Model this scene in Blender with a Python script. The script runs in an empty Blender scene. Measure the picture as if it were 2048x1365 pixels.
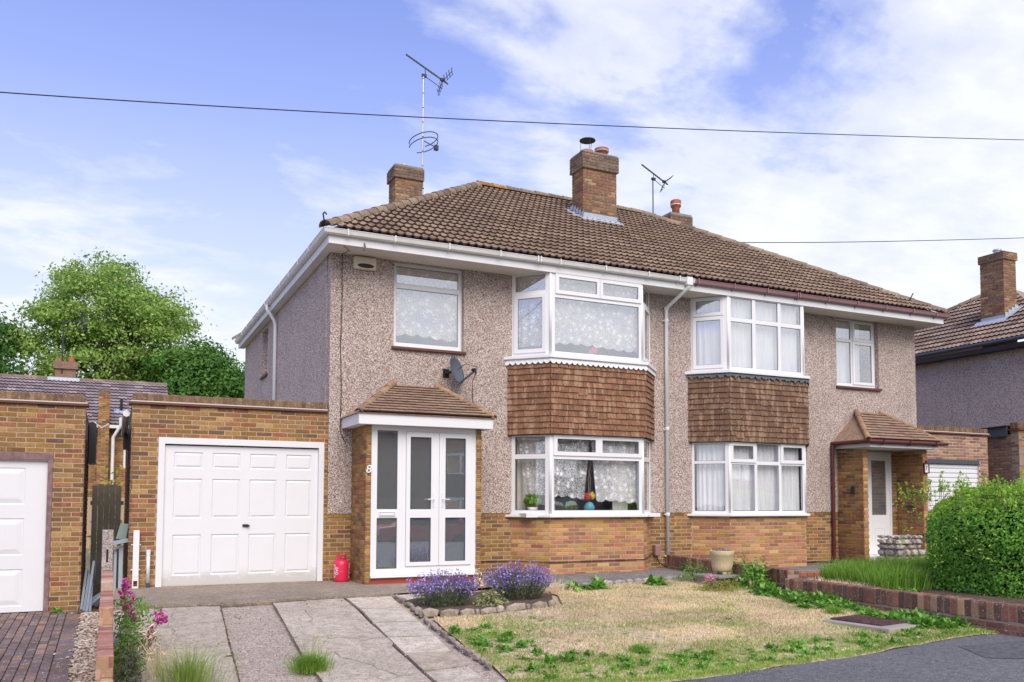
import bpy, bmesh, math, random
import numpy as np
from mathutils import Vector as V, Matrix

random.seed(11); RN = random.Random(11); NP = np.random.default_rng(5)
SC = bpy.context.scene; COL = SC.collection
rad = math.radians

# ------------------------------------------------------------------ camera
YAW, PITCH, ROLL, FPX = rad(25.237), rad(3.2176), rad(0.1784), 1702.26
CAM = V((-3.4, -14.7, 1.1))
fw = V((math.sin(YAW)*math.cos(PITCH), math.cos(YAW)*math.cos(PITCH), math.sin(PITCH)))
r0 = V((math.cos(YAW), -math.sin(YAW), 0)); u0 = r0.cross(fw)
rt = r0*math.cos(ROLL) + u0*math.sin(ROLL); up = -r0*math.sin(ROLL) + u0*math.cos(ROLL)
cd = bpy.data.cameras.new('camera'); cam = bpy.data.objects.new('camera', cd); COL.objects.link(cam)
cam.matrix_world = Matrix(((rt.x, up.x, -fw.x, CAM.x), (rt.y, up.y, -fw.y, CAM.y), (rt.z, up.z, -fw.z, CAM.z), (0, 0, 0, 1)))
cd.sensor_width = 36; cd.lens = FPX/2048*36; cd.shift_y = (907.27-682.5)/2048; cd.clip_end = 2000; cd.clip_start = 0.1
SC.camera = cam

# ------------------------------------------------------------------ sky, sun, exposure
SUN_EL, SUN_AZ = 46, 187      # azimuth clockwise from +Y: a veiled sun behind the camera
world = bpy.data.worlds.new('World'); SC.world = world; world.use_nodes = True
nt = world.node_tree; nt.nodes.clear()
def nd(nt, t, loc=None, **k):
    n = nt.nodes.new(t)
    for a, b in k.items():
        if a.startswith('i_'): n.inputs[int(a[2:])].default_value = b
        else: setattr(n, a, b)
    return n
def lk(nt, a, b): nt.links.new(a, b)
def mth(nt, op, a, b=None, c=None, clamp=False):
    n = nt.nodes.new('ShaderNodeMath'); n.operation = op; n.use_clamp = clamp
    for i, v in enumerate((a, b, c)):
        if v is None: continue
        if isinstance(v, (int, float)): n.inputs[i].default_value = v
        else: lk(nt, v, n.inputs[i])
    return n.outputs[0]
def ramp(nt, fac, stops, interp='LINEAR'):
    n = nt.nodes.new('ShaderNodeValToRGB'); cr = n.color_ramp; cr.interpolation = interp
    while len(cr.elements) < len(stops): cr.elements.new(0.5)
    for e, (p, c) in zip(cr.elements, stops):
        e.position = p; e.color = (*c, 1) if len(c) == 3 else c
    lk(nt, fac, n.inputs[0]); return n.outputs[0]
def g(v): return (v, v, v)
def mix(nt, fac, a, b, mode='MIX'):
    n = nt.nodes.new('ShaderNodeMix'); n.data_type = 'RGBA'; n.blend_type = mode
    for i, v in ((0, fac), (6, a), (7, b)):
        if isinstance(v, (int, float)): n.inputs[i].default_value = v
        elif isinstance(v, tuple): n.inputs[i].default_value = (*v, 1) if len(v) == 3 else v
        else: lk(nt, v, n.inputs[i])
    return n.outputs[2]
def noise(nt, vec, scale, detail=4, rough=.55, dist=0):
    n = nt.nodes.new('ShaderNodeTexNoise'); n.inputs['Scale'].default_value = scale; n.inputs['Detail'].default_value = detail
    n.inputs['Roughness'].default_value = rough; n.inputs['Distortion'].default_value = dist
    if vec is not None: lk(nt, vec, n.inputs['Vector'])
    return n.outputs[0]

CLX, CLY = 7.7, 2.1
sky = nd(nt, 'ShaderNodeTexSky', sky_type='NISHITA'); sky.sun_disc = False
sky.sun_elevation = rad(SUN_EL); sky.sun_rotation = rad(SUN_AZ); sky.air_density = 1.3; sky.dust_density = .6; sky.ozone_density = 3
tc = nd(nt, 'ShaderNodeTexCoord')
sep = nd(nt, 'ShaderNodeSeparateXYZ'); lk(nt, tc.outputs['Generated'], sep.inputs[0])
zz = mth(nt, 'ADD', mth(nt, 'MAXIMUM', sep.outputs[2], 0.0), .22)
px = mth(nt, 'DIVIDE', sep.outputs[0], zz); py = mth(nt, 'DIVIDE', sep.outputs[1], zz)
cmb = nd(nt, 'ShaderNodeCombineXYZ'); lk(nt, px, cmb.inputs[0]); lk(nt, mth(nt, 'MULTIPLY', py, 1.0), cmb.inputs[1])
mp = nd(nt, 'ShaderNodeMapping'); lk(nt, cmb.outputs[0], mp.inputs[0])
mp.inputs['Location'].default_value = (CLX, CLY, 0.0); mp.inputs['Rotation'].default_value = (0, 0, rad(20)); mp.inputs['Scale'].default_value = (.8, 1.2, 1)
n1 = noise(nt, mp.outputs[0], 2.3, 12, .58, .25)
n2 = noise(nt, mp.outputs[0], .75, 3, .5, .0)
fld = mth(nt, 'ADD', mth(nt, 'MULTIPLY', n1, .62), mth(nt, 'MULTIPLY', n2, .46))
low = mth(nt, 'MULTIPLY', mth(nt, 'SUBTRACT', .42, sep.outputs[2]), .58)       # more cloud towards the horizon
azb = mth(nt, 'ADD', mth(nt, 'MULTIPLY', sep.outputs[0], .15), mth(nt, 'MULTIPLY', sep.outputs[1], -.06))   # cloud thickens eastwards, with extra added unseen behind the camera to lift shade
fld = mth(nt, 'ADD', mth(nt, 'ADD', fld, low), mth(nt, 'SUBTRACT', azb, -.012))
n3 = noise(nt, mp.outputs[0], 6.5, 10, .62, .3)
fld = mth(nt, 'ADD', fld, mth(nt, 'MULTIPLY', mth(nt, 'SUBTRACT', n3, .5), .16))
cm = ramp(nt, fld, [(.515, g(0)), (.555, g(.3)), (.60, g(.75)), (.70, g(1))])
haze = ramp(nt, sep.outputs[2], [(0, g(.98)), (.12, g(.86)), (.28, g(.54)), (.42, g(.25)), (.55, g(.12)), (.75, g(.0))])
skc = mix(nt, 1.0, sky.outputs[0], (.64, .68, 1.2), 'MULTIPLY')
skc = mix(nt, haze, skc, (4.85, 5.0, 5.6))
thick = ramp(nt, noise(nt, mp.outputs[0], 5.5, 6, .6), [(.35, (4.4/6.5, 4.6/6.5, 5.3/6.5)), (.58, (5.2/6.5, 5.3/6.5, 5.45/6.5))])
thick = mix(nt, 1.0, thick, (6.6, 6.6, 6.6), 'MULTIPLY')
skc = mix(nt, mth(nt, 'MULTIPLY', cm, .9), skc, thick)
bg = nd(nt, 'ShaderNodeBackground'); lk(nt, skc, bg.inputs[0]); bg.inputs[1].default_value = .1
wo = nd(nt, 'ShaderNodeOutputWorld'); lk(nt, bg.outputs[0], wo.inputs[0])

sd = bpy.data.lights.new('sun', 'SUN'); so = bpy.data.objects.new('sun', sd); COL.objects.link(so)
sd.energy = 1.9; sd.angle = rad(48); sd.color = (1, .895, .69)
sdir = V((math.sin(rad(SUN_AZ))*math.cos(rad(SUN_EL)), math.cos(rad(SUN_AZ))*math.cos(rad(SUN_EL)), math.sin(rad(SUN_EL))))
so.rotation_euler = sdir.to_track_quat('Z', 'Y').to_euler()
SC.view_settings.view_transform = 'Standard'; SC.view_settings.look = 'None'
SC.view_settings.exposure = 0.98; SC.view_settings.gamma = 1.0; SC.view_settings.use_curve_mapping = False
SC.cycles.max_bounces = 8; SC.cycles.transparent_max_bounces = 16

# ------------------------------------------------------------------ geometry helpers
WL = {}                                   # world location of every part's frame
def link(o, parent, wl):
    COL.objects.link(o)
    if parent is not None: o.parent = parent
    WL[o.name] = wl; return o
def tag(o, label=None, cat=None, group=None, kind=None):
    if label: o['label'] = label
    if cat: o['category'] = cat
    if group: o['group'] = group
    if kind: o['kind'] = kind
    return o
def thing(name, loc, label, cat, group=None):
    o = bpy.data.objects.new(name, None); o.location = loc; o.empty_display_size = .1
    link(o, None, V(loc)); return tag(o, label, cat, group)
class MB:
    def __init__(s): s.v = []; s.f = []
    def add(s, vs, fs):
        n = len(s.v); s.v += [tuple(p) for p in vs]; s.f += [tuple(i+n for i in f) for f in fs]; return s
    def box(s, a, b):
        x0, y0, z0 = a; x1, y1, z1 = b
        return s.add([(x0,y0,z0),(x1,y0,z0),(x1,y1,z0),(x0,y1,z0),(x0,y0,z1),(x1,y0,z1),(x1,y1,z1),(x0,y1,z1)],
                     [(0,3,2,1),(4,5,6,7),(0,1,5,4),(1,2,6,5),(2,3,7,6),(3,0,4,7)])
    def quad(s, *p): return s.add(p, [tuple(range(len(p)))])
    def prism(s, poly, z0, z1):
        n = len(poly); zs = (lambda z: [z]*n if isinstance(z, (int, float)) else z)
        a = [(p[0], p[1], z) for p, z in zip(poly, zs(z0))]; b = [(p[0], p[1], z) for p, z in zip(poly, zs(z1))]
        return s.add(a+b, [tuple(range(n))[::-1], tuple(range(n, 2*n))]+[(i, (i+1) % n, (i+1) % n+n, i+n) for i in range(n)])
    def bar(s, p, q, w, h=None, upv=(0, 0, 1)):
        p, q = V(p), V(q); h = h or w; d = (q-p).normalized(); u = V(upv)
        if abs(d.dot(u)) > .98: u = V((0, 1, 0))
        a = d.cross(u).normalized()*w/2; b = a.cross(d).normalized()*h/2
        return s.add([p-a-b, p+a-b, p+a+b, p-a+b, q-a-b, q+a-b, q+a+b, q-a+b],
                     [(0,1,2,3),(7,6,5,4),(0,4,5,1),(1,5,6,2),(2,6,7,3),(3,7,4,0)])
    def tube(s, pts, r, n=8, cap=True):
        pts = [V(p) for p in pts]; k = len(pts); rs = r if isinstance(r, (list, tuple)) else [r]*k
        vs = []; pu = None
        for i, p in enumerate(pts):
            d = (pts[min(i+1, k-1)]-pts[max(i-1, 0)]).normalized()
            if pu is None: pu = V((0, 0, 1)) if abs(d.z) < .9 else V((1, 0, 0))
            a = d.cross(pu); a = a.normalized() if a.length > 1e-5 else d.orthogonal().normalized()
            b = a.cross(d).normalized(); pu = b
            for j in range(n):
                t = 2*math.pi*j/n; vs.append(p+(a*math.cos(t)+b*math.sin(t))*rs[i])
        fs = [(i*n+j, i*n+(j+1) % n, (i+1)*n+(j+1) % n, (i+1)*n+j) for i in range(k-1) for j in range(n)]
        if cap: fs += [tuple(range(n))[::-1], tuple(range((k-1)*n, k*n))]
        return s.add(vs, fs)
    def lathe(s, prof, c, n=20):
        c = V(c); vs = [c+V((r*math.cos(2*math.pi*j/n), r*math.sin(2*math.pi*j/n), z)) for r, z in prof for j in range(n)]
        fs = [(i*n+j, i*n+(j+1) % n, (i+1)*n+(j+1) % n, (i+1)*n+j) for i in range(len(prof)-1) for j in range(n)]
        fs += [tuple(range(n))[::-1], tuple(range((len(prof)-1)*n, len(prof)*n))]
        return s.add(vs, fs)
    def slab(s, p0, p1, z0, z1, df, db, holes=()):
        """upright panel from p0 to p1 (xy), df in front (outwards, right-hand side of travel) and db behind, with holes (s0,s1,z0,z1)"""
        p0, p1 = V((*p0, 0)), V((*p1, 0)); L = (p1-p0).length; d = (p1-p0)/L; nrm = V((d.y, -d.x, 0))
        ss = sorted({0.0, L, *[min(max(h[i], 0), L) for h in holes for i in (0, 1)]})
        zs = sorted({z0, z1, *[min(max(h[i], z0), z1) for h in holes for i in (2, 3)]})
        def solid(i, j):
            if i < 0 or j < 0 or i >= len(ss)-1 or j >= len(zs)-1: return False
            cs, cz = (ss[i]+ss[i+1])/2, (zs[j]+zs[j+1])/2
            return not any(h[0] < cs < h[1] and h[2] < cz < h[3] for h in holes)
        P = lambda a, z, k: p0+d*a+nrm*k+V((0, 0, z))
        for i in range(len(ss)-1):
            for j in range(len(zs)-1):
                if not solid(i, j): continue
                a, b, c, e = ss[i], ss[i+1], zs[j], zs[j+1]
                s.quad(P(a,c,df), P(b,c,df), P(b,e,df), P(a,e,df)); s.quad(P(b,c,-db), P(a,c,-db), P(a,e,-db), P(b,e,-db))
                if not solid(i-1, j): s.quad(P(a,c,-db), P(a,c,df), P(a,e,df), P(a,e,-db))
                if not solid(i+1, j): s.quad(P(b,c,df), P(b,c,-db), P(b,e,-db), P(b,e,df))
                if not solid(i, j-1): s.quad(P(a,c,-db), P(b,c,-db), P(b,c,df), P(a,c,df))
                if not solid(i, j+1): s.quad(P(a,e,df), P(b,e,df), P(b,e,-db), P(a,e,-db))
        return s
    def build(s, name, mat, parent=None, smooth=False, bevel=0, kind=None, merge=False):
        wl = WL[parent.name] if parent is not None else V((0, 0, 0))
        me = bpy.data.meshes.new(name)
        me.from_pydata([(p[0]-wl.x, p[1]-wl.y, p[2]-wl.z) for p in s.v], [], s.f); me.update()
        if merge or bevel:
            bm = bmesh.new(); bm.from_mesh(me); bmesh.ops.remove_doubles(bm, verts=bm.verts, dist=1e-5)
            bmesh.ops.recalc_face_normals(bm, faces=bm.faces); bm.to_mesh(me); bm.free()
        if smooth: me.polygons.foreach_set('use_smooth', [True]*len(me.polygons))
        me.materials.append(mat); o = bpy.data.objects.new(name, me); link(o, parent, wl)
        if bevel:
            m = o.modifiers.new('bevel', 'BEVEL'); m.width = bevel; m.segments = 2; m.limit_method = 'ANGLE'; m.angle_limit = rad(50)
        if kind: o['kind'] = kind
        return o
def npmesh(name, verts, nper, mat, parent=None, kind=None, smooth=False):
    """verts (N*nper,3) numpy: N separate polygons of nper corners"""
    wl = WL[parent.name] if parent is not None else V((0, 0, 0))
    verts = np.asarray(verts, dtype=np.float32).reshape(-1, 3)-np.array(wl, dtype=np.float32)
    n = len(verts)//nper; me = bpy.data.meshes.new(name)
    me.vertices.add(n*nper); me.vertices.foreach_set('co', verts.ravel())
    me.loops.add(n*nper); me.loops.foreach_set('vertex_index', np.arange(n*nper, dtype=np.int32))
    me.polygons.add(n); me.polygons.foreach_set('loop_start', np.arange(0, n*nper, nper, dtype=np.int32))
    me.update(calc_edges=True); me.validate()
    me.materials.append(mat); o = bpy.data.objects.new(name, me); link(o, parent, wl)
    if kind: o['kind'] = kind
    return o

# pieces (bricks, tiles, blocks): the 300 that show largest become parts, the rest one 'stuff' part
def onscreen(p):
    v = p-CAM; z = v.dot(fw)
    if z < .3: return False
    x = v.dot(rt)/z*FPX+1024; y = 907.27-v.dot(up)/z*FPX
    return -20 < x < 2068 and -20 < y < 1385
class Pieces:
    def __init__(s, root, name, mat, stuff): s.root, s.name, s.mat, s.stuff, s.L = root, name, mat, stuff, []
    def add(s, parent, me, M, area, nrm=None, mat=None):
        p = M.translation; d = CAM-p; sc = area/d.length_squared
        if nrm is not None:
            c = nrm.dot(d.normalized()); sc *= max(c, 0.02)
        if not onscreen(p): sc *= 1e-4
        s.L.append((sc, len(s.L), parent, me, M, mat))
    def finish(s, limit=298):
        s.L.sort(key=lambda t: -t[0]); rest = {}
        for k, (sc, _, parent, me, M, mat) in enumerate(s.L):
            if k < limit and sc > 1e-7:
                o = bpy.data.objects.new(s.name, me); wl = WL[parent.name]
                M2 = M.copy(); M2.translation = M.translation-wl; o.matrix_basis = M2
                link(o, parent, M.translation)
                if mat is not None and mat is not me.materials[0]: o.material_slots[0].link = 'OBJECT'; o.material_slots[0].material = mat
            else: rest.setdefault(tuple(m.name for m in ([mat] if mat else me.materials)), []).append((me, M))
        for mn, lst in rest.items():
            vs, fs, ix = [], [], []
            for me, M in lst:
                n = len(vs); vs += [M @ v.co for v in me.vertices]
                for p in me.polygons: fs.append(tuple(i+n for i in p.vertices)); ix.append(min(p.material_index, len(mn)-1))
            mb = MB(); mb.v = vs; mb.f = fs; o = mb.build(s.stuff, bpy.data.materials[mn[0]], s.root, kind='stuff')
            for q in mn[1:]: o.data.materials.append(bpy.data.materials[q])
            o.data.polygons.foreach_set('material_index', ix)
def basis(x, y, z, p):
    return Matrix(((x[0], y[0], z[0], p[0]), (x[1], y[1], z[1], p[1]), (x[2], y[2], z[2], p[2]), (0, 0, 0, 1)))
# ------------------------------------------------------------------ materials
def mat(name, col=(.5, .5, .5), rough=.7, metal=0, spec=.5):
    m = bpy.data.materials.new(name); m.use_nodes = True; b = m.node_tree.nodes['Principled BSDF']
    b.inputs['Base Color'].default_value = (*col, 1); b.inputs['Roughness'].default_value = rough
    b.inputs['Metallic'].default_value = metal; b.inputs['Specular IOR Level'].default_value = spec
    return m
def parts_of(m): return m.node_tree, m.node_tree.nodes['Principled BSDF']
def setc(m, c): t, b = parts_of(m); lk(t, c, b.inputs['Base Color'])
def bump(m, h, strength=.5, dist=.01):
    t, b = parts_of(m); n = t.nodes.new('ShaderNodeBump'); n.inputs['Strength'].default_value = strength
    n.inputs['Distance'].default_value = dist; lk(t, h, n.inputs['Height']); lk(t, n.outputs[0], b.inputs['Normal'])
def wpos(t):
    return t.nodes.new('ShaderNodeNewGeometry').outputs['Position']
def prand(t):          # a random number for every piece, single object or island of a joined mesh
    a = t.nodes.new('ShaderNodeObjectInfo').outputs['Random']; b = t.nodes.new('ShaderNodeNewGeometry').outputs['Random Per Island']
    return mth(t, 'FRACT', mth(t, 'ADD', mth(t, 'MULTIPLY', a, 7.31), mth(t, 'MULTIPLY', b, 3.77)))
def dirty(name, col, rough=.6, amt=.12, scale=3, dark=.6, spec=.4, fine=60, bs=.15):
    m = mat(name, col, rough, 0, spec); t, b = parts_of(m); p = wpos(t)
    n = noise(t, p, scale, 6, .6); k = ramp(t, n, [(.35, g(0)), (.75, g(1))])
    c = mix(t, mth(t, 'MULTIPLY', k, amt), col, tuple(x*dark for x in col)); setc(m, c)
    bump(m, noise(t, p, fine, 3), bs, .003); return m
def brickmat(name, stops, dirt=.35, mottle=.5, lich=0.0, rough=.88):
    m = mat(name, (.3, .2, .1), rough, 0, .2); t, b = parts_of(m); p = wpos(t); r = prand(t)
    base = ramp(t, r, stops, 'CONSTANT')
    v = ramp(t, mth(t, 'FRACT', mth(t, 'MULTIPLY', r, 13.7)), [(0, g(.72)), (1, g(1.2))])
    c = mix(t, 1, base, v, 'MULTIPLY')
    n = noise(t, p, 26, 5, .65); c = mix(t, mth(t, 'MULTIPLY', ramp(t, n, [(.38, g(0)), (.62, g(1))]), mottle), c, (.13, .075, .045))
    n3 = noise(t, p, 11, 3, .5); c = mix(t, mth(t, 'MULTIPLY', ramp(t, n3, [(.55, g(0)), (.7, g(1))]), .3), c, (.52, .33, .2))
    n2 = noise(t, p, 1.3, 4, .6); c = mix(t, mth(t, 'MULTIPLY', ramp(t, n2, [(.42, g(0)), (.7, g(1))]), dirt), c, (.07, .055, .045))
    if lich:
        nl = noise(t, p, 38, 2, .5); c = mix(t, mth(t, 'MULTIPLY', ramp(t, nl, [(.66, g(0)), (.7, g(1))]), lich), c, (.62, .6, .5))
    setc(m, c); bump(m, noise(t, p, 160, 3, .7), .55, .004); return m
YB = [(0, (.38, .215, .055)), (.2, (.30, .165, .055)), (.38, (.43, .235, .08)), (.54, (.25, .135, .055)), (.68, (.40, .17, .07)), (.78, (.47, .29, .11)), (.88, (.34, .115, .06)), (.94, (.19, .11, .065))]
YB2 = [(0, (.50, .28, .075)), (.16, (.45, .22, .10)), (.34, (.56, .31, .13)), (.5, (.42, .18, .10)), (.62, (.52, .24, .13)), (.74, (.6, .39, .15)), (.85, (.46, .16, .10)), (.93, (.31, .17, .10))]
M_brick = brickmat('yellow_brick', YB, .3, .42)
M_brick_bright = brickmat('yellow_brick_bay', YB2, .08, .26)
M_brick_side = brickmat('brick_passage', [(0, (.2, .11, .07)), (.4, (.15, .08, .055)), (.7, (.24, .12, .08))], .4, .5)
M_brick_red = brickmat('red_brown_brick', [(0, (.26, .11, .08)), (.2, (.2, .1, .078)), (.45, (.165, .092, .072)), (.62, (.3, .125, .09)), (.8, (.34, .15, .105)), (.93, (.45, .25, .16))], .25, .45, .7)
M_brick_cop = brickmat('pink_coping_brick', [(0, (.42, .2, .15)), (.3, (.36, .16, .12)), (.6, (.48, .25, .18)), (.85, (.55, .33, .24))], .08, .3, .3)
M_brick_tan = brickmat('tan_brick', [(0, (.55, .33, .2)), (.5, (.6, .45, .35)), (.8, (.55, .38, .28))], .06, .2, .3)
M_copbrown = brickmat('weathered_coping', [(0, (.22, .13, .075)), (.25, (.26, .16, .09)), (.5, (.18, .115, .075)), (.75, (.30, .19, .10))], .35, .55, .5)
M_chim = brickmat('chimney_brick', [(0, (.34, .19, .085)), (.25, (.26, .14, .08)), (.45, (.4, .24, .12)), (.62, (.3, .12, .085)), (.78, (.45, .3, .16)), (.9, (.19, .13, .1))], .35, .55, .25)
M_chimtop = brickmat('sooty_brick', [(0, (.2, .15, .115)), (.4, (.15, .12, .1)), (.75, (.27, .17, .12))], .35, .6, .5)
M_mortar = dirty('mortar', (.45, .335, .235), .95, .4, 3, .6)
M_mortar_dk = dirty('dark_mortar', (.3, .25, .2), .95, .5, 4, .5)

def pebble():
    m = mat('pebbledash', (.4, .33, .28), .9, 0, .25); t, b = parts_of(m); p = wpos(t)
    v = t.nodes.new('ShaderNodeTexVoronoi'); v.inputs['Scale'].default_value = 84; lk(t, p, v.inputs['Vector'])
    sp = t.nodes.new('ShaderNodeSeparateColor'); lk(t, v.outputs['Color'], sp.inputs[0])
    c = ramp(t, sp.outputs[0], [(0, (.12, .075, .06)), (.10, (.33, .195, .155)), (.22, (.52, .405, .345)), (.44, (.67, .58, .52)), (.68, (.42, .36, .35)), (.78, (.88, .83, .78)), (.93, (.29, .14, .11))], 'CONSTANT')
    n = noise(t, p, .8, 5, .6); c = mix(t, mth(t, 'MULTIPLY', ramp(t, n, [(.4, g(0)), (.7, g(1))]), .22), c, (.27, .2, .17))
    mq = t.nodes.new('ShaderNodeMapping'); lk(t, p, mq.inputs[0]); mq.inputs['Scale'].default_value = (3.2, 3.2, .22)
    sk = noise(t, mq.outputs[0], 1.0, 5, .6); c = mix(t, mth(t, 'MULTIPLY', ramp(t, sk, [(.5, g(0)), (.72, g(1))]), .3), c, (.3, .24, .19))
    gap = ramp(t, v.outputs['Distance'], [(.45, g(0)), (.75, g(1))]); c = mix(t, mth(t, 'MULTIPLY', gap, .5), c, (.2, .15, .13))
    setc(m, c); bump(m, mth(t, 'SUBTRACT', 1, v.outputs['Distance']), .8, .012); return m
M_pebble = pebble()
def tilemat(name, stops, moss=.35, streak=.4, lich=.4, patch=None, var=.25):
    m = mat(name, (.2, .15, .1), .9, 0, .2); t, b = parts_of(m); p = wpos(t); r = prand(t)
    c = ramp(t, r, stops)
    v = ramp(t, mth(t, 'FRACT', mth(t, 'MULTIPLY', r, 9.1)), [(0, g(1-var)), (1, g(1+var))]); c = mix(t, 1, c, v, 'MULTIPLY')
    if patch:
        mpp = t.nodes.new('ShaderNodeMapping'); lk(t, p, mpp.inputs[0]); mpp.inputs['Scale'].default_value = (9, 9, 2.2)
        nn = noise(t, mpp.outputs[0], 1.0, 3, .6); c = mix(t, mth(t, 'MULTIPLY', ramp(t, nn, [(.5, g(0)), (.62, g(1))]), streak), c, patch)
    n = noise(t, p, 18, 5, .7); c = mix(t, mth(t, 'MULTIPLY', ramp(t, n, [(.4, g(0)), (.65, g(1))]), moss), c, (.07, .055, .045))
    n2 = noise(t, p, 55, 2, .5); c = mix(t, mth(t, 'MULTIPLY', ramp(t, n2, [(.68, g(0)), (.72, g(1))]), lich), c, (.55, .5, .4))
    setc(m, c); bump(m, noise(t, p, 120, 3, .7), .5, .004); return m
M_roof = tilemat('concrete_roof_tile', [(0, (.27, .18, .115)), (.4, (.34, .235, .15)), (.7, (.41, .29, .19)), (1, (.25, .165, .11))], .5, 0, .75, None, .14)
M_roof2 = tilemat('grey_roof_tile', [(0, (.2, .14, .11)), (.5, (.27, .19, .15)), (1, (.33, .25, .2))], .4, 0, .8)
M_roofb = tilemat('mauve_roof_tile', [(0, (.24, .19, .2)), (.5, (.3, .24, .25)), (1, (.36, .3, .31))], .25, 0, .2)
M_hang = tilemat('hanging_tile', [(0, (.21, .1, .06)), (.5, (.24, .118, .066)), (.85, (.3, .15, .085)), (1, (.18, .085, .052))], .35, .75, .8, (.42, .265, .165), .1)
M_hang2 = tilemat('darker_hanging_tile', [(0, (.155, .085, .055)), (.5, (.18, .1, .062)), (.85, (.22, .125, .077)), (1, (.14, .076, .05))], .4, .75, .9, (.38, .25, .165), .1)
M_ptile = tilemat('porch_tile', [(0, (.31, .2, .135)), (.5, (.35, .235, .16)), (.85, (.28, .18, .125)), (1, (.25, .13, .09))], .45, .35, .4, (.46, .33, .24), .12)
M_tedge = dirty('soot_shade_tile_edge', (.055, .04, .034), .95, .4, 12, 1.8); M_hedge_edge = dirty('shadowed_tile_edge', (.07, .038, .025), .95, .4, 12, 1.6)  # dark tile ends: row shadow lines put into the colour, with soot and moss
M_ridge = tilemat('ridge_tile', [(0, (.27, .2, .14)), (.5, (.33, .25, .17)), (1, (.22, .165, .12))], .5, 0, .5)
M_ridge_or = tilemat('ridge_tile_lichen', [(0, (.4, .22, .08)), (.5, (.45, .26, .08)), (1, (.33, .2, .1))], .75, 0, .5)
M_pridge = tilemat('porch_hip_tile', [(0, (.33, .205, .11)), (.5, (.38, .24, .14)), (1, (.28, .18, .12))], .5, 0, .4)

M_white = dirty('white_upvc', (.76, .765, .775), .35, .08, 4, .8, .5, 8, .02)
M_whitepaint = dirty('white_paint', (.73, .735, .745), .5, .12, 3, .75, .4, 50, .08)
M_soffit = dirty('soffit_board', (.72, .7, .64), .6, .35, 1.2, .7)
M_gutter = dirty('white_gutter', (.74, .73, .7), .45, .4, 5, .6)
M_gutter_br = dirty('brown_gutter', (.3, .175, .18), .4, .3, 6, .6)
M_pipe_br = dirty('dark_red_pipe', (.11, .028, .025), .35, .3, 6, .6)
M_black = mat('black_plastic', (.015, .015, .017), .45)
M_dark = mat('dark_grey', (.06, .07, .085), .5); M_felt = mat('roof_felt', (.3, .29, .28), .95)
M_lead = dirty('lead_flashing', (.42, .46, .52), .5, .5, 9, .55)
M_leaddk = dirty('weathered_lead', (.1, .11, .13), .6, .4, 9, .6)
M_sill = dirty('brown_tile_sill', (.13, .05, .04), .6, .4, 8, .6)
M_frame_old = dirty('peeling_purple_brown_paint', (.15, .09, .09), .7, .75, 9, 2.6)
M_conc = dirty('concrete', (.4, .36, .31), .92, .5, 2.2, .6, .2, 120, .5)
M_step = dirty('red_step_tile', (.36, .07, .05), .45, .4, 6, .6)
M_term = dirty('terracotta', (.42, .13, .07), .7, .5, 7, .5)
M_metal = mat('galvanised', (.45, .46, .48), .4, .8)
M_alu = dirty('grey_aluminium', (.33, .38, .42), .45, .4, 6, .6)
M_antenna = mat('aerial_metal', (.04, .045, .055), .5, .5)
M_cream = dirty('cream_plastic', (.68, .62, .46), .5, .3, 5, .75)
M_stone_pot = dirty('buff_pot', (.62, .5, .31), .85, .6, 9, .7, .2, 80, .4)
M_slabgrey = dirty('grey_slab', (.27, .26, .23), .9, .5, 8, .6, .2, 80, .4)
M_wood = dirty('grey_wood', (.2, .18, .15), .85, .7, 4, .5)
M_inner = mat('interior_wall', (.22, .2, .18), .9)
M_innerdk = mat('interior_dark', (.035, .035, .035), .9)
M_dish = mat('dish_grey', (.075, .095, .12), .45)
M_red = mat('red_cylinder', (.66, .022, .075), .32)
M_letter = mat('white_lettering', (.8, .7, .75), .5)

def glass(name, tint=(.9, .95, .96), refl=.09, rough=.0, milk=0):
    m = bpy.data.materials.new(name); m.use_nodes = True; t = m.node_tree; t.nodes.clear()
    tr = nd(t, 'ShaderNodeBsdfTransparent'); tr.inputs[0].default_value = (*tint, 1)
    gl = nd(t, 'ShaderNodeBsdfGlossy'); gl.inputs['Roughness'].default_value = rough; gl.inputs[0].default_value = (1, 1, 1, 1)
    fr = nd(t, 'ShaderNodeLayerWeight'); fr.inputs[0].default_value = .5      # both faces of the thin pane reflect alike
    f = mth(t, 'ADD', mth(t, 'MULTIPLY', mth(t, 'POWER', fr.outputs['Facing'], 4.0), .8), refl*.55, clamp=True)
    p = wpos(t); bp = nd(t, 'ShaderNodeBump'); bp.inputs['Strength'].default_value = .06; bp.inputs['Distance'].default_value = .01
    lk(t, noise(t, p, 2.5, 2, .5), bp.inputs['Height']); lk(t, bp.outputs[0], gl.inputs['Normal'])
    mx = nd(t, 'ShaderNodeMixShader'); lk(t, f, mx.inputs[0]); lk(t, tr.outputs[0], mx.inputs[1]); lk(t, gl.outputs[0], mx.inputs[2])
    out = mx.outputs[0]
    if milk:     # obscured glass scatters a little light
        df = nd(t, 'ShaderNodeBsdfDiffuse'); df.inputs[0].default_value = (.55, .62, .65, 1); m2 = nd(t, 'ShaderNodeMixShader')
        lk(t, ramp(t, noise(t, p, 60, 3, .7), [(.3, g(milk*.6)), (.7, g(milk*1.4))]), m2.inputs[0]); lk(t, out, m2.inputs[1]); lk(t, df.outputs[0], m2.inputs[2]); out = m2.outputs[0]
    o = nd(t, 'ShaderNodeOutputMaterial'); lk(t, out, o.inputs[0]); return m
M_glass = glass('window_glass', (1, 1, 1), .2)
M_glass_hi = glass('window_glass_upper', (1, 1, 1), .5)
M_glass_porch = glass('porch_glass', (.86, .91, .93), .66, .012, .1)

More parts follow.
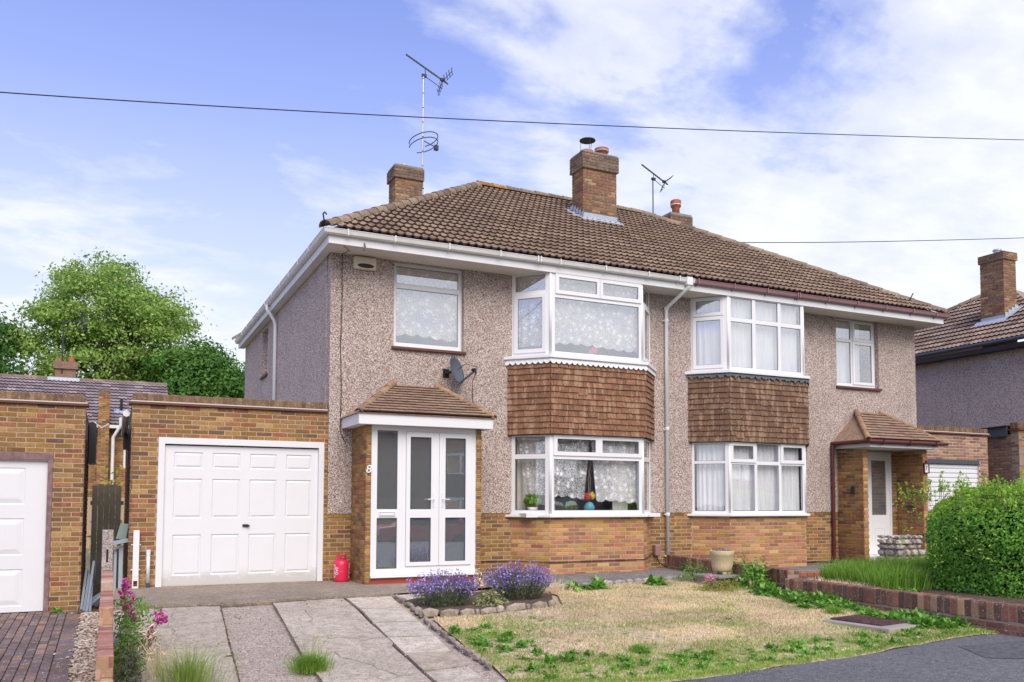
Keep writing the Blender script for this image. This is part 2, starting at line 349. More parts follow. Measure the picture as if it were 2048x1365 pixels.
def netmat(name, lace=True, col=(.82, .85, .88), base=.45):
    m = bpy.data.materials.new(name); m.use_nodes = True; t = m.node_tree; b = t.nodes['Principled BSDF']
    b.inputs['Base Color'].default_value = (*col, 1); b.inputs['Roughness'].default_value = .9
    b.inputs['Specular IOR Level'].default_value = 0
    p = wpos(t)
    if lace:
        v = t.nodes.new('ShaderNodeTexVoronoi'); v.inputs['Scale'].default_value = 8.5; lk(t, p, v.inputs['Vector'])
        n = noise(t, p, 22, 2, .5, 1.0)
        fl = ramp(t, mth(t, 'ADD', v.outputs['Distance'], mth(t, 'MULTIPLY', mth(t, 'SUBTRACT', n, .5), .7)), [(.25, g(1)), (.36, g(0)), (.43, g(0)), (.48, g(.7)), (.55, g(0))])
        v2 = t.nodes.new('ShaderNodeTexVoronoi'); v2.inputs['Scale'].default_value = 19; v2.feature = 'DISTANCE_TO_EDGE'; lk(t, p, v2.inputs['Vector'])
        st = ramp(t, v2.outputs['Distance'], [(.02, g(.7)), (.07, g(0))])
        mk = mth(t, 'MAXIMUM', fl, st, clamp=True)
        a = mth(t, 'ADD', mth(t, 'MULTIPLY', mk, .95-base), base)
    else:
        mpp = t.nodes.new('ShaderNodeMapping'); lk(t, p, mpp.inputs[0]); mpp.inputs['Scale'].default_value = (7, 7, .35)
        n = noise(t, mpp.outputs[0], 4, 3, .6); a = mth(t, 'ADD', mth(t, 'MULTIPLY', n, .5), base)
    tr = nd(t, 'ShaderNodeBsdfTransparent'); mx = nd(t, 'ShaderNodeMixShader'); lk(t, a, mx.inputs[0])
    lk(t, tr.outputs[0], mx.inputs[1]); lk(t, b.outputs[0], mx.inputs[2])
    lk(t, mx.outputs[0], t.nodes['Material Output'].inputs[0]); return m
M_lace = netmat('floral_lace', True, (.96, .97, .98), .22)
M_lace_dense = netmat('dense_lace', True, (.97, .98, .99), .46)
M_net = netmat('plain_net', False, (.9, .92, .95), .62)

def leafmat(name, stops, trans=.35, rough=.6):
    m = mat(name, (.05, .1, .02), rough, 0, .25); t, b = parts_of(m)
    r = t.nodes.new('ShaderNodeNewGeometry').outputs['Random Per Island']; p = wpos(t)
    c = ramp(t, r, stops); n = noise(t, p, 1.1, 3, .5)
    c = mix(t, 1, c, ramp(t, n, [(.3, g(.75)), (.7, g(1.2))]), 'MULTIPLY'); setc(m, c)
    td = nd(t, 'ShaderNodeBsdfTranslucent'); lk(t, c, td.inputs[0])
    mx = nd(t, 'ShaderNodeMixShader'); mx.inputs[0].default_value = trans
    lk(t, b.outputs[0], mx.inputs[1]); lk(t, td.outputs[0], mx.inputs[2]); lk(t, mx.outputs[0], t.nodes['Material Output'].inputs[0]); return m
M_leaf_tree = leafmat('willow_leaf', [(0, (.18, .32, .06)), (.4, (.28, .44, .09)), (.8, (.42, .58, .15)), (1, (.52, .66, .22))], .45)
M_leaf_dark = leafmat('dark_leaf', [(0, (.06, .16, .03)), (.5, (.1, .24, .045)), (1, (.17, .33, .06))], .35)
M_leaf_mid = leafmat('mid_leaf', [(0, (.09, .2, .03)), (.5, (.15, .3, .045)), (1, (.25, .42, .08))], .38)
M_hedge = leafmat('privet_leaf', [(0, (.09, .26, .035)), (.5, (.16, .4, .05)), (.85, (.26, .52, .08)), (1, (.4, .64, .13))], .32, .4)
M_hedge_new = leafmat('privet_new_growth', [(0, (.24, .48, .04)), (.6, (.38, .62, .07)), (1, (.55, .74, .14))], .4, .45)
M_grass_g = leafmat('green_grass', [(0, (.16, .27, .04)), (.5, (.29, .44, .08)), (1, (.46, .55, .16))], .3)
M_grass_lush = leafmat('lush_grass', [(0, (.12, .28, .03)), (.5, (.22, .42, .05)), (1, (.38, .55, .12))], .4)
M_grass_dry = leafmat('dry_grass', [(0, (.62, .43, .27)), (.3, (.8, .61, .42)), (.7, (.92, .78, .58)), (1, (.78, .66, .4))], .2, .8)
M_weed = leafmat('weed_leaf', [(0, (.09, .25, .03)), (.5, (.19, .41, .06)), (1, (.32, .54, .12))], .3, .5)
M_stem = leafmat('lavender_stem', [(0, (.08, .11, .06)), (.5, (.13, .16, .09)), (1, (.2, .22, .13))], .2)
M_purple = leafmat('purple_petal', [(0, (.2, .1, .46)), (.4, (.32, .2, .62)), (.8, (.48, .36, .74)), (1, (.72, .62, .88))], .25)
M_magenta = leafmat('magenta_petal', [(0, (.45, .02, .26)), (.6, (.62, .05, .38)), (1, (.72, .14, .5))], .25)
M_pink = leafmat('pink_petal', [(0, (.75, .25, .42)), (1, (.85, .4, .55))], .25)
M_yellowgreen = leafmat('yellow_green_leaf', [(0, (.3, .3, .04)), (.6, (.42, .4, .07)), (1, (.25, .3, .05))], .25)
M_bark = dirty('bark', (.13, .1, .075), .9, .6, 6, .5, .2, 30, .6)

M_doorpaint = dirty('garage_door_paint', (.73, .735, .745), .5, .12, 3, .75, .4, 50, .08)
_t, _b = parts_of(M_doorpaint); _p = wpos(_t); _s = nd(_t, 'ShaderNodeSeparateXYZ'); lk(_t, _p, _s.inputs[0])
_k = mth(_t, 'ADD', _s.outputs[2], mth(_t, 'MULTIPLY', noise(_t, _p, 9, 5, .7), .35)); _c = _b.inputs['Base Color'].links[0].from_socket      # splashed mud and grime along the bottom rail
setc(M_doorpaint, mix(_t, mth(_t, 'MULTIPLY', ramp(_t, _k, [(0, g(1)), (.16, g(0))]), .5), _c, (.38, .34, .28)))
def groundmat(name, cols, s=(2, 9, 60), rough=.95, bs=.5, speck=None, stripe=0):
    m = mat(name, cols[0], rough, 0, .2); t, b = parts_of(m); p = wpos(t)
    a = ramp(t, noise(t, p, s[0], 5, .6), [(.35, g(0)), (.65, g(1))]); c = mix(t, a, cols[0], cols[1])
    k = ramp(t, noise(t, p, s[1], 6, .72), [(.44, g(0)), (.6, g(1))]); c = mix(t, mth(t, 'MULTIPLY', k, .7), c, cols[2])
    if speck: st_ = ramp(t, noise(t, p, .55, 5, .62, .6), [(.46, g(0)), (.62, g(1))]); c = mix(t, mth(t, 'MULTIPLY', st_, .38), c, tuple(x*.55 for x in cols[1]))
    f = noise(t, p, s[2], 3, .7); c = mix(t, 1, c, ramp(t, f, [(.3, g(.6)), (.7, g(1.3))]), 'MULTIPLY'); c = mix(t, 1, c, ramp(t, noise(t, p, 19, 5, .7), [(.34, g(.62)), (.55, g(1.08))]), 'MULTIPLY')
    h = f
    if speck:
        v = t.nodes.new('ShaderNodeTexVoronoi'); v.inputs['Scale'].default_value = speck[0]; lk(t, p, v.inputs['Vector'])
        sp = t.nodes.new('ShaderNodeSeparateColor'); lk(t, v.outputs['Color'], sp.inputs[0])
        cc = ramp(t, sp.outputs[0], speck[1], 'CONSTANT'); c = mix(t, speck[2], c, cc); h = mth(t, 'SUBTRACT', f, v.outputs['Distance'])
    if stripe:
        w = t.nodes.new('ShaderNodeTexWave'); w.inputs['Scale'].default_value = stripe; w.inputs['Distortion'].default_value = 3.5; w.inputs['Detail'].default_value = 3
        w.bands_direction = 'Y'; lk(t, p, w.inputs['Vector']); c = mix(t, mth(t, 'MULTIPLY', w.outputs['Fac'], .22), c, cols[2]); h = mth(t, 'ADD', h, mth(t, 'MULTIPLY', w.outputs['Fac'], .5))
    setc(m, c); bump(m, h, bs, .006); return m
M_drive = groundmat('driveway_concrete', [(.68, .6, .45), (.5, .43, .32), (.25, .2, .14)], (1.1, 7, 90), speck=(60, [(0, (.26, .21, .17)), (.12, (.44, .38, .31)), (.5, (.58, .51, .42)), (.9, (.7, .64, .55))], .45), stripe=5)
M_apron = groundmat('apron_concrete', [(.43, .355, .27), (.28, .225, .175), (.17, .135, .105)], (1.3, 8, 100), speck=(60, [(0, (.17, .13, .1)), (.2, (.33, .27, .2)), (.6, (.42, .35, .27)), (.93, (.58, .52, .43))], .4), stripe=7)
M_slab = groundmat('paving_slab', [(.72, .65, .51), (.55, .49, .38), (.28, .235, .17)], (1.6, 6, 80), speck=(75, [(0, (.32, .26, .21)), (.1, (.5, .44, .36)), (.5, (.62, .55, .46)), (.93, (.7, .64, .55))], .35))
_t, _b = parts_of(M_slab); _c = _b.inputs['Base Color'].links[0].from_socket; _o = _t.nodes.new('ShaderNodeObjectInfo').outputs['Random']
setc(M_slab, mix(_t, 1, _c, ramp(_t, _o, [(0, (.8, .76, .72)), (.5, (1, 1, 1)), (1, (1.12, 1.1, 1.08))]), 'MULTIPLY'))
M_path = groundmat('raised_path_concrete', [(.3, .28, .25), (.22, .2, .18), (.13, .12, .11)], (1.5, 8, 90))
M_gravel = groundmat('gravel_bound', [(.42, .35, .28), (.34, .28, .22), (.2, .16, .13)], (2, 9, 90), speck=(70, [(0, (.2, .15, .12)), (.18, (.43, .35, .28)), (.55, (.56, .47, .38)), (.85, (.76, .69, .6))], .6))
M_asphalt = groundmat('asphalt', [(.18, .176, .176), (.24, .235, .23), (.12, .117, .118)], (.9, 14, 150), speck=(110, [(0, (.08, .08, .083)), (.5, (.15, .148, .15)), (.85, (.26, .255, .25)), (.96, (.5, .48, .46))], .42), bs=.7)
M_soil = groundmat('dry_soil', [(.6, .46, .31), (.68, .54, .38), (.3, .23, .14)], (1.4, 8, 60))
M_soil_dk = groundmat('bed_soil', [(.12, .09, .06), (.17, .13, .09), (.07, .05, .04)], (3, 12, 60))
M_ground = groundmat('ground', [(.24, .23, .15), (.28, .25, .18), (.14, .15, .08)], (.2, 2, 20))
M_block = brickmat('paving_block', [(0, (.2, .15, .145)), (.3, (.165, .135, .145)), (.6, (.24, .17, .15)), (.8, (.14, .12, .13)), (.93, (.32, .2, .14))], .25, .4, .75)
M_pebbles = brickmat('garden_pebble', [(0, (.5, .4, .3)), (.3, (.62, .54, .44)), (.52, (.34, .21, .14)), (.82, (.74, .68, .6))], .25, .35)
M_rock = brickmat('rubble_stone', [(0, (.5, .47, .42)), (.3, (.4, .38, .36)), (.55, (.6, .55, .48)), (.8, (.32, .3, .3))], .2, .4, .5)
M_bedstone = brickmat('bed_edging_stone', [(0, (.45, .38, .3)), (.4, (.36, .31, .26)), (.75, (.5, .45, .38))], .2, .4, .4)
M_manhole = groundmat('rusty_cover', [(.14, .08, .075), (.1, .06, .06), (.06, .04, .04)], (3, 12, 60))
# ------------------------------------------------------------------ shared piece meshes
def unitbrick(name, mat, seed, cx=.02, cz=.07, jit=.012):
    r = random.Random(seed); j = lambda: r.uniform(-jit, jit)
    b = [(-.5, -1, -.5), (.5, -1, -.5), (.5, -1, .5), (-.5, -1, .5)]
    m = [(-.5+j()*.5, -.22, -.5+j()), (.5+j()*.5, -.22, -.5+j()), (.5+j()*.5, -.22, .5+j()), (-.5+j()*.5, -.22, .5+j())]
    f = [(-.5+cx+abs(j()), 0+j()*2, -.5+cz+abs(j())*2), (.5-cx-abs(j()), j()*2, -.5+cz+abs(j())*2), (.5-cx-abs(j()), j()*2, .5-cz-abs(j())*2), (-.5+cx+abs(j()), j()*2, .5-cz-abs(j())*2)]
    me = bpy.data.meshes.new(name); q = []
    for a in (0, 4):
        for i in range(4): q.append((a+i, a+(i+1) % 4, a+4+(i+1) % 4, a+4+i))
    me.from_pydata(b+m+f, [], [t[::-1] for t in q]+[(11, 10, 9, 8)]); me.update(); me.materials.append(mat)
    # local y points outwards; flip so that normals face out
    bm = bmesh.new(); bm.from_mesh(me); bmesh.ops.recalc_face_normals(bm, faces=bm.faces); bm.to_mesh(me); bm.free(); return me
_bm = {}
def bricks_of(mat):
    if mat.name not in _bm: _bm[mat.name] = [unitbrick('brick', mat, 40+i) for i in range(5)]
    return _bm[mat.name]
def brick_wall(P, parent, p0, p1, z0, z1, holes=(), mat=None, course=.075, L=.255, joint=.0115, off=0, depth=.03, jit=.002, zero=-.295):
    mat = mat or M_brick; p0, p1 = V((*p0, 0)), V((*p1, 0)); D = (p1-p0).length; d = (p1-p0)/D; n = V((d.y, -d.x, 0))
    k0 = math.floor((z0-zero)/course+.001); k = k0
    while zero+k*course < z1-.02:
        a, b = max(z0, zero+k*course), min(z1, zero+(k+1)*course-joint*.9)
        if b-a > .02:
            free = [(0, D)]
            for h in holes:
                if h[2] < (a+b)/2 < h[3]:
                    nf = []
                    for s, e in free:
                        if h[1] <= s or h[0] >= e: nf.append((s, e)); continue
                        if h[0] > s: nf.append((s, h[0]))
                        if h[1] < e: nf.append((h[1], e))
                    free = nf
            st = off+(L/2 if k % 2 else 0)-L
            for s, e in free:
                x = st+math.floor((s-st)/L)*L
                while x < e:
                    u, w = max(x+joint/2, s), min(x+L-joint/2, e)
                    if w-u > .022:
                        c = p0+d*((u+w)/2)+n*RN.uniform(-jit, jit)+V((0, 0, (a+b)/2+RN.uniform(-.0012, .0012)))
                        tl = RN.uniform(-.004, .004); dd = (d+n*tl).normalized()
                        P.add(parent, RN.choice(bricks_of(mat)), basis(dd*(w-u), n*depth, V((0, 0, b-a)), c), (w-u)*(b-a), n)
                    x += L
        k += 1
def soldiers(P, parent, p0, p1, z0, h, mat, pitch=.075, depth=.03, w=.065, zs=None, skip=0, jit=.004, tilt=.0):
    p0, p1 = V((*p0, 0)), V((*p1, 0)); D = (p1-p0).length; d = (p1-p0)/D; n = V((d.y, -d.x, 0)); m = int(D/pitch+.3); pt = D/m
    for i in range(m):
        if skip and RN.random() < skip: continue
        c = p0+d*((i+.5)*pt)+n*RN.uniform(-jit, jit)+V((0, 0, z0+h/2+RN.uniform(-.003, .003)))
        P.add(parent, RN.choice(bricks_of(RN.choice(mat) if isinstance(mat, list) else mat)), basis((d+V((0, 0, RN.uniform(-.01, .01)))).normalized()*(w*pt/.075), n*depth, V((0, 0, h)), c), w*h, n)

def rooftile(name, mat, w=.30, l=.40, hgt=.026, lift=.058, th=.032, ns=14):
    vs, fs = [], []
    def prof(x):
        t = (x/w*2) % 1.0
        return hgt*math.sin(math.pi*t/.55)**.8 if t < .55 else 0
    xs = [w*i/ns for i in range(ns+1)]
    for x in xs: vs += [(x, 0, lift+prof(x)-th), (x, 0, lift+prof(x)), (x, l, prof(x)+.004)]
    for i in range(ns):
        a, b = 3*i, 3*i+3; fs += [(a, b, b+1, a+1), (a+1, b+1, b+2, a+2)]
    e = 3*ns; fs += [(0, 1, 2), (e, e+2, e+1)]
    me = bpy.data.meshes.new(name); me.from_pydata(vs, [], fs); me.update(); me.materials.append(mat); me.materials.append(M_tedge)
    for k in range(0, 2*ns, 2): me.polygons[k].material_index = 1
    return me
def plaintile(name, mat, w=.165, l=.19, th=.012, lift=.016, cham=.003, seed=0):
    r = random.Random(seed); sk = lambda: r.uniform(-.0022, .0022)
    x0, x1 = .0006, w-.0006; y0 = sk()*1.5; y1 = sk()*1.5
    vs = [(x0, y0, lift), (x1, y1, lift+sk()), (x1, l, .002), (x0, l, .002),
          (x0+cham, y0+cham, lift+th), (x1-cham, y1+cham, lift+th+sk()), (x1-cham, l, .002+th), (x0+cham, l, .002+th)]
    me = bpy.data.meshes.new(name)
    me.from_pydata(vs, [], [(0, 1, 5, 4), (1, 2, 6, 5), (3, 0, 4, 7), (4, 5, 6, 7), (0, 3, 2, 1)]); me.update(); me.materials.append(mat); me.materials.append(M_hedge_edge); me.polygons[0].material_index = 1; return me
def tile_slope(P, parent, corners, meshes, w, gauge, poly=None, start=0.0, stagger=0.0, lift=0.0):
    """corners: eave left, eave right, top right, top left (seen from outside)"""
    c = [V(p) for p in corners]; U = (c[1]-c[0]).normalized(); W = (c[3]-c[0]); W = (W-U*W.dot(U)).normalized(); N = U.cross(W)
    pl = [((p-c[0]).dot(U), (p-c[0]).dot(W)) for p in c]; vmax = max(p[1] for p in pl); umin = min(p[0] for p in pl); umax = max(p[0] for p in pl)
    edges = []
    for i in range(4):
        a, b = pl[i], pl[(i+1) % 4]; dx, dy = b[0]-a[0], b[1]-a[1]; Ln = math.hypot(dx, dy)
        if Ln > 1e-4 and i != 0: edges.append((a, (-dy/Ln, dx/Ln)))      # inward normal; the eave edge is never cut
    rows = int(vmax/gauge+.6); gauge = vmax/rows
    ml = max(v.co.y for v in meshes[0].vertices)
    for r in range(rows):
        v = r*gauge; x = umin-w+(stagger*w if r % 2 else 0)+start
        while x < umax:
            me = RN.choice(meshes); ll = min(ml, vmax-v+.0)
            cs = [(x, v), (x+w, v), (x+w, v+gauge), (x, v+gauge)]; cut = []; out = False
            for a, nn in edges[:]:
                ds = [(q[0]-a[0])*nn[0]+(q[1]-a[1])*nn[1] for q in cs]
                if max(ds) < .012: out = True
                full = [(q[0]-a[0])*nn[0]+(q[1]-a[1])*nn[1] for q in [(x, v), (x+w, v), (x+w, v+ml), (x, v+ml)]]
                if min(full) < -.004: cut.append((a, nn))
            if not out:
                org = c[0]+U*x+W*v+N*(lift+RN.uniform(-.0015, .0015)); m2 = me
                if cut:
                    bm = bmesh.new(); bm.from_mesh(me)
                    for a, nn in cut:
                        bmesh.ops.bisect_plane(bm, geom=bm.verts[:]+bm.edges[:]+bm.faces[:], plane_co=(a[0]-x, a[1]-v, 0), plane_no=(-nn[0], -nn[1], 0), clear_outer=True)
                    if len(bm.faces) < 1: bm.free(); x += w; continue
                    m2 = bpy.data.meshes.new(me.name); bm.to_mesh(m2); bm.free(); [m2.materials.append(q) for q in me.materials]
                P.add(parent, m2, basis(U, W, N, org), w*gauge, N)
            x += w
def halfpipe(name, mat, L=.44, r0=.125, r1=.108, ns=8, th=.014):
    vs, fs = [], []
    for (x, r) in ((0, r0), (L, r1)):
        for rr in (r, r-th):
            vs += [(x, rr*math.cos(math.pi*i/ns), rr*math.sin(math.pi*i/ns)) for i in range(ns+1)]
    k = ns+1
    for i in range(ns):
        fs += [(i, i+1, 2*k+i+1, 2*k+i), (k+i+1, k+i, 3*k+i, 3*k+i+1), (i+1, i, k+i, k+i+1)]
    fs += [(0, 2*k, 3*k, k), (ns, k+ns, 3*k+ns, 2*k+ns)]
    me = bpy.data.meshes.new(name); me.from_pydata(vs, [], fs); me.update(); me.materials.append(mat); return me
def ridge_run(P, parent, a, b, me, pitch=.4, upn=(0, 0, 1), mats=None):
    a, b = V(a), V(b); D = (b-a).length; x = (b-a)/D; y = V(upn).cross(x).normalized(); z = x.cross(y); n = max(1, round(D/pitch)); p = D/n
    for i in range(n):
        m = mats(i, n) if mats else None
        P.add(parent, me, basis(x*(p/.42), y, z, a+x*(i*p)+z*RN.uniform(-.004, .004)), .1, z, m)

def outline(pts, k):
    """offset an open outline (left to right, outside on the right-hand side of travel) by k; ends stay on their y"""
    P = [V((*p, 0)) for p in pts]; seg = []
    for a, b in zip(P, P[1:]):
        d = (b-a).normalized(); n = V((d.y, -d.x, 0)); seg.append((a+n*k, d))
    def isec(s, t):
        (p, d), (q, e) = s, t; cr = d.x*e.y-d.y*e.x; w = q-p; u = (w.x*e.y-w.y*e.x)/cr; return p+d*u
    hx = (V((0, P[0].y, 0)), V((1, 0, 0)))
    r = [isec(seg[0], hx)]+[isec(s, t) for s, t in zip(seg, seg[1:])]+[isec(seg[-1], (V((0, P[-1].y, 0)), V((1, 0, 0))))]
    return [(p.x, p.y) for p in r]

def window(parent, name, p0, p1, z0, z1, cells, set_back=0.0, depth=.06, gm=None, ring=.055, label=None):
    """frame with its panes; cells (s0,s1,z0,z1,opens)"""
    gm = gm or M_glass; holes = [c[:4] for c in cells]
    d = (V((*p1, 0))-V((*p0, 0))).normalized(); n = V((d.y, -d.x, 0)); q0, q1 = V((*p0, 0))-n*set_back, V((*p1, 0))-n*set_back
    fr = MB().slab(q0.xy, q1.xy, z0, z1, 0, depth, holes).build(name, M_white, parent, bevel=.004)
    if label: fr['label'] = label
    for c in cells:
        s0, s1, a, b = c[:4]; o0 = q0+d*s0; o1 = q0+d*s1; W = s1-s0
        if len(c) > 4 and c[4]:
            e = .022
            r = MB().slab((o0-d*e).xy, (o1+d*e).xy, a-e, b+e, .022, -.002, [(ring+e, W+e-ring, a+ring, b-ring)]).build('casement', M_white, fr, bevel=.004)
            s0 += ring; s1 -= ring; a += ring; b -= ring; fwd = .002
        else: fwd = -.022
        g0 = q0+d*(s0-.004)+n*fwd; g1 = q0+d*(s1+.004)+n*fwd
        MB().slab(g0.xy, g1.xy, a-.004, b+.004, 0, .004).build('pane', gm, fr)
        gk = MB()   # dark gasket round the glass
        gk.slab((q0+d*s0).xy, (q0+d*s1).xy, a, b, fwd+.004, -fwd, [(.007, s1-s0-.007, a+.007, b-.007)]).build('gasket', M_dark, fr)
    return fr

def curtain(p0, p1, z0, z1, mat, label, cat='net curtain', back=.14, folds=9, amp=.015, hem=0, gather=0, group=None, slantL=0, slantR=0, name='net_curtain'):
    p0, p1 = V((*p0, 0)), V((*p1, 0)); L = (p1-p0).length; d = (p1-p0)/L; n = V((d.y, -d.x, 0)); nx = max(24, int(L*60)); nz = 8
    vs, fs = [], []
    for j in range(nz+1):
        t = j/nz
        for i in range(nx+1):
            s = i/nx; x = s*L; lo, hi = slantL*(1-t), L-slantR*(1-t); x = lo+s*(hi-lo)
            w = math.sin(s*folds*6.283+1.3*math.sin(s*7)+t*.5)*amp+math.sin(s*folds*2.3*6.283+2)*amp*.35
            z = z0+(z1-z0)*t
            if j == 0 and hem: z += hem*(1-abs(math.sin(s*L/.12*1.57)))+hem*.6*math.sin(s*5)
            p = p0+d*x-n*(back+w); vs.append((p.x, p.y, z))
    for j in range(nz):
        for i in range(nx):
            a = j*(nx+1)+i; fs.append((a, a+1, a+nx+2, a+nx+1))
    mb = MB(); mb.add(vs, fs); o = mb.build(name, mat, None, smooth=True); return tag(o, label, cat, group)

# ------------------------------------------------------------------ the pair of houses
ROOF_A, ROOF_B = 5.69, 9.09; EY, RY = -.66, 4.9; BACK = 10.37; XM = 7.285; XR = 14.57
HL, HR = -.27, 14.93; AL, AR = 4.87, 9.815
def make_house(left):
    x0, x1 = (0, XM-.002) if left else (XM+.002, XR)
    root = thing('semi_detached_house', ((x0+x1)/2, 0, -.3),
        'left semi-detached pebbledashed house with white gutter and glazed white porch' if left else 'right semi-detached pebbledashed house with brown gutter and open brick porch', 'house', 'pair of semi-detached houses')
    P = Pieces(root, 'brick', M_brick, 'brickwork'); T = Pieces(root, 'roof_tile', M_roof, 'roof_tiling'); HM = M_hang if left else M_hang2; H = Pieces(root, 'hanging_tile', HM, 'tile_hanging')
    bay = [(3.50, 0), (4.045, -.58), (6.13, -.58), (6.70, 0)] if left else [(7.73, 0), (8.27, -.58), (10.365, -.58), (10.905, 0)]
    b0, b3 = bay[0][0], bay[3][0]
    # walls
    holes = [(b0-x0+.02, b3-x0-.02, .88, 5.445)]
    if left: holes += [(1.15, 2.515, 3.89, 5.45), (.62, 2.3, .88, 2.2)]
    else: holes += [(11.935-x0, 13.31-x0, 3.83, 5.45), (12.15-x0, 13.66-x0, .8, 2.31)]
    wall = MB().slab((x0, 0), (x1, 0), .875, 5.47, .014, .24, holes).build('wall', M_pebble, root)
    if left: MB().slab((0, BACK), (0, 0.24), .875, 5.47, .014, .22, [(BACK-7.35, BACK-6.45, 4.2, 5.35)]).build('wall', M_pebble, root)
    else: MB().slab((XR, .24), (XR, BACK), .875, 5.47, .014, .22).build('wall', M_pebble, root)
    MB().slab((x1, BACK), (x0, BACK), -.35, 5.47, 0, .2).build('wall', M_pebble, root)
    ph = [(b0-x0+.02, b3-x0-.02, -1, .82)]+([(.62, 2.3, -.2, .9)] if left else [(12.15-x0, 13.66-x0, -.2, .9)])
    pl = MB().slab((x0, 0), (x1, 0), -.45, .875, -.0045, .24, ph)
    if left: pl.slab((0, BACK), (0, 0.24), -.45, .875, -.009, .22)
    else: pl.slab((XR, .24), (XR, BACK), -.45, .875, -.009, .22)
    plinth = pl.build('plinth', M_mortar, root)
    brick_wall(P, plinth, (x0, 0), (b0, 0), -.295, .8, [(.5, 2.38, -1, 1)] if left else (), off=.05)
    brick_wall(P, plinth, (b3, 0), (x1, 0), -.295, .8, [] if left else [(12.0-b3, 13.83-b3, -1, 1)], off=.11)
    for a, b in ([(0, .41), (2.49, b0-.02), (b3+.02, x1)] if left else [(x0, b0-.02), (b3+.02, 11.9), (13.99, XR)]):
        brick_wall(P, plinth, (a, -.006), (b, -.006), .805, .872, zero=.805)
    # interior
    inn = MB(); inn.box((x0+.25, 2.9, -.3), (x1-.25, 3.0, 5.4)); inn.box((x0+.25, .26, 2.36), (x1-.25, 2.9, 2.6)); inn.box((x0+.25, .26, 5.4), (x1-.25, 2.9, 5.44)); inn.box((x0+.25, .26, -.3), (x1-.25, 2.9, -.2))
    inn.box((3.0 if left else 11.3, .26, -.2), (3.1 if left else 11.4, 2.9, 5.4)); inn.build('interior_partition', M_inner, root)
    # bay: plinth, sills, tile hanging, windows
    ip = outline(bay, -.0045); MB().prism(ip, -.45, .80).build('bay_plinth', M_mortar, root)
    bp = [o for o in COL.objects if o.name.startswith('bay_plinth')][-1]
    for a, b in zip(bay, bay[1:]): brick_wall(P, bp, a, b, -.295, .80, mat=M_brick_bright, off=RN.random()*.1)
    for (z, nm) in ((.80, 'bay_sill'), (3.80, 'bay_sill')):
        o1 = outline(bay, .085 if z < 1 else .125); s = MB().prism(o1, z, z+.045 if z < 1 else z+.06); s.prism(outline(bay, .012), z+.0451 if z < 1 else z+.0601, z+.062 if z < 1 else z+.075)
        s.build(nm, M_white, root, bevel=.006)
    core = outline(bay, .03); MB().prism(core, 2.355, 3.79).build('tile_batten_backing', M_leaddk, root)
    tb = [o for o in COL.objects if o.name.startswith('tile_batten_backing')][-1]
    HW = .215; tl = [plaintile('hanging_tile', HM, HW, seed=i, th=.02, lift=.036) for i in range(5)]
    fo = outline(bay, .034); rows = 12; gz = (3.735-2.365)/rows
    for si, (a, b) in enumerate(zip(fo, fo[1:])):
        A, B = V((*a, 0)), V((*b, 0)); D = (B-A).length; d = (B-A)/D; n = V((d.y, -d.x, 0))
        for r in range(rows):
            x = -HW+(HW/2 if r % 2 else 0)+(.04 if si == 1 else 0)
            while x < D:
                u, v = max(x, 0.0-(0.0 if si == 0 else .012)), min(x+HW, D+(.012 if si < 2 else 0))
                if v-u > .03:
                    bl = RN.uniform(0, .05) if RN.random() < .03 else 0
                    M = basis(d*((v-u)/HW), (V((0, 0, 1))+d*RN.uniform(-.008, .008)).normalized(), n, A+d*u+n*RN.uniform(0, .003)+V((0, 0, 2.365+r*gz-RN.uniform(0, .004)-bl)))
                    H.add(tb, RN.choice(tl), M, (v-u)*gz, n)
                x += HW
    # scalloped lead flashing under the upper sill
    fl = MB(); fo2 = outline(bay, .10)
    for a, b in zip(fo2, fo2[1:]):
        A, B = V((*a, 0)), V((*b, 0)); D = (B-A).length; d = (B-A)/D; n = V((d.y, -d.x, 0)); m = max(3, int(D/.012)); per = .115 if left else .15
        top, bot = [], []
        for i in range(m+1):
            s = D*i/m; sc = abs(math.sin(math.pi*s/per))**.6; rag = 0 if left else .02*math.sin(s*31)+.012*math.sin(s*77)
            z = 3.745-.055*sc+rag if left else 3.728-.028*(1-sc)+rag
            top.append(A+d*s+V((0, 0, 3.80))-n*.012); bot.append(A+d*s+V((0, 0, z))+n*.008)
        for i in range(m):
            fl.quad(bot[i], bot[i+1], top[i+1], top[i])
            k = n*.004; fl.quad(bot[i+1]-k, bot[i]-k, top[i]-k, top[i+1]-k)
            fl.quad(bot[i]-k, bot[i+1]-k, bot[i+1], bot[i])
    f = fl.build('bay_flashing', M_whitepaint if left else M_leaddk, root); f['label'] = 'white scalloped flashing' if left else 'dark lead flashing'
    q = outline(bay, 0); L1 = math.dist(q[0], q[1])
    X = lambda *c: [(a-q[1][0], b-q[1][0], z0, z1, o) for a, b, z0, z1, o in c]
    if left:
        up = X((4.175, 5.12, 5.07, 5.42, 1), (5.15, 6.075, 5.07, 5.42, 1), (4.15, 6.04, 3.945, 4.975, 0))
        lo = X((4.14, 5.085, 1.985, 2.335, 1), (5.125, 6.07, 1.985, 2.335, 1), (4.13, 6.03, .93, 1.895, 0))
        us = [(.09, L1-.1, 5.12, 5.42, 0), (.09, L1-.1, 3.945, 5.03, 1)]; ls = [(.085, L1-.1, 1.99, 2.32, 0), (.085, L1-.1, .93, 1.9, 0)]
    else:
        up = X(*[(a, b, z0, z1, 0) for a, b in ((8.355, 8.93), (9.02, 9.64), (9.725, 10.29)) for z0, z1 in ((3.945, 4.91), (5.0, 5.42))])
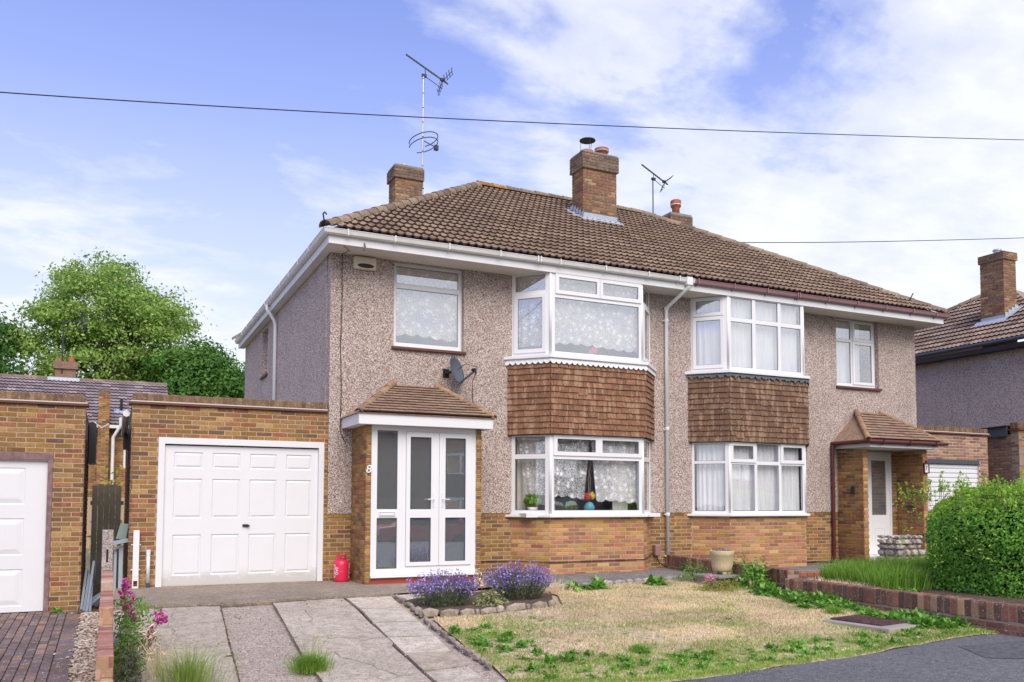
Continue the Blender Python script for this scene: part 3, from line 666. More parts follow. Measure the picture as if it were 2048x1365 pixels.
        lo = X((8.345, 8.945, .91, 1.885, 0), (9.02, 9.61, .91, 1.885, 0), (9.685, 10.285, .91, 1.885, 0), (8.315, 8.955, 1.95, 2.335, 1), (9.02, 9.61, 1.965, 2.325, 0), (9.675, 10.315, 1.95, 2.335, 1))
        us = [(.08, L1-.1, 5.06, 5.42, 1), (.08, L1-.1, 3.94, 5.0, 1)]; ls = [(.07, L1-.09, 1.96, 2.32, 0), (.07, L1-.09, .91, 1.9, 0)]
    for (z0, z1, fc, sc, gm) in ((3.875, 5.455, up, us, M_glass_hi), (.863, 2.352, lo, ls, M_glass)):
        mir = [(L1-c[1], L1-c[0], *c[2:]) for c in sc]
        window(root, 'bay_window', q[0], q[1], z0, z1, sc, gm=gm); window(root, 'bay_window', q[1], q[2], z0, z1, fc, gm=gm); window(root, 'bay_window', q[2], q[3], z0, z1, mir, gm=gm)
        for k in (1, 2): MB().lathe([(.028, z0), (.028, z1)], (q[k][0]+(.012 if k == 1 else -.012), q[k][1]+.012, 0), 10).build('bay_corner_post', M_white, root, smooth=True)
    MB().prism(outline(bay, -.08), 5.456, 5.462).build('bay_ceiling', M_innerdk, root)
    # the other window
    if left:
        window(root, 'window', (1.153, 0), (2.512, 0), 3.895, 5.455, [(.075, 1.285, 5.075, 5.395, 0), (.075, 1.285, 3.985, 4.985, 0)], set_back=.09, gm=M_glass_hi)
        MB().box((1.11, -.075, 3.835), (2.55, .1, 3.885)).build('window_sill', M_sill, root, bevel=.006)
        sw = window(root, 'side_window', (0, 7.34), (0, 6.46), 4.2, 5.35, [(.06, .82, 4.26, 5.29, 0)], set_back=.12)
        MB().box((-.06, 6.42, 4.14), (.1, 7.38, 4.195)).build('window_sill', M_sill, root)
    else:
        s = 11.94
        window(root, 'window', (s, 0), (13.306, 0), 3.84, 5.455, [(12.03-s, 12.515-s, 4.985, 5.42, 0), (12.03-s, 12.515-s, 3.93, 4.915, 0), (12.585-s, 13.225-s, 4.97, 5.42, 1), (12.585-s, 13.225-s, 3.93, 4.92, 1)], set_back=.1, gm=M_glass_hi, ring=.045)
        MB().box((11.9, -.075, 3.775), (13.35, .1, 3.828)).build('window_sill', M_sill, root, bevel=.006)
    # soffit, fascia, gutter
    ex0, ex1 = (-.185, XM-.001) if left else (XM+.001, 14.86)
    so = MB().box((ex0+.012, -.585, 5.455), (ex1-(.012 if not left else 0), -.016, 5.467))
    if left: so.box((-.173, -.016, 5.455), (-.016, BACK+.2, 5.467))
    else: so.box((XR+.016, -.016, 5.455), (14.848, BACK+.2, 5.467))
    so.build('soffit', M_soffit, root)
    fa = MB().box((ex0, -.61, 5.44), (ex1, -.586, 5.61))
    if left: fa.box((-.185, -.585, 5.44), (-.165, BACK+.2, 5.61))
    else: fa.box((14.84, -.585, 5.44), (14.86, BACK+.2, 5.61))
    fa.build('fascia', M_whitepaint, root, bevel=.004)
    gp = [(-.008, -.055), (-.06, -.055), (-.085, -.035), (-.105, .03), (-.112, .032), (-.095, .045), (-.008, .045)]
    gu = MB(); gz = 5.635
    def sweep(A, B, n, miterA=0, miterB=0):
        A, B = V(A), V(B); d = (B-A).normalized(); n = V(n); ring = []
        for end, mt in ((A, -miterA), (B, miterB)):
            ring.append([end+n*(-p[0])+V((0, 0, p[1]))+d*(mt*(-p[0])) for p in gp])
        k = len(gp); gu.add(ring[0]+ring[1], [(i, (i+1) % k, (i+1) % k+k, i+k) for i in range(k)]+[tuple(range(k))[::-1], tuple(range(k, 2*k))])
    if left:
        sweep((ex0, -.61, gz), (XM+.06, -.61, gz-.008), (0, -1, 0), 1, 0); sweep((-.185, BACK+.2, gz), (-.185, -.61, gz), (-1, 0, 0), 0, 1)
    else:
        sweep((XM+.07, -.61, gz-.008), (14.9, -.61, gz), (0, -1, 0), 0, 1); sweep((14.86, -.61, gz), (14.86, BACK+.2, gz), (1, 0, 0), 0, 0)
    gu.build('gutter', M_gutter if left else M_gutter_br, root)
    br = MB()
    for x in ([.12, .95, 1.95, 2.95, 3.72, 3.78, 4.2, 5.2, 6.2, 6.95] if left else [7.42, 8.35, 9.25, 10.1, 10.16, 11.0, 11.9, 12.8, 13.7, 14.5]):
        br.box((x-.012, -.727, gz-.062), (x+.012, -.612, gz-.056)); br.box((x-.012, -.733, gz-.06), (x+.012, -.7265, gz+.05)); br.box((x-.01, -.63, gz-.1), (x+.01, -.611, gz-.06))
    if left:
        for y in np.arange(.5, 10.4, .95): br.box((-.308, y-.012, gz-.062), (-.19, y+.012, gz-.056)); br.box((-.308, y-.012, gz-.06), (-.3, y+.012, gz+.05))
    br.build('gutter_bracket', M_gutter if left else M_gutter_br, root)
    eb = MB().box((ex0, -.615, 5.612), (ex1, -.56, 5.69))
    if left: eb.box((-.2, -.555, 5.612), (-.15, BACK+.2, 5.69))
    else: eb.box((14.83, -.555, 5.612), (14.88, BACK+.2, 5.69))
    eb.build('eaves_filler', M_tedge, root)
    # roof
    ez, rz = ROOF_A, ROOF_B; dn = .05; rf = MB(); ra, rb = (AL, XM) if left else (XM, AR)
    e0, e1 = (HL, XM) if left else (XM, HR)
    rf.quad((e0, EY, ez-dn), (e1, EY, ez-dn), (rb, RY, rz-dn), (ra, RY, rz-dn))
    yb = BACK+.3
    rf.quad((e1, yb, ez-dn), (e0, yb, ez-dn), (ra, RY, rz-dn), (rb, RY, rz-dn))
    if left: rf.quad((HL, yb, ez-dn), (HL, EY, ez-dn), (AL, RY, rz-dn))
    else: rf.quad((HR, EY, ez-dn), (HR, yb, ez-dn), (AR, RY, rz-dn))
    roof = rf.build('roof', M_roof, root)
    tiles = [rooftile('roof_tile', M_roof)]
    tile_slope(T, roof, [(e0, EY, ez), (e1, EY, ez), (rb, RY, rz), (ra, RY, rz)], tiles, .30, .31)
    RT = Pieces(root, 'ridge_tile', M_ridge, 'ridge_tiling'); hp = halfpipe('ridge_tile', M_ridge)
    lich = lambda i, n: (M_ridge_or if i < 2 else None)
    if left:
        ridge_run(RT, roof, (HL+.02, EY+.02, ez+.0), (AL, RY, rz+.03), hp); ridge_run(RT, roof, (AL-.05, RY, rz+.03), (XM, RY, rz+.03), hp, mats=lich)
        ridge_run(RT, roof, (HL, yb, ez), (AL, RY, rz), hp)
    else:
        ridge_run(RT, roof, (HR-.02, EY+.02, ez), (AR, RY, rz+.03), hp); ridge_run(RT, roof, (XM, RY, rz+.03), (AR+.05, RY, rz+.03), hp)
    RT.finish()
    # hip irons
    hi = MB()
    hk = [(HL+.02, -.7, ez+.0), (HL-.03, -.74, ez+.1), (HL-.05, -.76, ez+.18), (HL-.02, -.74, ez+.22), (HL+.02, -.72, ez+.19)] if left else [(HR-.7, -.15, ez+.35), (HR-.6, -.2, ez+.55)]
    hi.tube(hk, .014, 6); hi.build('hip_iron', M_black, root)
    return root, P, T, H, wall, plinth, roof

def chimney(root, P, roof, x0, x1, y0, y1, zb, zcap, ztop, label=None):
    core = MB().box((x0+.008, y0+.008, zb-1), (x1-.008, y1-.008, zcap)); core.box((x0-.035, y0-.035, zcap), (x1+.035, y1+.035, ztop))
    ch = core.build('chimney', M_mortar_dk, roof)
    for a, b in (((x0, y0), (x1, y0)), ((x0, y1), (x0, y0)), ((x1, y0), (x1, y1))):
        brick_wall(P, ch, a, b, zb, zcap, mat=M_chim, L=.225, off=.03, zero=zb)
    k = .045
    for a, b in (((x0-k, y0-k), (x1+k, y0-k)), ((x0-k, y1+k), (x0-k, y0-k)), ((x1+k, y0-k), (x1+k, y1+k))):
        brick_wall(P, ch, a, b, zcap, ztop, mat=M_chimtop, off=.08, zero=zcap)
    MB().prism([(x0-.02, y0-.02), (x1+.02, y0-.02), (x1+.02, y1+.02), (x0-.02, y1+.02)], ztop, ztop+.04).build('chimney_cap', M_slabgrey, root)
    return ch

h8, P8, T8, H8, wall8, plinth8, roof8 = make_house(True)
h9, P9, T9, H9, wall9, plinth9, roof9 = make_house(False)
chimney(h8, P8, roof8, 6.90, 7.86, 3.1, 3.66, 7.92, 9.30, 9.70)
# lead flashing round the centre chimney
fl = MB(); fy = 3.1-.03; fz = ROOF_A+(fy-EY)*(ROOF_B-ROOF_A)/(RY-EY); sl = (ROOF_B-ROOF_A)/(RY-EY)
ap = lambda y, k=.07: ROOF_A+(y-EY)*sl+k
fl.quad((6.78, 2.93, ap(2.93)), (7.98, 2.93, ap(2.93)), (7.98, 3.085, ap(3.085, .09)), (6.78, 3.085, ap(3.085, .09)))
fl.quad((6.89, 3.085, ap(3.085)), (7.87, 3.085, ap(3.085)), (7.87, 3.085, ap(3.085)+.13), (6.89, 3.085, ap(3.085)+.13))
n = 5
for i in range(n):
    a = 3.05+i*.13; b = a+.16
    fl.quad((6.885, b, ap(b)-.02), (6.885, a, ap(a)-.02), (6.885, a, ap(a)+.19), (6.885, b, ap(b)+.06))
    fl.quad((7.875, a, ap(a)-.02), (7.875, b, ap(b)-.02), (7.875, b, ap(b)+.06), (7.875, a, ap(a)+.17))
    fl.quad((6.885, b, ap(b)), (6.7-.03*(i % 2), b, ap(b)), (6.7-.02*(i % 2), a, ap(a)), (6.885, a, ap(a)))
    fl.quad((7.875, a, ap(a)), (8.02, a, ap(a)), (8.02, b, ap(b)), (7.875, b, ap(b)))
fl.build('chimney_flashing', M_lead, h8)
# pots on the centre chimney
mb = MB().lathe([(.16, 9.72), (.18, 9.74), (.17, 9.86), (.13, 9.88), (.12, 9.88)], (7.17, 3.4, 0), 18); p = mb.build('chimney_pot', M_term, h8, smooth=True); p['label'] = 'squat clay pot under a metal rain hood'
mb = MB().lathe([(.205, 10.135), (.2, 10.15), (.06, 10.2), (.04, 10.215)], (7.2, 3.4, 0), 22)
for a in (0.4, 2.5, 4.6): mb.bar((7.17+.15*math.cos(a), 3.4+.15*math.sin(a), 9.84), (7.2+.17*math.cos(a), 3.4+.17*math.sin(a), 10.14), .008)
mb.build('rain_hood', M_antenna, h8)
def clay_pot(root, x, y, z, h=.3, r=.13, nm='chimney_pot'):
    pt = MB().lathe([(r*.85, z), (r*.85, z+h*.55), (r*.95, z+h*.6)], (x, y, 0), 18).build(nm, M_term, root, smooth=True)
    c = MB().lathe([(r*1.25, z+h*.72), (r*1.2, z+h*.95), (r*.9, z+h), (r*.2, z+h+.01)], (x, y, 0), 18)
    for i in range(10):
        a = i*.628; c.bar((x+r*1.02*math.cos(a), y+r*1.02*math.sin(a), z+h*.55), (x+r*1.1*math.cos(a), y+r*1.1*math.sin(a), z+h*.73), .02)
    c.build('pot_terminal', M_term, pt)
    b = MB().lathe([(r*1.16, z+h*.66), (r*1.24, z+h*.68), (r*1.24, z+h*.72), (r*1.16, z+h*.73)], (x, y, 0), 18); b.build('pot_band', M_whitepaint, pt)
clay_pot(h8, 7.6, 3.38, 9.73, .27, .15)
chimney(h8, P8, roof8, 2.80, 3.50, 5.3, 5.85, 8.0, 9.14, 9.44)
MB().lathe([(.09, 9.46), (.09, 9.56), (.075, 9.56)], (3.08, 5.5, 0), 14).build('chimney_pot', M_metal, h8)
chimney(h9, P9, roof9, 11.10, 11.80, 5.3, 5.85, 8.2, 9.14, 9.46)
clay_pot(h9, 11.46, 5.55, 9.48, .5, .13)

# ------------------------------------------------------------------ porch of the left house
pwo = MB().box((.422, -.944, -.42), (.49, .0-.016, 2.362)).build('porch_wall', M_mortar, h8); MB().box((2.39, -.944, -.42), (2.478, -.016, 2.362)).build('porch_wall', M_mortar, h8)
brick_wall(P8, pwo, (.41, -.012), (.41, -.95), -.295, 2.36, off=.02, mat=M_brick, zero=-.295)
brick_wall(P8, pwo, (.41, -.95), (.505, -.95), -.295, 2.36, L=.3, zero=-.295)
brick_wall(P8, pwo, (2.39, -.95), (2.49, -.95), -.295, 2.36, L=.3, zero=-.295)
brick_wall(P8, pwo, (2.49, -.95), (2.49, -.012), -.295, 2.36, zero=-.295)
fr = MB().slab((.505, -.93), (2.39, -.93), -.145, 2.36, 0, .07, [(.107, .457, .96, 2.28), (.107, .457, -.03, .813), (.605, 1.79, .0, 2.275)]).build('porch_frame', M_white, h8, bevel=.004)
for a, b in ((.96, 2.28), (-.03, .813)):
    MB().slab((.61, -.905), (.964, -.905), a-.003, b+.003, 0, .004).build('pane', M_glass_porch, fr)
    MB().slab((.612, -.93), (.962, -.93), a, b, -.01, .03, [(.008, .342, a+.008, b-.008)]).build('gasket', M_dark, fr)
MB().slab((.648, -.932), (.925, -.932), .84, .925, .014, 0, ()).build('letterbox', M_white, fr, bevel=.004)
MB().slab((.66, -.932), (.915, -.932), .853, .912, .017, -.0145, [(.006, .249, .859, .906)]).build('letterbox_rim', M_metal, fr)
MB().box((.50, -1.01, -.172), (2.42, -.932, -.146)).build('porch_sill', M_white, h8, bevel=.005)
MB().box((.506, -.955, -.4), (2.40, -.2, -.1725)).build('porch_step', M_step, h8)
MB().box((.506, -.1, -.16), (2.38, -.08, 2.3)).build('porch_back', M_inner, h8)
for x0, x1, g0, g1, hx in ((1.113, 1.70, 1.185, 1.556, 1.60), (1.705, 2.293, 1.818, 2.191, 1.76)):
    lf = MB().slab((x0, -.93), (x1, -.93), .003, 2.272, .02, .04, [(g0-x0, g1-x0, .958, 2.187), (g0-x0, g1-x0, .07, .815)]).build('porch_door', M_white, h8, bevel=.004)
    for a, b in ((.958, 2.187), (.07, .815)):
        MB().slab((g0-.003, -.915), (g1+.003, -.915), a-.003, b+.003, 0, .004).build('pane', M_glass_porch, lf)
        MB().slab((g0, -.93), (g1, -.93), a, b, .012, .02, [(.007, g1-g0-.007, a+.007, b-.007)]).build('gasket', M_dark, lf)
    hd = MB().box((hx-.013, -.962, 1.0), (hx+.013, -.951, 1.24)); sgn = -1 if hx < 1.7 else 1
    hd.tube([(hx, -.962, 1.13), (hx, -1.0, 1.13), (hx+sgn*.12, -1.0, 1.128)], .009, 8); hd.build('door_handle', M_whitepaint, lf)
# canopy
cn = MB().box((.252, -1.13, 2.362), (2.6, -.02, 2.37)); cn.build('porch_soffit', M_whitepaint, h8)
fa = MB().box((.23, -1.15, 2.355), (2.622, -1.131, 2.535)); fa.box((.23, -1.13, 2.355), (.25, -.016, 2.535)); fa.box((2.602, -1.13, 2.355), (2.622, -.016, 2.535)); fa.build('porch_fascia', M_whitepaint, h8, bevel=.004)
def porch_roof(root, T, EX0, EX1, EYY, ze, AX0, AX1, za, both=True):
    rf = MB(); d = .012
    rf.quad((EX0, EYY, ze-d), (EX1, EYY, ze-d), (AX1, -.02, za-d), (AX0, -.02, za-d)); rf.quad((EX0, -.02, ze-d), (EX0, EYY, ze-d), (AX0, -.02, za-d)); rf.quad((EX1, EYY, ze-d), (EX1, -.02, ze-d), (AX1, -.02, za-d))
    pr = rf.build('porch_roof', M_ptile, root); pt = [plaintile('porch_roof_tile', M_ptile, .2, .15, .018, .026, seed=20+i) for i in range(4)]
    tile_slope(T, pr, [(EX0, EYY, ze), (EX1, EYY, ze), (AX1, -.02, za), (AX0, -.02, za)], pt, .2, .125, stagger=.5)
    tile_slope(T, pr, [(EX0, -.02, ze), (EX0, EYY, ze), (AX0, -.02, za), (AX0, -.021, za)], pt, .2, .125, stagger=.5)
    R = Pieces(root, 'porch_hip_tile', M_pridge, 'porch_hip_tiling'); hp = halfpipe('porch_hip_tile', M_pridge, .44, .07, .058)
    ridge_run(R, pr, (EX0+.02, EYY+.02, ze+.0), (AX0, -.0, za+.04), hp, .36); ridge_run(R, pr, (EX1-.02, EYY+.02, ze+.0), (AX1, 0, za+.04), hp, .36); R.finish()
PT8 = Pieces(h8, 'porch_roof_tile', M_ptile, 'porch_tiling'); porch_roof(h8, PT8, .2, 2.66, -1.18, 2.545, 1.17, 1.98, 3.17); PT8.finish()

# ------------------------------------------------------------------ porch of the right house
pwo = MB().box((11.909, -.752, -.42), (12.05, -.02, 2.30)).build('porch_wall', M_mortar, h9); MB().box((13.84, -.752, -.42), (13.97, -.02, 2.34)).build('porch_wall', M_mortar, h9); MB().box((12.051, -.14, 2.312), (13.839, -.02, 2.344)).build('porch_lintel', M_mortar, h9)
brick_wall(P9, pwo, (11.9, -.012), (11.9, -.76), -.22, 2.30, zero=-.295)
brick_wall(P9, pwo, (11.9, -.76), (12.06, -.76), -.22, 2.30, L=.3, zero=-.295, mat=M_brick_bright)
brick_wall(P9, pwo, (13.83, -.76), (13.98, -.76), -.22, 2.34, L=.3, zero=-.295, mat=M_brick_bright)
brick_wall(P9, pwo, (13.83, -.02), (13.83, -.76), -.22, 2.34, zero=-.295)
brick_wall(P9, pwo, (13.66, -.02), (13.83, -.02), -.22, 2.34, zero=-.295); brick_wall(P9, pwo, (12.06, -.02), (13.66, -.02), 2.30, 2.36, zero=2.29)
df = MB().slab((12.15, -.016), (13.655, -.016), -.14, 2.30, 0, .07, [(.06, .68, -.1, 2.24), (.72, 1.45, -.1, 2.24)]).build('door_frame', M_white, h9, bevel=.004)
for nm, a, b in (('side_panel', 12.212, 12.828), ('front_door', 12.872, 13.598)):
    g0, g1 = a+.13, b-.12
    dl = MB().slab((a, -.01), (b, -.01), -.098, 2.238, -.005, .04, [(g0-a, g1-a, .80, 2.10)]).build(nm, M_white, h9, bevel=.004)
    MB().slab((g0-.003, 0), (g1+.003, 0), .797, 2.103, 0, .004).build('pane', M_glass_porch, dl)
    m = MB().slab((g0, -.01), (g1, -.01), 0.0, .66, -.002, .004, [(.02, g1-g0-.02, .02, .64)]); m.slab((g0+.08, -.01), (g1-.08, -.01), .08, .5, .002, .004, [(.012, g1-g0-.172, .092, .488)]); m.build('door_moulding', M_white, dl)
MB().box((12.07, -.42, -.36), (13.8, -.03, -.142)).build('door_step', M_whitepaint, h9, bevel=.01)
MB().box((12.15, .3, -.14), (13.66, .32, 2.3)).build('hall_wall', M_inner, h9)
cn = MB().box((11.86, -1.0, 2.345), (14.0, -.02, 2.352)); cn.build('porch_soffit', M_whitepaint, h9)
fa = MB().box((11.84, -1.02, 2.335), (14.02, -1.001, 2.43)); fa.box((11.84, -1.0, 2.335), (11.86, -.016, 2.43)); fa.box((14.0, -1.0, 2.335), (14.02, -.016, 2.43)); fa.build('porch_fascia', M_whitepaint, h9)
gu = MB().tube([(11.73, -.0, 2.455), (11.76, -1.05, 2.455)], .05, 10); gu.tube([(11.72, -1.08, 2.455), (14.15, -1.08, 2.46)], .05, 10)
g_ = gu.build('porch_gutter', M_pipe_br, h9, smooth=False)
MB().tube([(14.15, -1.08, 2.46), (14.27, -1.08, 2.462)], .035, 8).build('gutter_outlet', M_black, h9)
b = MB()
for x in (12.15, 13.0, 13.85): b.box((x-.015, -1.14, 2.39), (x+.015, -1.02, 2.40)); b.box((x-.015, -1.141, 2.4), (x+.015, -1.131, 2.5))
b.build('gutter_bracket', M_black, h9)
PT9 = Pieces(h9, 'porch_roof_tile', M_ptile, 'porch_tiling'); porch_roof(h9, PT9, 11.74, 14.1, -1.08, 2.50, 12.54, 13.33, 3.22); PT9.finish()
MB().tube([(11.70, -.07, 2.42), (11.70, -.07, -.22)], .04, 12).tube([(11.70, -.07, -.22), (11.7, -.12, -.28)], .045, 12).build('downpipe', M_pipe_br, h9)
b = MB()
for z in (1.75, 1.45, .7, .15, 2.38): b.lathe([(.05, z-.02), (.05, z+.02)], (11.70, -.07, 0), 12)
b.build('pipe_collar', M_pipe_br, h9)
MB().box((11.865, -.52, 1.28), (11.899, -.42, 1.46)).build('doorbell_box', M_black, h9, bevel=.01)
MB().box((13.80, -.5, .98), (13.829, -.3, 1.03)).build('wall_letter_slot', M_black, h9)

P8.finish(); P9.finish(); T8.finish(); T9.finish(); H8.finish(); H9.finish()

# downpipes and small fittings of the left house
dp = MB().tube([(7.2, -.665, 5.60), (7.2, -.665, 5.5), (7.17, -.62, 5.44), (7.09, -.12, 5.2), (7.075, -.065, 5.12), (7.075, -.065, -.24)], .038, 12); dp.build('downpipe', M_white, h8, smooth=True)
b = MB()
for z in (4.9, 2.62, .84, 5.16): b.lathe([(.046, z-.03), (.05, z), (.046, z+.03)], (7.075, -.065, 0), 12)
for z in (4.9, 2.6, .84, -.02): b.box((7.01, -.05, z-.012), (7.14, -.012, z+.012))
b.box((7.13, -.725, 5.53), (7.27, -.6, 5.69)); b.build('pipe_bracket', M_white, h8)
dp = MB().tube([(-.25, 5.2, 5.6), (-.25, 5.2, 5.48), (-.2, 5.2, 5.42), (-.09, 5.2, 5.25), (-.06, 5.2, 5.15), (-.06, 5.2, 2.4)], .042, 12); o = dp.build('downpipe', M_white, h8, smooth=True)
MB().tube([(.19, -.03, 5.45), (.2, -.024, 4.6), (.185, -.024, 3.8), (.21, -.024, 3.1), (.2, -.024, 2.3), (.3, -.024, 2.1)], .007, 5).build('cable', M_black, h8)
MB().tube([(.1, -.5, 5.445), (.25, -.3, 5.442), (.19, -.03, 5.44)], .005, 5).build('cable', M_black, h8)
MB().tube([(2.5, -.02, -.02), (3.4, -.02, -.03), (4.03, -.6, -.035), (6.14, -.6, -.03), (6.72, -.02, .03), (6.78, -.03, .03)], .008, 5).build('cable', M_black, h8)
MB().bar((.42, -.64, 5.50), (.42, -.7, 5.42), .02).bar((.42, -.7, 5.42), (.40, -.72, 5.34), .008).bar((.40, -.72, 5.34), (.37, -.68, 5.42), .008).build('wire_hook', M_dark, h8)

def textmesh(s, size, name, mat, parent, M, depth=.004, shear=0):
    cu = bpy.data.curves.new('lettering', 'FONT'); cu.body = s; cu.size = size; cu.extrude = depth; cu.shear = shear; cu.align_x = 'CENTER'; cu.align_y = 'CENTER'; cu.offset = size*.01
    o = bpy.data.objects.new('lettering', cu); COL.objects.link(o); dg = bpy.context.evaluated_depsgraph_get(); dg.update()
    me = bpy.data.meshes.new_from_object(o.evaluated_get(dg)); bpy.data.objects.remove(o); me.materials.clear(); me.materials.append(mat)
    r = bpy.data.objects.new(name, me); wl = WL[parent.name] if parent else V((0, 0, 0)); M = M.copy(); M.translation = M.translation-wl; r.matrix_basis = M
    link(r, parent, M.translation+wl); return r
FACE = lambda p: basis(V((1, 0, 0)), V((0, 0, 1)), V((0, -1, 0)), p)
# ------------------------------------------------------------------ fittings standing on their own
tag(textmesh('8', .185, 'house_number', M_whitepaint, None, FACE(V((.450, -.972, 1.62))), .005, .15), 'white number 8 on the brick corner of the glazed porch', 'house number')
al = thing('burglar_alarm', (.6, -.014, 5.33), 'cream alarm box with black grille under the eaves above the porch', 'alarm box')
MB().box((.385, -.1, 5.205), (.80, -.015, 5.435)).build('alarm_case', M_cream, al, bevel=.03)
m = MB(); c = V((.60, -.103, 5.268)); m.add([c+V((.15*math.cos(t), 0, .04*math.sin(t))) for t in np.linspace(0, 6.283, 24, endpoint=False)], [tuple(range(24))]); m.add([c+V((.15*math.cos(t), .012, .04*math.sin(t))) for t in np.linspace(0, 6.283, 24, endpoint=False)], [tuple(range(24))]); m.build('alarm_grille', M_black, al)

sd_ = thing('satellite_dish', (2.22, -.02, 3.46), 'dark grey satellite dish fixed beside the first floor window', 'satellite dish')
def dish():
    ax = V((.6, -.74, .26)).normalized(); s = V((0, 0, 1)).cross(ax).normalized(); u = ax.cross(s); c = V((2.29, -.27, 3.50)); m = MB(); vs = []; R_, n = 6, 28
    for sgn in (0, .012):
        for i in range(R_+1):
            r = .24*i/R_
            for j in range(n):
                t = 6.2832*j/n; vs.append(c+s*(r*.95*math.cos(t))+u*(r*1.12*math.sin(t))+ax*(-.075+.075*(i/R_)**2-sgn))
    fs = []
    k = (R_+1)*n
    for b in (0, k):
        for i in range(R_):
            for j in range(n): fs.append((b+i*n+j, b+i*n+(j+1) % n, b+(i+1)*n+(j+1) % n, b+(i+1)*n+j))
    for j in range(n): fs.append((R_*n+j, R_*n+(j+1) % n, k+R_*n+(j+1) % n, k+R_*n+j))
    m.add(vs, fs); m.build('reflector', M_dish, sd_, smooth=True)
    arm0 = c-u*.25; lnb = c+ax*.36-u*.13
    MB().bar(arm0, lnb, .03, .03).build('arm', M_dark, sd_)
    MB().tube([lnb+V((0, 0, .0)), lnb-ax*.07+u*.03], [.035, .03], 12).tube([lnb+V((.0, 0, -.01)), lnb+V((.0, 0, -.07))], .018, 8).build('receiver', M_black, sd_)
    MB().tube([c-ax*.09, V((2.16, -.02, 3.46))], .028, 8).box((2.1, -.03, 3.38), (2.22, -.015, 3.54)).build('wall_bracket', M_black, sd_)
    MB().tube([lnb, lnb+V((.03, 0, .06)), c+ax*.2+u*.05, c+ax*.0], .006, 5).tube([lnb-V((0, 0, .07)), lnb+V((-.02, .1, -.2)), V((2.70, -.022, 3.1)), V((2.69, -.022, 2.5))], .007, 5).build('cable', M_black, sd_)
dish()

mt = thing('meter_box', (6.8, -.05, .1), 'small brown service box with black cable on brick beside the white downpipe', 'service box')
MB().box((6.73, -.12, -.01), (6.87, -.012, .215)).build('box_cover', M_gutter_br, mt, bevel=.02)
MB().tube([(6.8, -.07, 0), (6.8, -.07, -.06), (6.84, -.09, -.15), (6.95, -.12, -.22), (7.2, -.2, -.262), (7.6, -.35, -.262)], .012, 6).build('cable', M_black, mt)

gas = thing('gas_cylinder', (.2, -.26, -.29), 'red gas cylinder standing between the white garage door and the porch', 'gas cylinder')
gx, gy = .2, -.25
MB().lathe([(.10, -.285), (.128, -.26), (.132, -.23), (.132, .02), (.12, .065), (.085, .095), (.05, .105), (.0, .107)], (gx, gy, 0), 28).build('cylinder_body', M_red, gas, smooth=True)
MB().lathe([(.1325, -.105), (.1345, -.1), (.1325, -.095)], (gx, gy, 0), 28).build('weld_seam', M_red, gas)
m = MB()
for k in range(22):
    if 8 <= k <= 10 or 17 <= k <= 19: hh = (.155, .175)
    else: hh = (.09, .175)
    a, b = 6.2832*k/22-.6, 6.2832*(k+1)/22-.6; r = .085
    p = lambda t, rr, z: (gx+rr*math.cos(t), gy+rr*math.sin(t), z)
    m.add([p(a, r, hh[0]), p(b, r, hh[0]), p(b, r, hh[1]), p(a, r, hh[1]), p(a, r-.006, hh[0]), p(b, r-.006, hh[0]), p(b, r-.006, hh[1]), p(a, r-.006, hh[1])], [(0,1,2,3), (5,4,7,6), (3,2,6,7), (1,0,4,5)])
m.build('collar', M_red, gas)
MB().lathe([(.018, .1), (.018, .15), (.028, .15), (.028, .165)], (gx, gy, 0), 10).tube([(gx, gy, .13), (gx+.045, gy-.03, .13)], .012, 8).build('valve', M_metal, gas)
for s, a in (('CALOR', 3.45), ('GAS', 3.85), ('CALOR GAS', 5.75)):      # vertical white letters on the curved side
    me = textmesh(s, .07 if s != 'CALOR GAS' else .05, 'lettering', M_letter, gas, Matrix.Identity(4), .001)
    wl = WL[gas.name]; me.matrix_basis = Matrix.Identity(4); R_ = .134
    for v in me.data.vertices:
        along, across, out = v.co.x, v.co.y, v.co.z; t = a+across/R_
        v.co = V((gx+(R_+out)*math.cos(t), gy+(R_+out)*math.sin(t), -.09+along*1.0))-wl

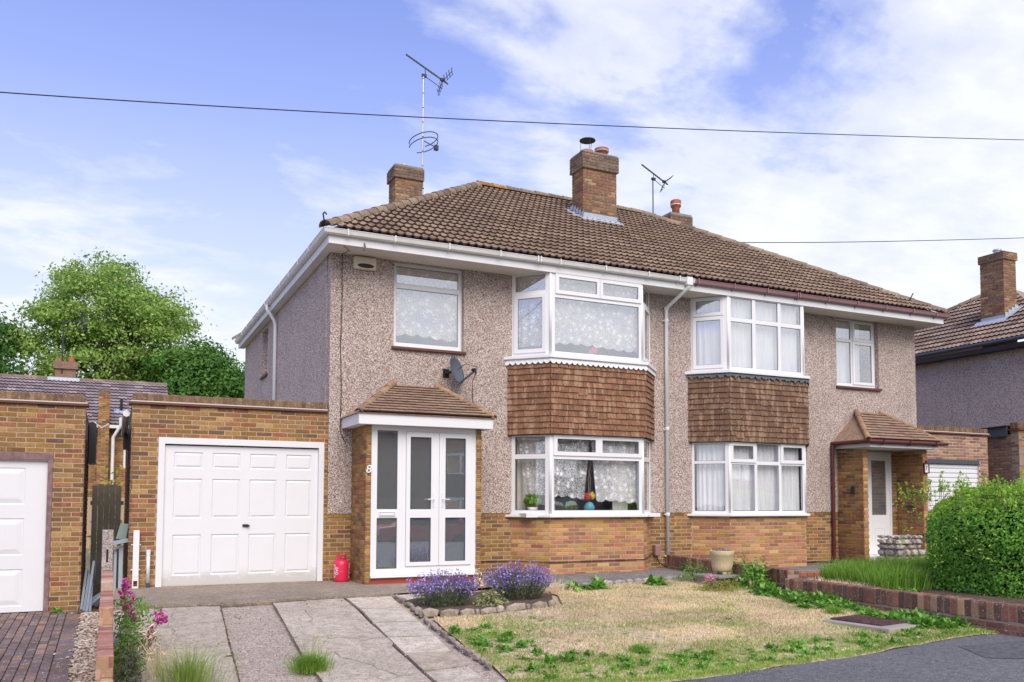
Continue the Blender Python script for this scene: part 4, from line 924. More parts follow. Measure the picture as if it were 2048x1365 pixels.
# TV aerials
def aerial(loc_top, base_z, label, scale=1, tilt=-35, loops=True, mast=.026):
    x, y, zt = loc_top; a = thing('tv_aerial', (x, y, base_z), label, 'tv aerial')
    MB().tube([(x, y, base_z), (x, y, zt+.05)], mast, 8).build('mast', M_metal if loops else M_antenna, a)
    d = V((math.cos(rad(tilt)), -.25, math.sin(rad(tilt)))).normalized(); s = V((.35, .9, .22)).normalized(); s = (s-d*s.dot(d)).normalized(); u = s.cross(d)
    c = V((x+.12*scale, y, zt+.02)); b0, b1 = c-d*.62*scale, c+d*.62*scale
    b0 = b0+V((-.05, 0, .18*scale)); b1 = b1+V((0, 0, .18*scale))
    m = MB().bar(b0, b1, .032, .032)
    m.build('boom', M_antenna, a); m = MB()
    for k in range(13):
        p = b0+(b1-b0)*(.02+k*.058); h = .09*scale; m.tube([p-s*h, p+s*h], .009, 4)
    m.build('director', M_antenna, a); m = MB(); p = b0+(b1-b0)*.86
    for sg in (1, -1):
        f = p+d*.03
        for k in range(4):
            q = f+u*sg*(.06+k*.085*scale)+d*(.02*k); m.tube([q-s*.3*scale, q+s*.3*scale], .011, 4)
        m.bar(f, f+u*sg*(.06+3*.085*scale)+d*.06, .012)
        m.bar(f+u*sg*.06+s*.27*scale, f+u*sg*(.06+3*.085*scale)+d*.06+s*.27*scale, .008)
    m.build('reflector', M_antenna, a)
    MB().box(tuple(p-V((.05, .03, .03))), tuple(p+V((.05, .03, .04)))).box((x-.04, y-.03, zt-.02), (x+.08, y+.03, zt+.05)).build('junction_box', M_black, a)
    m = MB().tube([b0+(b1-b0)*.45, b0+(b1-b0)*.47+V((0, 0, -.25*scale)), V((x+.05, y, zt)), c+d*.45*scale+V((0, 0, -.05)), p], .01, 5)
    if loops:
        for dz in (0, .14):
            cc = V((x+.02, y, 10.15+dz)); m.tube([cc+V((.36*math.cos(t), .38*math.sin(t), .1*math.cos(t+.6))) for t in np.linspace(2.6 if dz else 2.9, 7.4 if dz else 8.0, 26)], .012, 5)
        m.bar((x, y, 10.27), (x+.33, y-.1, 10.1), .02); m.box((x+.28, y-.13, 10.04), (x+.38, y-.04, 10.16))
        for z in np.arange(9.2, 12, .38): m.lathe([(.026, z), (.026, z+.03)], (x, y, 0), 8)
        m.box((x-.1, y-.03, 9.0), (x+.03, y+.03, 9.03)); m.box((x-.1, y-.03, 9.28), (x+.03, y+.03, 9.31))
    m.build('cable', M_antenna, a); return a
aerial((3.56, 5.45, 11.95), 8.4, 'tall tv aerial with radio loop on the mast beside the left chimney')
aerial((10.62, 5.5, 10.45), 8.7, 'short dark tv aerial beside the clay pot on the right chimney', .75, -38, False, .017)
aerial((-5.3, 24.0, 8.1), 6.2, 'pale tv aerial on the chimney of the low house behind', 1.2, 5, False, .03)

# overhead wires
def wire(pts, r, label):
    P = [V(p) for p in pts]; out = []
    a, b, c = P
    for i in range(41):
        t = i/40; out.append(a*(2*(t-.5)*(t-1))+b*(4*t*(1-t))+c*(2*t*(t-.5)))
    return tag(MB().tube(out, r, 6).build('overhead_cable', M_black, None), label, 'overhead cable')
wire([(-8, -3, 5.65), (1.977, -3, 6.977), (20, -3, 9.98)], .0075, 'black overhead telephone cable crossing the sky in front of the chimneys')
wire([(14.6, 8.6, 10.02), (24, 9, 11.4), (40, 9, 13.9)], .014, 'second overhead cable running right behind the right house')

# ------------------------------------------------------------------ window dressing
b1 = [(3.50, 0), (4.045, -.58), (6.13, -.58), (6.70, 0)]; b2 = [(7.73, 0), (8.27, -.58), (10.365, -.58), (10.905, 0)]
o1 = outline(b1, -.1); o2 = outline(b2, -.1)
curtain((1.2, .18), (2.48, .18), 4.12, 5.4, M_lace_dense, 'floral lace curtain in the window above the porch', back=.03, folds=3, amp=.006, hem=.045)
curtain(o1[0], o1[1], 4.06, 5.42, M_lace, 'lace curtain in the left side pane of the upper left bay', back=.04, folds=4, hem=.03)
curtain(o1[1], o1[2], 4.1, 5.42, M_lace_dense, 'wide floral lace curtain across the front of the upper left bay', back=.04, folds=6, amp=.01, hem=.04)
curtain(o1[2], o1[3], 4.06, 5.42, M_lace, 'lace curtain in the right side pane of the upper left bay', back=.04, folds=4, hem=.03)
curtain(o1[0], o1[1], 1.2, 2.32, M_lace, 'lace curtain drawn aside in the left pane of the lower left bay', back=.04, folds=3, hem=.04, slantL=.16)
curtain(o1[1], (5.0, o1[1][1]), 1.16, 2.32, M_lace, 'left half of the lace curtains parted over the vase', back=.04, folds=3, hem=.04, slantR=.13)
curtain((5.02, o1[1][1]), o1[2], 1.08, 2.32, M_lace_dense, 'right half of the lace curtains parted over the vase', back=.04, folds=4, hem=.04, slantL=.12)
curtain(o1[2], o1[3], .95, 2.32, M_lace, 'lace curtain in the right side pane of the lower left bay', back=.04, folds=4, hem=.03)
curtain(o2[0], o2[1], 3.95, 5.42, M_net, 'plain net curtain in the side pane of the upper right bay', back=.04, folds=5, amp=.02)
curtain(o2[1], o2[2], 3.95, 5.42, M_net, 'plain net curtain across the front of the upper right bay', back=.04, folds=14, amp=.02)
curtain(o2[0], o2[1], .92, 2.32, M_net, 'pleated net curtain pulled askew in the side pane of the lower right bay', back=.04, folds=7, amp=.022)
curtain(o2[1], o2[2], .92, 2.32, M_net, 'pleated net curtain across the front of the lower right bay', back=.04, folds=19, amp=.024)
curtain((12.0, .2), (12.95, .2), 3.95, 5.42, M_net, 'plain net curtain in the narrow window above the open porch', back=.03, folds=8, amp=.02)
M_drape = dirty('pale_drape', (.6, .6, .56), .9, .2, 3, .8)
for a, b, lb in (((3.62, .12), (3.95, -.22), 'pale drape behind the left pane of the lower left bay'), ((4.12, -.34), (4.3, -.34), 'narrow pale drape left of the vase'), ((5.6, -.34), (5.95, -.34), 'pale drape right of the vase')):
    curtain(a, b, .88, 2.3, M_drape, lb, cat='curtain', back=.05, folds=4, amp=.03, name='drape')
# vase with flowers, plants on the inner sill
MB().box((3.6, -.48, .80), (6.6, .3, .875)).build('inner_sill', M_white, h8)
vs_ = thing('vase', (5.02, -.36, .875), 'blue vase holding a red and a yellow flower head in the lower bay', 'vase')
MB().lathe([(.05, .876), (.1, .93), (.11, 1.0), (.07, 1.07), (.05, 1.09)], (5.02, -.36, 0), 18).build('vase_body', mat('vase_glaze', (.1, .38, .45), .25), vs_, smooth=True)
def ball(c, r, n, m, name, parent=None, kind=None, petal=.04, flat=1.0):
    c = np.array(c); d = NP.normal(size=(n, 3)); d /= np.linalg.norm(d, axis=1)[:, None]; ctr = c+d*r*NP.uniform(.6, 1, (n, 1))*np.array([1, 1, flat])
    return quads(ctr, d, petal, petal, m, name, parent, kind)
def quads(ctr, nrm, w, l, m, name, parent=None, kind=None, tiltr=.6):
    n = len(ctr); nn = nrm+NP.normal(size=(n, 3))*tiltr; nn /= np.linalg.norm(nn, axis=1)[:, None]
    a = np.cross(nn, NP.normal(size=(n, 3))); a /= np.linalg.norm(a, axis=1)[:, None]; b = np.cross(nn, a)
    s = NP.uniform(.7, 1.3, (n, 1)); w_ = w*s; l_ = l*s
    # a folded leaf shape: four corners, pointed
    v = np.stack([ctr-a*l_*.5, ctr+b*w_*.5-nn*w_*.12, ctr+a*l_*.5, ctr-b*w_*.5-nn*w_*.12], 1)
    return npmesh(name, v.reshape(-1, 3), 4, m, parent, kind)
ball((4.96, -.38, 1.19), .085, 160, mat('red_flower', (.6, .06, .03), .6), 'red_bloom', vs_); ball((5.09, -.37, 1.21), .07, 130, mat('yellow_flower', (.75, .6, .06), .6), 'yellow_bloom', vs_)
MB().tube([(5.02, -.36, 1.05), (5.0, -.36, 1.5), (5.06, -.36, 1.85)], .004, 4).tube([(5.02, -.36, 1.05), (5.05, -.36, 1.55), (4.98, -.36, 1.8)], .004, 4).build('dry_stem', mat('dry_stem', (.5, .38, .3), .8), vs_)
pt = thing('potted_plant', (3.86, -.2, .875), 'leafy potted plant behind the left pane of the lower bay', 'houseplant')
MB().lathe([(.07, .876), (.1, .99)], (3.86, -.22, 0), 14).build('pot', M_white, pt, smooth=True); ball((3.86, -.22, 1.12), .17, 260, M_weed, 'foliage', pt, petal=.07, flat=.7)
pt = thing('potted_plant', (4.62, -.3, .875), 'low leafy plant left of the vase in the lower bay', 'houseplant')
MB().lathe([(.08, .876), (.1, .95)], (4.62, -.3, 0), 14).build('pot', M_innerdk, pt, smooth=True); ball((4.62, -.3, 1.02), .16, 260, M_leaf_dark, 'foliage', pt, petal=.07, flat=.6)
tag(MB().box((5.0, -.4, 3.9), (5.1, -.38, 4.06)).add([(5.12+.07*math.cos(t)*(1-.2*math.sin(t)), -.41, 4.08+.07*math.sin(t)) for t in np.linspace(0, 6.283, 16, endpoint=False)], [tuple(range(16))]).build('toy_windmill', mat('pink_toy', (.65, .08, .16), .5), None), 'small pink round toy standing inside the upper left bay window', 'toy')

# ------------------------------------------------------------------ garages
def coping(G, par, x0, x1, zl, mats, front=0.0, right_end=False):
    """tile creasing course and bricks on edge"""
    MB().box((x0-.05, front-.05, zl), (x1+(.05 if right_end else 0), front+.26, zl+.035)).build('creasing_course', M_sill, par)
    MB().box((x0-.03, front-.03, zl+.036), (x1+(.03 if right_end else 0), front+.24, zl+.055)).build('mortar_bed', mat('pale_mortar', (.6, .55, .47), .95), par)
    MB().box((x0-.008+.01, front+.0, zl+.056), (x1-.002, front+.21, zl+.17)).build('coping_core', M_mortar_dk, par)
    soldiers(G, par, (x0, front-.012), (x1, front-.012), zl+.056, .118, mats, pitch=.076)
def garage8():
    r = thing('garage', (-1.58, 0, -.29), 'flat roofed brick garage with wide white panelled door beside the glazed porch', 'garage', 'garages')
    G = Pieces(r, 'brick', M_brick, 'brickwork'); hole = [(.40, 3.052, -1, 2.108)]
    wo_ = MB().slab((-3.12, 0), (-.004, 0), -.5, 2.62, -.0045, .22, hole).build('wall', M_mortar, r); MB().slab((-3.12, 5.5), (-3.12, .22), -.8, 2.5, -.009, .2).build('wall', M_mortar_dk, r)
    brick_wall(G, wo_, (-3.12, 0), (-.004, 0), -.295, 2.62, hole, off=.0)
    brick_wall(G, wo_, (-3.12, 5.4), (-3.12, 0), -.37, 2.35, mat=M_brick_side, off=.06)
    coping(G, r, -3.12, -.02, 2.625, M_copbrown)
    fr = MB().slab((-2.72, 0), (-.068, 0), -.3, 2.108, .018, .06, [(.095, 2.56, -1, 2.005)]).build('door_frame', M_whitepaint, r, bevel=.004)
    D = MB(); x0, x1, z0, z1 = -2.622, -.163, -.275, 1.985; y = .035
    cols = [(-2.482, -2.042), (-1.893, -1.45), (-1.3, -.856), (-.707, -.275)]; rows = [(1.62, 1.88), (.81, 1.45), (-.11, .545)]
    ho = [(a-x0, b-x0, c, d) for a, b in cols for c, d in rows]
    dr = D.slab((x0, y), (x1, y), z0, z1, 0, .03, ho).build('garage_door', M_doorpaint, r)
    for a, b in cols:
        for c, d in rows:     # sunk moulding and raised field
            m = MB(); i1, i2 = .018, .045
            R = lambda k, yy: [(a+k, yy, c+k), (b-k, yy, c+k), (b-k, yy, d-k), (a+k, yy, d-k)]
            r0_, r1_, r2_ = R(0, y), R(i1, y+.016), R(i2, y+.002)
            for p, q in ((r0_, r1_), (r1_, r2_)):
                for i in range(4): m.quad(p[i], p[(i+1) % 4], q[(i+1) % 4], q[i])
            m.quad(*r2_); m.build('door_panel', M_whitepaint, dr)
    MB().box((-1.40, .012, .665), (-1.31, .034, .705)).bar((-1.36, .01, .685), (-1.29, .0, .68), .018, .03).build('door_handle', M_black, dr)
    MB().box((-2.62, .07, -.3), (-.16, .08, 2.1)).build('door_gap_shade_sheet', M_innerdk, r)  # dark sheet behind the door, standing in for shade in the gap
    MB().quad((-3.13, .05, 2.6), (-.02, .05, 2.6), (-.02, 5.5, 2.2), (-3.13, 5.5, 2.2)).build('flat_roof', M_felt, r)
    g_ = MB().tube([(-3.2, .15, 2.48), (-3.2, 2.4, 2.3)], .055, 8)
    g_.build('gutter', M_gutter, r); G.finish()
    m = MB().box((-3.215, 1.9, 2.0), (-3.13, 2.1, 2.28)).build('rainwater_hopper', M_black, r)
garage8()
def garage_left():
    r = thing('garage', (-5.4, 0, -.58), 'neighbouring brick garage at the left edge with white door in peeling purple frame', 'garage', 'garages')
    G = Pieces(r, 'brick', M_brick, 'brickwork'); X0, X1 = -7.2, -3.775; hole = [(.6, -4.195-X0, -2, 1.815)]
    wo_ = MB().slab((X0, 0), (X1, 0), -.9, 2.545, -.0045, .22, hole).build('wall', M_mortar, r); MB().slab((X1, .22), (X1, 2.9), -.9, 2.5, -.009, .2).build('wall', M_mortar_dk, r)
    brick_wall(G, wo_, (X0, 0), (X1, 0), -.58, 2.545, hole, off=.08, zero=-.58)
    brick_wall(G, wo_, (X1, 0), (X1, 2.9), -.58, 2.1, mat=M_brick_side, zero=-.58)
    coping(G, r, X0, X1-.01, 2.55, M_copbrown, right_end=True)
    fr = MB().slab((X0+.6, 0), (-4.197, 0), -.6, 1.812, .012, .08, [(.08, -4.197-X0-.6-.072, -1, 1.70)]).build('door_frame', M_frame_old, r, bevel=.006)
    x0, x1, z0, z1 = X0+.685, -4.272, -.575, 1.695; y = .05
    cols = [(x0+.12+k*.72, x0+.12+k*.72+.6) for k in range(2)]+[(-5.1, -4.56)]; cols = [c for c in cols if c[1] < -5.12 or c[0] == -5.1]; rows = [(.98, 1.56), (.20, .78), (-.45, 0.04)]
    rows = [(1.03, 1.58), (.27, .82), (-.49, .06)]
    dr = MB().slab((x0, y), (x1, y), z0, z1, 0, .03, [(a-x0, b-x0, c, d) for a, b in cols for c, d in rows]).build('garage_door', M_whitepaint, r)
    for a, b in cols:
        for c, d in rows:
            m = MB(); R = lambda k, yy: [(a+k, yy, c+k), (b-k, yy, c+k), (b-k, yy, d-k), (a+k, yy, d-k)]
            seq = [R(0, y), R(.012, y+.01), R(.09, y-.004)]
            for p, q in zip(seq, seq[1:]):
                for i in range(4): m.quad(p[i], p[(i+1) % 4], q[(i+1) % 4], q[i])
            m.quad(*seq[-1]); m.build('door_panel', M_whitepaint, dr)
    MB().quad((X0, .05, 2.5), (X1, .05, 2.5), (X1, 6, 2.3), (X0, 6, 2.3)).build('flat_roof', M_felt, r)
    MB().box((X1+.01, 2.0, 1.75), (X1+.12, 2.9, 2.45)).build('soil_pipe_box', M_black, r)
    MB().tube([(X1+.08, 2.6, 2.52), (X1+.2, 2.62, 2.42), (X1+.32, 2.6, 2.5)], .012, 5).build('cable', M_gutter, r)
    G.finish()
garage_left()
def garage_right():
    r = thing('garage', (15.9, 0, -.29), 'small brick garage with white slatted roller door right of the open porch', 'garage', 'garages')
    G = Pieces(r, 'brick', M_brick, 'brickwork'); X0, X1 = 14.6, 17.2; hole = [(.34, 2.27, -1, 2.19)]
    B2 = brickmat('pale_jointed_brick', [(0, (.4, .23, .15)), (.3, (.3, .15, .12)), (.6, (.45, .28, .16)), (.85, (.27, .14, .12))], .1, .3)
    w = MB().slab((X0, 0), (X1, 0), -.5, 2.83, -.009, .22, hole).slab((X1, .22), (X1, 4), -.5, 2.8, -.009, .2); wo_ = w.build('wall', mat('pale_pointing', (.62, .55, .47), .95), r)
    brick_wall(G, wo_, (X0, 0), (X1, 0), -.295, 2.83, hole, mat=B2, joint=.013)
    coping(G, r, X0, X1, 2.835, M_copbrown, right_end=True)
    MB().box((X0+.34, .0, 2.08), (X0+2.27, .06, 2.188)).build('roller_housing', M_dark, r)
    m = MB()
    dr = MB().box((X0+.34, .09, -.3), (X0+2.27, .1, 2.08)).build('roller_door', M_white, r)
    for k in range(20):
        z = 2.075-k*.118
        MB().add([(X0+.345, .085, z-.112), (X0+2.265, .085, z-.112), (X0+2.265, .06, z-.095), (X0+.345, .06, z-.095), (X0+2.265, .06, z-.02), (X0+.345, .06, z-.02), (X0+2.265, .085, z-.003), (X0+.345, .085, z-.003)], [(0,1,2,3), (3,2,4,5), (5,4,6,7)]).build('slat', M_white, dr)
    G.finish()
garage_right()
def garage_far():
    r = thing('garage', (19.3, -.3, -.29), 'brick garage side wall with dark fascia rising to the right edge', 'garage', 'garages')
    G = Pieces(r, 'brick', M_brick, 'brickwork'); Y0 = -.3
    w = MB().slab((18.0, 4.0), (18.0, Y0), -.5, 2.9, -.009, .22).slab((18.0, Y0), (20.6, Y0), -.5, 2.95, -.009, .2); wo_ = w.build('wall', M_mortar_dk, r)
    brick_wall(G, wo_, (18.0, 4.0), (18.0, Y0), -.295, 2.88, mat=brickmat('brown_side_brick', [(0, (.25, .15, .1)), (.4, (.2, .11, .08)), (.7, (.3, .19, .11))], .3, .5))
    brick_wall(G, wo_, (18.0, Y0), (20.6, Y0), -.295, 2.95)
    MB().prism([(17.94, 4.0), (17.94, -.02), (17.985, -.02), (17.985, 4.0)], [2.74, 2.86, 2.86, 2.74], [2.95, 3.1, 3.1, 2.95]).build('fascia', M_dark, r)
    MB().prism([(17.9, 4.0), (17.9, -.02), (20.6, -.02), (20.6, 4.0)], [2.955, 3.105, 3.105, 2.955], [2.99, 3.14, 3.14, 2.99]).build('flat_roof', M_black, r)
    MB().box((17.95, Y0-.05, 3.0), (20.6, Y0+.26, 3.04)).build('creasing_course', M_sill, r); MB().box((17.99, Y0, 2.94), (20.6, Y0+.22, 3.0)).build('pier_head', M_brick, r)
    MB().box((18.0, Y0-.0, 3.041), (20.6, Y0+.22, 3.2)).build('coping_core', M_mortar_dk, r)
    soldiers(G, r, (17.99, Y0-.012), (20.6, Y0-.012), 3.045, .16, M_copbrown); soldiers(G, r, (17.985, Y0+.22), (17.985, Y0), 3.045, .16, M_copbrown)
    G.finish()
garage_far()

# ------------------------------------------------------------------ house at the right edge
def house_right():
    r = thing('house', (24, 3, -.29), 'pebbledashed house at the right edge with dark hipped roof and brick chimney', 'house')
    w = MB().slab((20.6, 9), (20.6, .3), -.5, 5.75, 0, .25).slab((20.6, .3), (29, .3), -.5, 5.75, 0, .25).slab((29, 9), (20.6, 9), -.5, 5.75, 0, .25); w.build('wall', M_pebble, r)
    E0, EZ = 20.25, 5.86; sl = .6; hy = 9.3; rx = 4.4
    rf = MB().quad((E0, hy, EZ), (E0, -.1, EZ), (E0+rx, rx-.1, EZ+sl*rx), (E0+rx, hy-rx, EZ+sl*rx)); rf.quad((E0, -.1, EZ), (29.4, -.1, EZ), (25, rx-.1, EZ+sl*rx), (E0+rx, rx-.1, EZ+sl*rx)); rf.quad((29.4, hy, EZ), (E0, hy, EZ), (E0+rx, hy-rx, EZ+sl*rx), (25, hy-rx, EZ+sl*rx))
    roof = rf.build('roof', M_roof2, r); T = Pieces(r, 'roof_tile', M_roof2, 'roof_tiling')
    tile_slope(T, roof, [(E0, hy, EZ+.03), (E0, -.1, EZ+.03), (E0+rx, rx-.1, EZ+.03+sl*rx), (E0+rx, hy-rx, EZ+.03+sl*rx)], [rooftile('roof_tile', M_roof2)], .3, .36)
    T.finish(); R = Pieces(r, 'ridge_tile', M_ridge, 'ridge_tiling'); hp = halfpipe('ridge_tile', M_roof2)
    ridge_run(R, roof, (E0, hy, EZ+.03), (E0+rx, hy-rx, EZ+.06+sl*rx), hp); ridge_run(R, roof, (E0+rx, hy-rx, EZ+.06+sl*rx), (E0+rx, rx-.1, EZ+.06+sl*rx), hp); R.finish()
    MB().box((20.27, -.1, 5.62), (20.6, 9.3, 5.75)).build('fascia', M_black, r); MB().tube([(20.2, -.2, 5.86), (20.2, 9.3, 5.84)], .06, 8).build('gutter', M_dark, r)
    P = Pieces(r, 'brick', M_chim, 'brickwork')
    x0, y0, x1, y1 = 21.75, 2.55, 22.35, 3.35; zt = 9.0
    core = MB().box((x0+.008, y0+.008, 6.0), (x1-.008, y1-.008, zt-.25)).box((x0-.03, y0-.03, zt-.25), (x1+.03, y1+.03, zt)); ch = core.build('chimney', M_mortar_dk, roof)
    for a, b in (((x0, y1), (x0, y0)), ((x0, y0), (x1, y0))): brick_wall(P, ch, a, b, 6.7, zt-.25, mat=M_chim, zero=6.7)
    k = .04
    for a, b in (((x0-k, y1+k), (x0-k, y0-k)), ((x0-k, y0-k), (x1+k, y0-k))): brick_wall(P, ch, a, b, zt-.25, zt, mat=M_chim, zero=zt-.25)
    P.finish(); MB().lathe([(.1, zt), (.1, zt+.12), (.13, zt+.13), (.13, zt+.18)], ((x0+x1)/2, (y0+y1)/2, 0), 14).build('chimney_pot', M_metal, r)
    f = MB(); zz_ = lambda x: EZ+.1+(x-E0)*sl
    f.quad((x0-.25, y1+.15, zz_(x0-.25)), (x0-.25, y0-.15, zz_(x0-.25)), (x0-.01, y0-.15, zz_(x0-.01)+.04), (x0-.01, y1+.15, zz_(x0-.01)+.04))
    f.quad((x0-.015, y1, zz_(x0)), (x0-.015, y0, zz_(x0)), (x0-.015, y0, zz_(x0)+.12), (x0-.015, y1, zz_(x0)+.12))
    for i in range(4):
        a = x0+i*.16; f.quad((a, y0-.015, zz_(a)), (a+.17, y0-.015, zz_(a+.17)), (a+.17, y0-.015, zz_(a)+.2), (a, y0-.015, zz_(a)+.2)); f.quad((a, y0-.015, zz_(a)+.03), (a, y0-.2, zz_(a)+.03), (a+.2, y0-.2, zz_(a+.2)+.03), (a+.2, y0-.015, zz_(a+.2)+.03))
    f.build('chimney_flashing', M_lead, r)
house_right()

# ------------------------------------------------------------------ low house behind on the left
def house_back():
    r = thing('house', (-5, 21, -.5), 'low yellow brick house behind the garages with mauve tiled roof', 'house')
    X0, X1, Y = -14, -1.35, 20.0; EZ, RZ = 3.85, 5.95
    w = MB().slab((X0, Y+.35), (X1, Y+.35), -1, EZ, 0, .2, [(-3.0-X0, -2.3-X0, 2.3, 3.7)]).slab((X1, Y+.35), (X1, 28), -1, EZ, 0, .2); wo_ = w.build('wall', M_mortar, r)
    G = Pieces(r, 'brick', M_brick, 'brickwork'); brick_wall(G, wo_, (-4.6, Y+.34), (-2.2, Y+.34), 1.2, EZ, [(1.6, 2.3, 2.3, 3.7)])
    rf = MB().quad((X0, Y, EZ), (X1, Y, EZ), (X1, Y+4.2, RZ), (X0, Y+4.2, RZ)); rf.quad((X1, Y+8.4, EZ), (X0, Y+8.4, EZ), (X0, Y+4.2, RZ), (X1, Y+4.2, RZ)); rf.quad((X1, Y, EZ), (X1, Y+8.4, EZ), (X1, Y+4.2, RZ)); roof = rf.build('roof', M_roofb, r)
    T = Pieces(r, 'roof_tile', M_roofb, 'roof_tiling'); tile_slope(T, roof, [(-8.6, Y, EZ+.03), (X1, Y, EZ+.03), (X1, Y+4.2, RZ+.03), (-8.6, Y+4.2, RZ+.03)], [rooftile('roof_tile', M_roofb, ns=8)], .3, .33); T.finish()
    R = Pieces(r, 'ridge_tile', M_ridge, 'ridge_tiling'); ridge_run(R, roof, (-8.6, Y+4.2, RZ+.02), (X1, Y+4.2, RZ+.02), halfpipe('ridge_tile', M_roof2)); R.finish()
    MB().box((X0, Y-.1, EZ-.1), (X1, Y+.02, EZ+.02)).build('gutter', M_gutter, r)
    br_ = MB().box((-3.87, Y-.12, -.5), (-3.5, Y+.36, 5.2)).build('chimney_breast', M_mortar, r); brick_wall(G, br_, (-3.875, Y-.13), (-3.495, Y-.13), 1.0, 5.0, zero=1.0); brick_wall(G, br_, (-3.875, Y-.13), (-3.495, Y-.13), 5.0, 5.2, mat=M_chimtop, zero=5.0)
    G.finish()
    MB().tube([(-3.12, Y-.12, 4.15), (-3.12, Y-.12, 3.85), (-3.36, Y-.02, 3.4), (-3.36, Y-.02, 1.2)], .06, 10).build('downpipe', M_gutter, r)
    MB().tube([(-3.1, Y+1.2, 4.5), (-3.1, Y+1.2, 4.98)], .05, 8).build('vent_pipe', M_black, r)
    MB().quad((-3.35, Y+.9, EZ+.55), (-2.85, Y+.9, EZ+.55), (-2.85, Y+1.3, EZ+.75), (-3.35, Y+1.3, EZ+.75)).build('vent_flashing', M_lead, r)
    window(r, 'window', (-3.0, Y+.35), (-2.3, Y+.35), 2.3, 3.7, [(.08, .62, 2.38, 3.62, 0)], set_back=.05)
    c = MB().box((-5.55, 24.0, 5.5), (-4.8, 24.5, 6.4)).box((-5.62, 23.93, 6.4), (-4.73, 24.57, 6.7)).build('chimney', M_chimtop, roof)
    MB().lathe([(.12, 6.7), (.1, 6.84)], (-5.38, 24.25, 0), 12).build('chimney_pot', M_term, r); MB().lathe([(.12, 6.7), (.1, 6.94)], (-4.98, 24.25, 0), 12).build('chimney_pot', M_term, r)
    MB().quad((-5.8, 23.9, 5.85), (-4.65, 23.9, 5.85), (-4.65, 24.0, 6.05), (-5.8, 24.0, 6.05)).build('chimney_flashing', M_lead, r)
house_back()
# ------------------------------------------------------------------ ground
def zg(x, y):
    t = min(1, max(0, (x+1)/7.)); k = .075*(1-t)+.032*t
    return -.29-k*max(0, -2.3-y)
def zroad(x, y): return zg(x, -7.85)-.012+.012*(y+7.85)*.4
def sheet(poly, zf, name, mat, lift=0.0, step=.25, jag=0, kind='structure', parent=None, noise_amp=0):
    """a sheet that follows the ground inside a polygon (xy), triangulated and subdivided"""
    bm = bmesh.new(); pts = []
    n = len(poly)
    for i in range(n):
        a, b = poly[i], poly[(i+1) % n]; m = max(1, int(math.dist(a, b)/step))
        for k in range(m):
            t = k/m; j = jag*(RN.random()-.5) if 0 < k else 0; pts.append((a[0]+(b[0]-a[0])*t+j, a[1]+(b[1]-a[1])*t+j))
    xs, ys = [p[0] for p in pts], [p[1] for p in pts]
    vs = [bm.verts.new((*p, 0)) for p in pts]; bm.faces.new(vs)
    x = min(xs)+step
    for ax, lo, hi in ((0, min(xs), max(xs)), (1, min(ys), max(ys))):
        v = lo+step*1.013
        while v < hi:
            co = (v, 0, 0) if ax == 0 else (0, v, 0); no = (1, 0, 0) if ax == 0 else (0, 1, 0)
            bmesh.ops.bisect_plane(bm, geom=bm.verts[:]+bm.edges[:]+bm.faces[:], plane_co=co, plane_no=no); v += step
    from mathutils import noise as mn
    for v in bm.verts:
        v.co.z = zf(v.co.x, v.co.y)+lift+(mn.noise(v.co*2.3)*noise_amp if noise_amp else 0)
    me = bpy.data.meshes.new(name); bmesh.ops.recalc_face_normals(bm, faces=bm.faces); bm.to_mesh(me); bm.free()
    if me.polygons[0].normal.z < 0: me.flip_normals()
    me.materials.append(mat); me.polygons.foreach_set('use_smooth', [True]*len(me.polygons)); wl = WL[parent.name] if parent else V((0, 0, 0))
    o = bpy.data.objects.new(name, me); link(o, parent, wl)
    if kind: o['kind'] = kind
    return o
gm_ = MB(); gm_.quad((-500, -500, -1.3), (500, -500, -1.3), (500, 500, -1.3), (-500, 500, -1.3)); tag(gm_.build('ground', M_ground), kind='structure')
sheet([(-60, -60), (60, -60), (60, -7.4), (-60, -7.4)], zroad, 'road_base', M_ground, -.03, 2.0)
RP = [(-60, -7.9), (-5, -7.9), (-.2, -7.15), (.02, -7.2), (.67, -7.5), (1.4, -7.8), (2.2, -7.84), (2.92, -7.82), (3.86, -7.86), (4.69, -7.8), (5.64, -7.72), (6.4, -7.76), (6.9, -8.05), (9, -8.3), (60, -9)]
sheet([(60, -22), (60, -9)]+RP[::-1][1:]+[(-60, -22)], zroad, 'road', M_asphalt, .004, .5, .03)
sheet([(-60, -60), (60, -60), (60, -22), (-60, -22)], lambda x, y: zroad(x, -22), 'far_verge', M_ground, .05, 2.0)
for (x0, x1, y0, y1) in ((-60, 60, -.3, 60),):
    MB().quad((x0, 0.3, -.75), (x1, 0.3, -.75), (x1, y1, -.5), (x0, y1, -.5)).build('garden', M_ground)['kind'] = 'structure'
sheet([(5.2, -8.15), (6.6, -8.35), (9, -9.2), (9, -10.5), (5.9, -9.4), (4.9, -8.7)], zroad, 'tarmac_patch', groundmat('dark_tarmac', [(.125, .122, .124), (.17, .167, .166), (.085, .083, .085)], (.9, 14, 150)), .009, .3, .03)
# front gardens
sheet([(-3.42, .4), (-3.42, -7.9), (6.4, -7.9), (6.75, -3.6), (7.25, .4)], zg, 'garden_soil', M_soil, -.035, .3)
sheet([(6.42, -7.9), (6.42, -4.2), (6.75, -3.6), (7.2, .4), (30, .4), (30, -8.6), (6.9, -8.0)], lambda x, y: max(zg(x, y), -.33)-.0, 'neighbour_garden', M_soil_dk, -.01, .4)
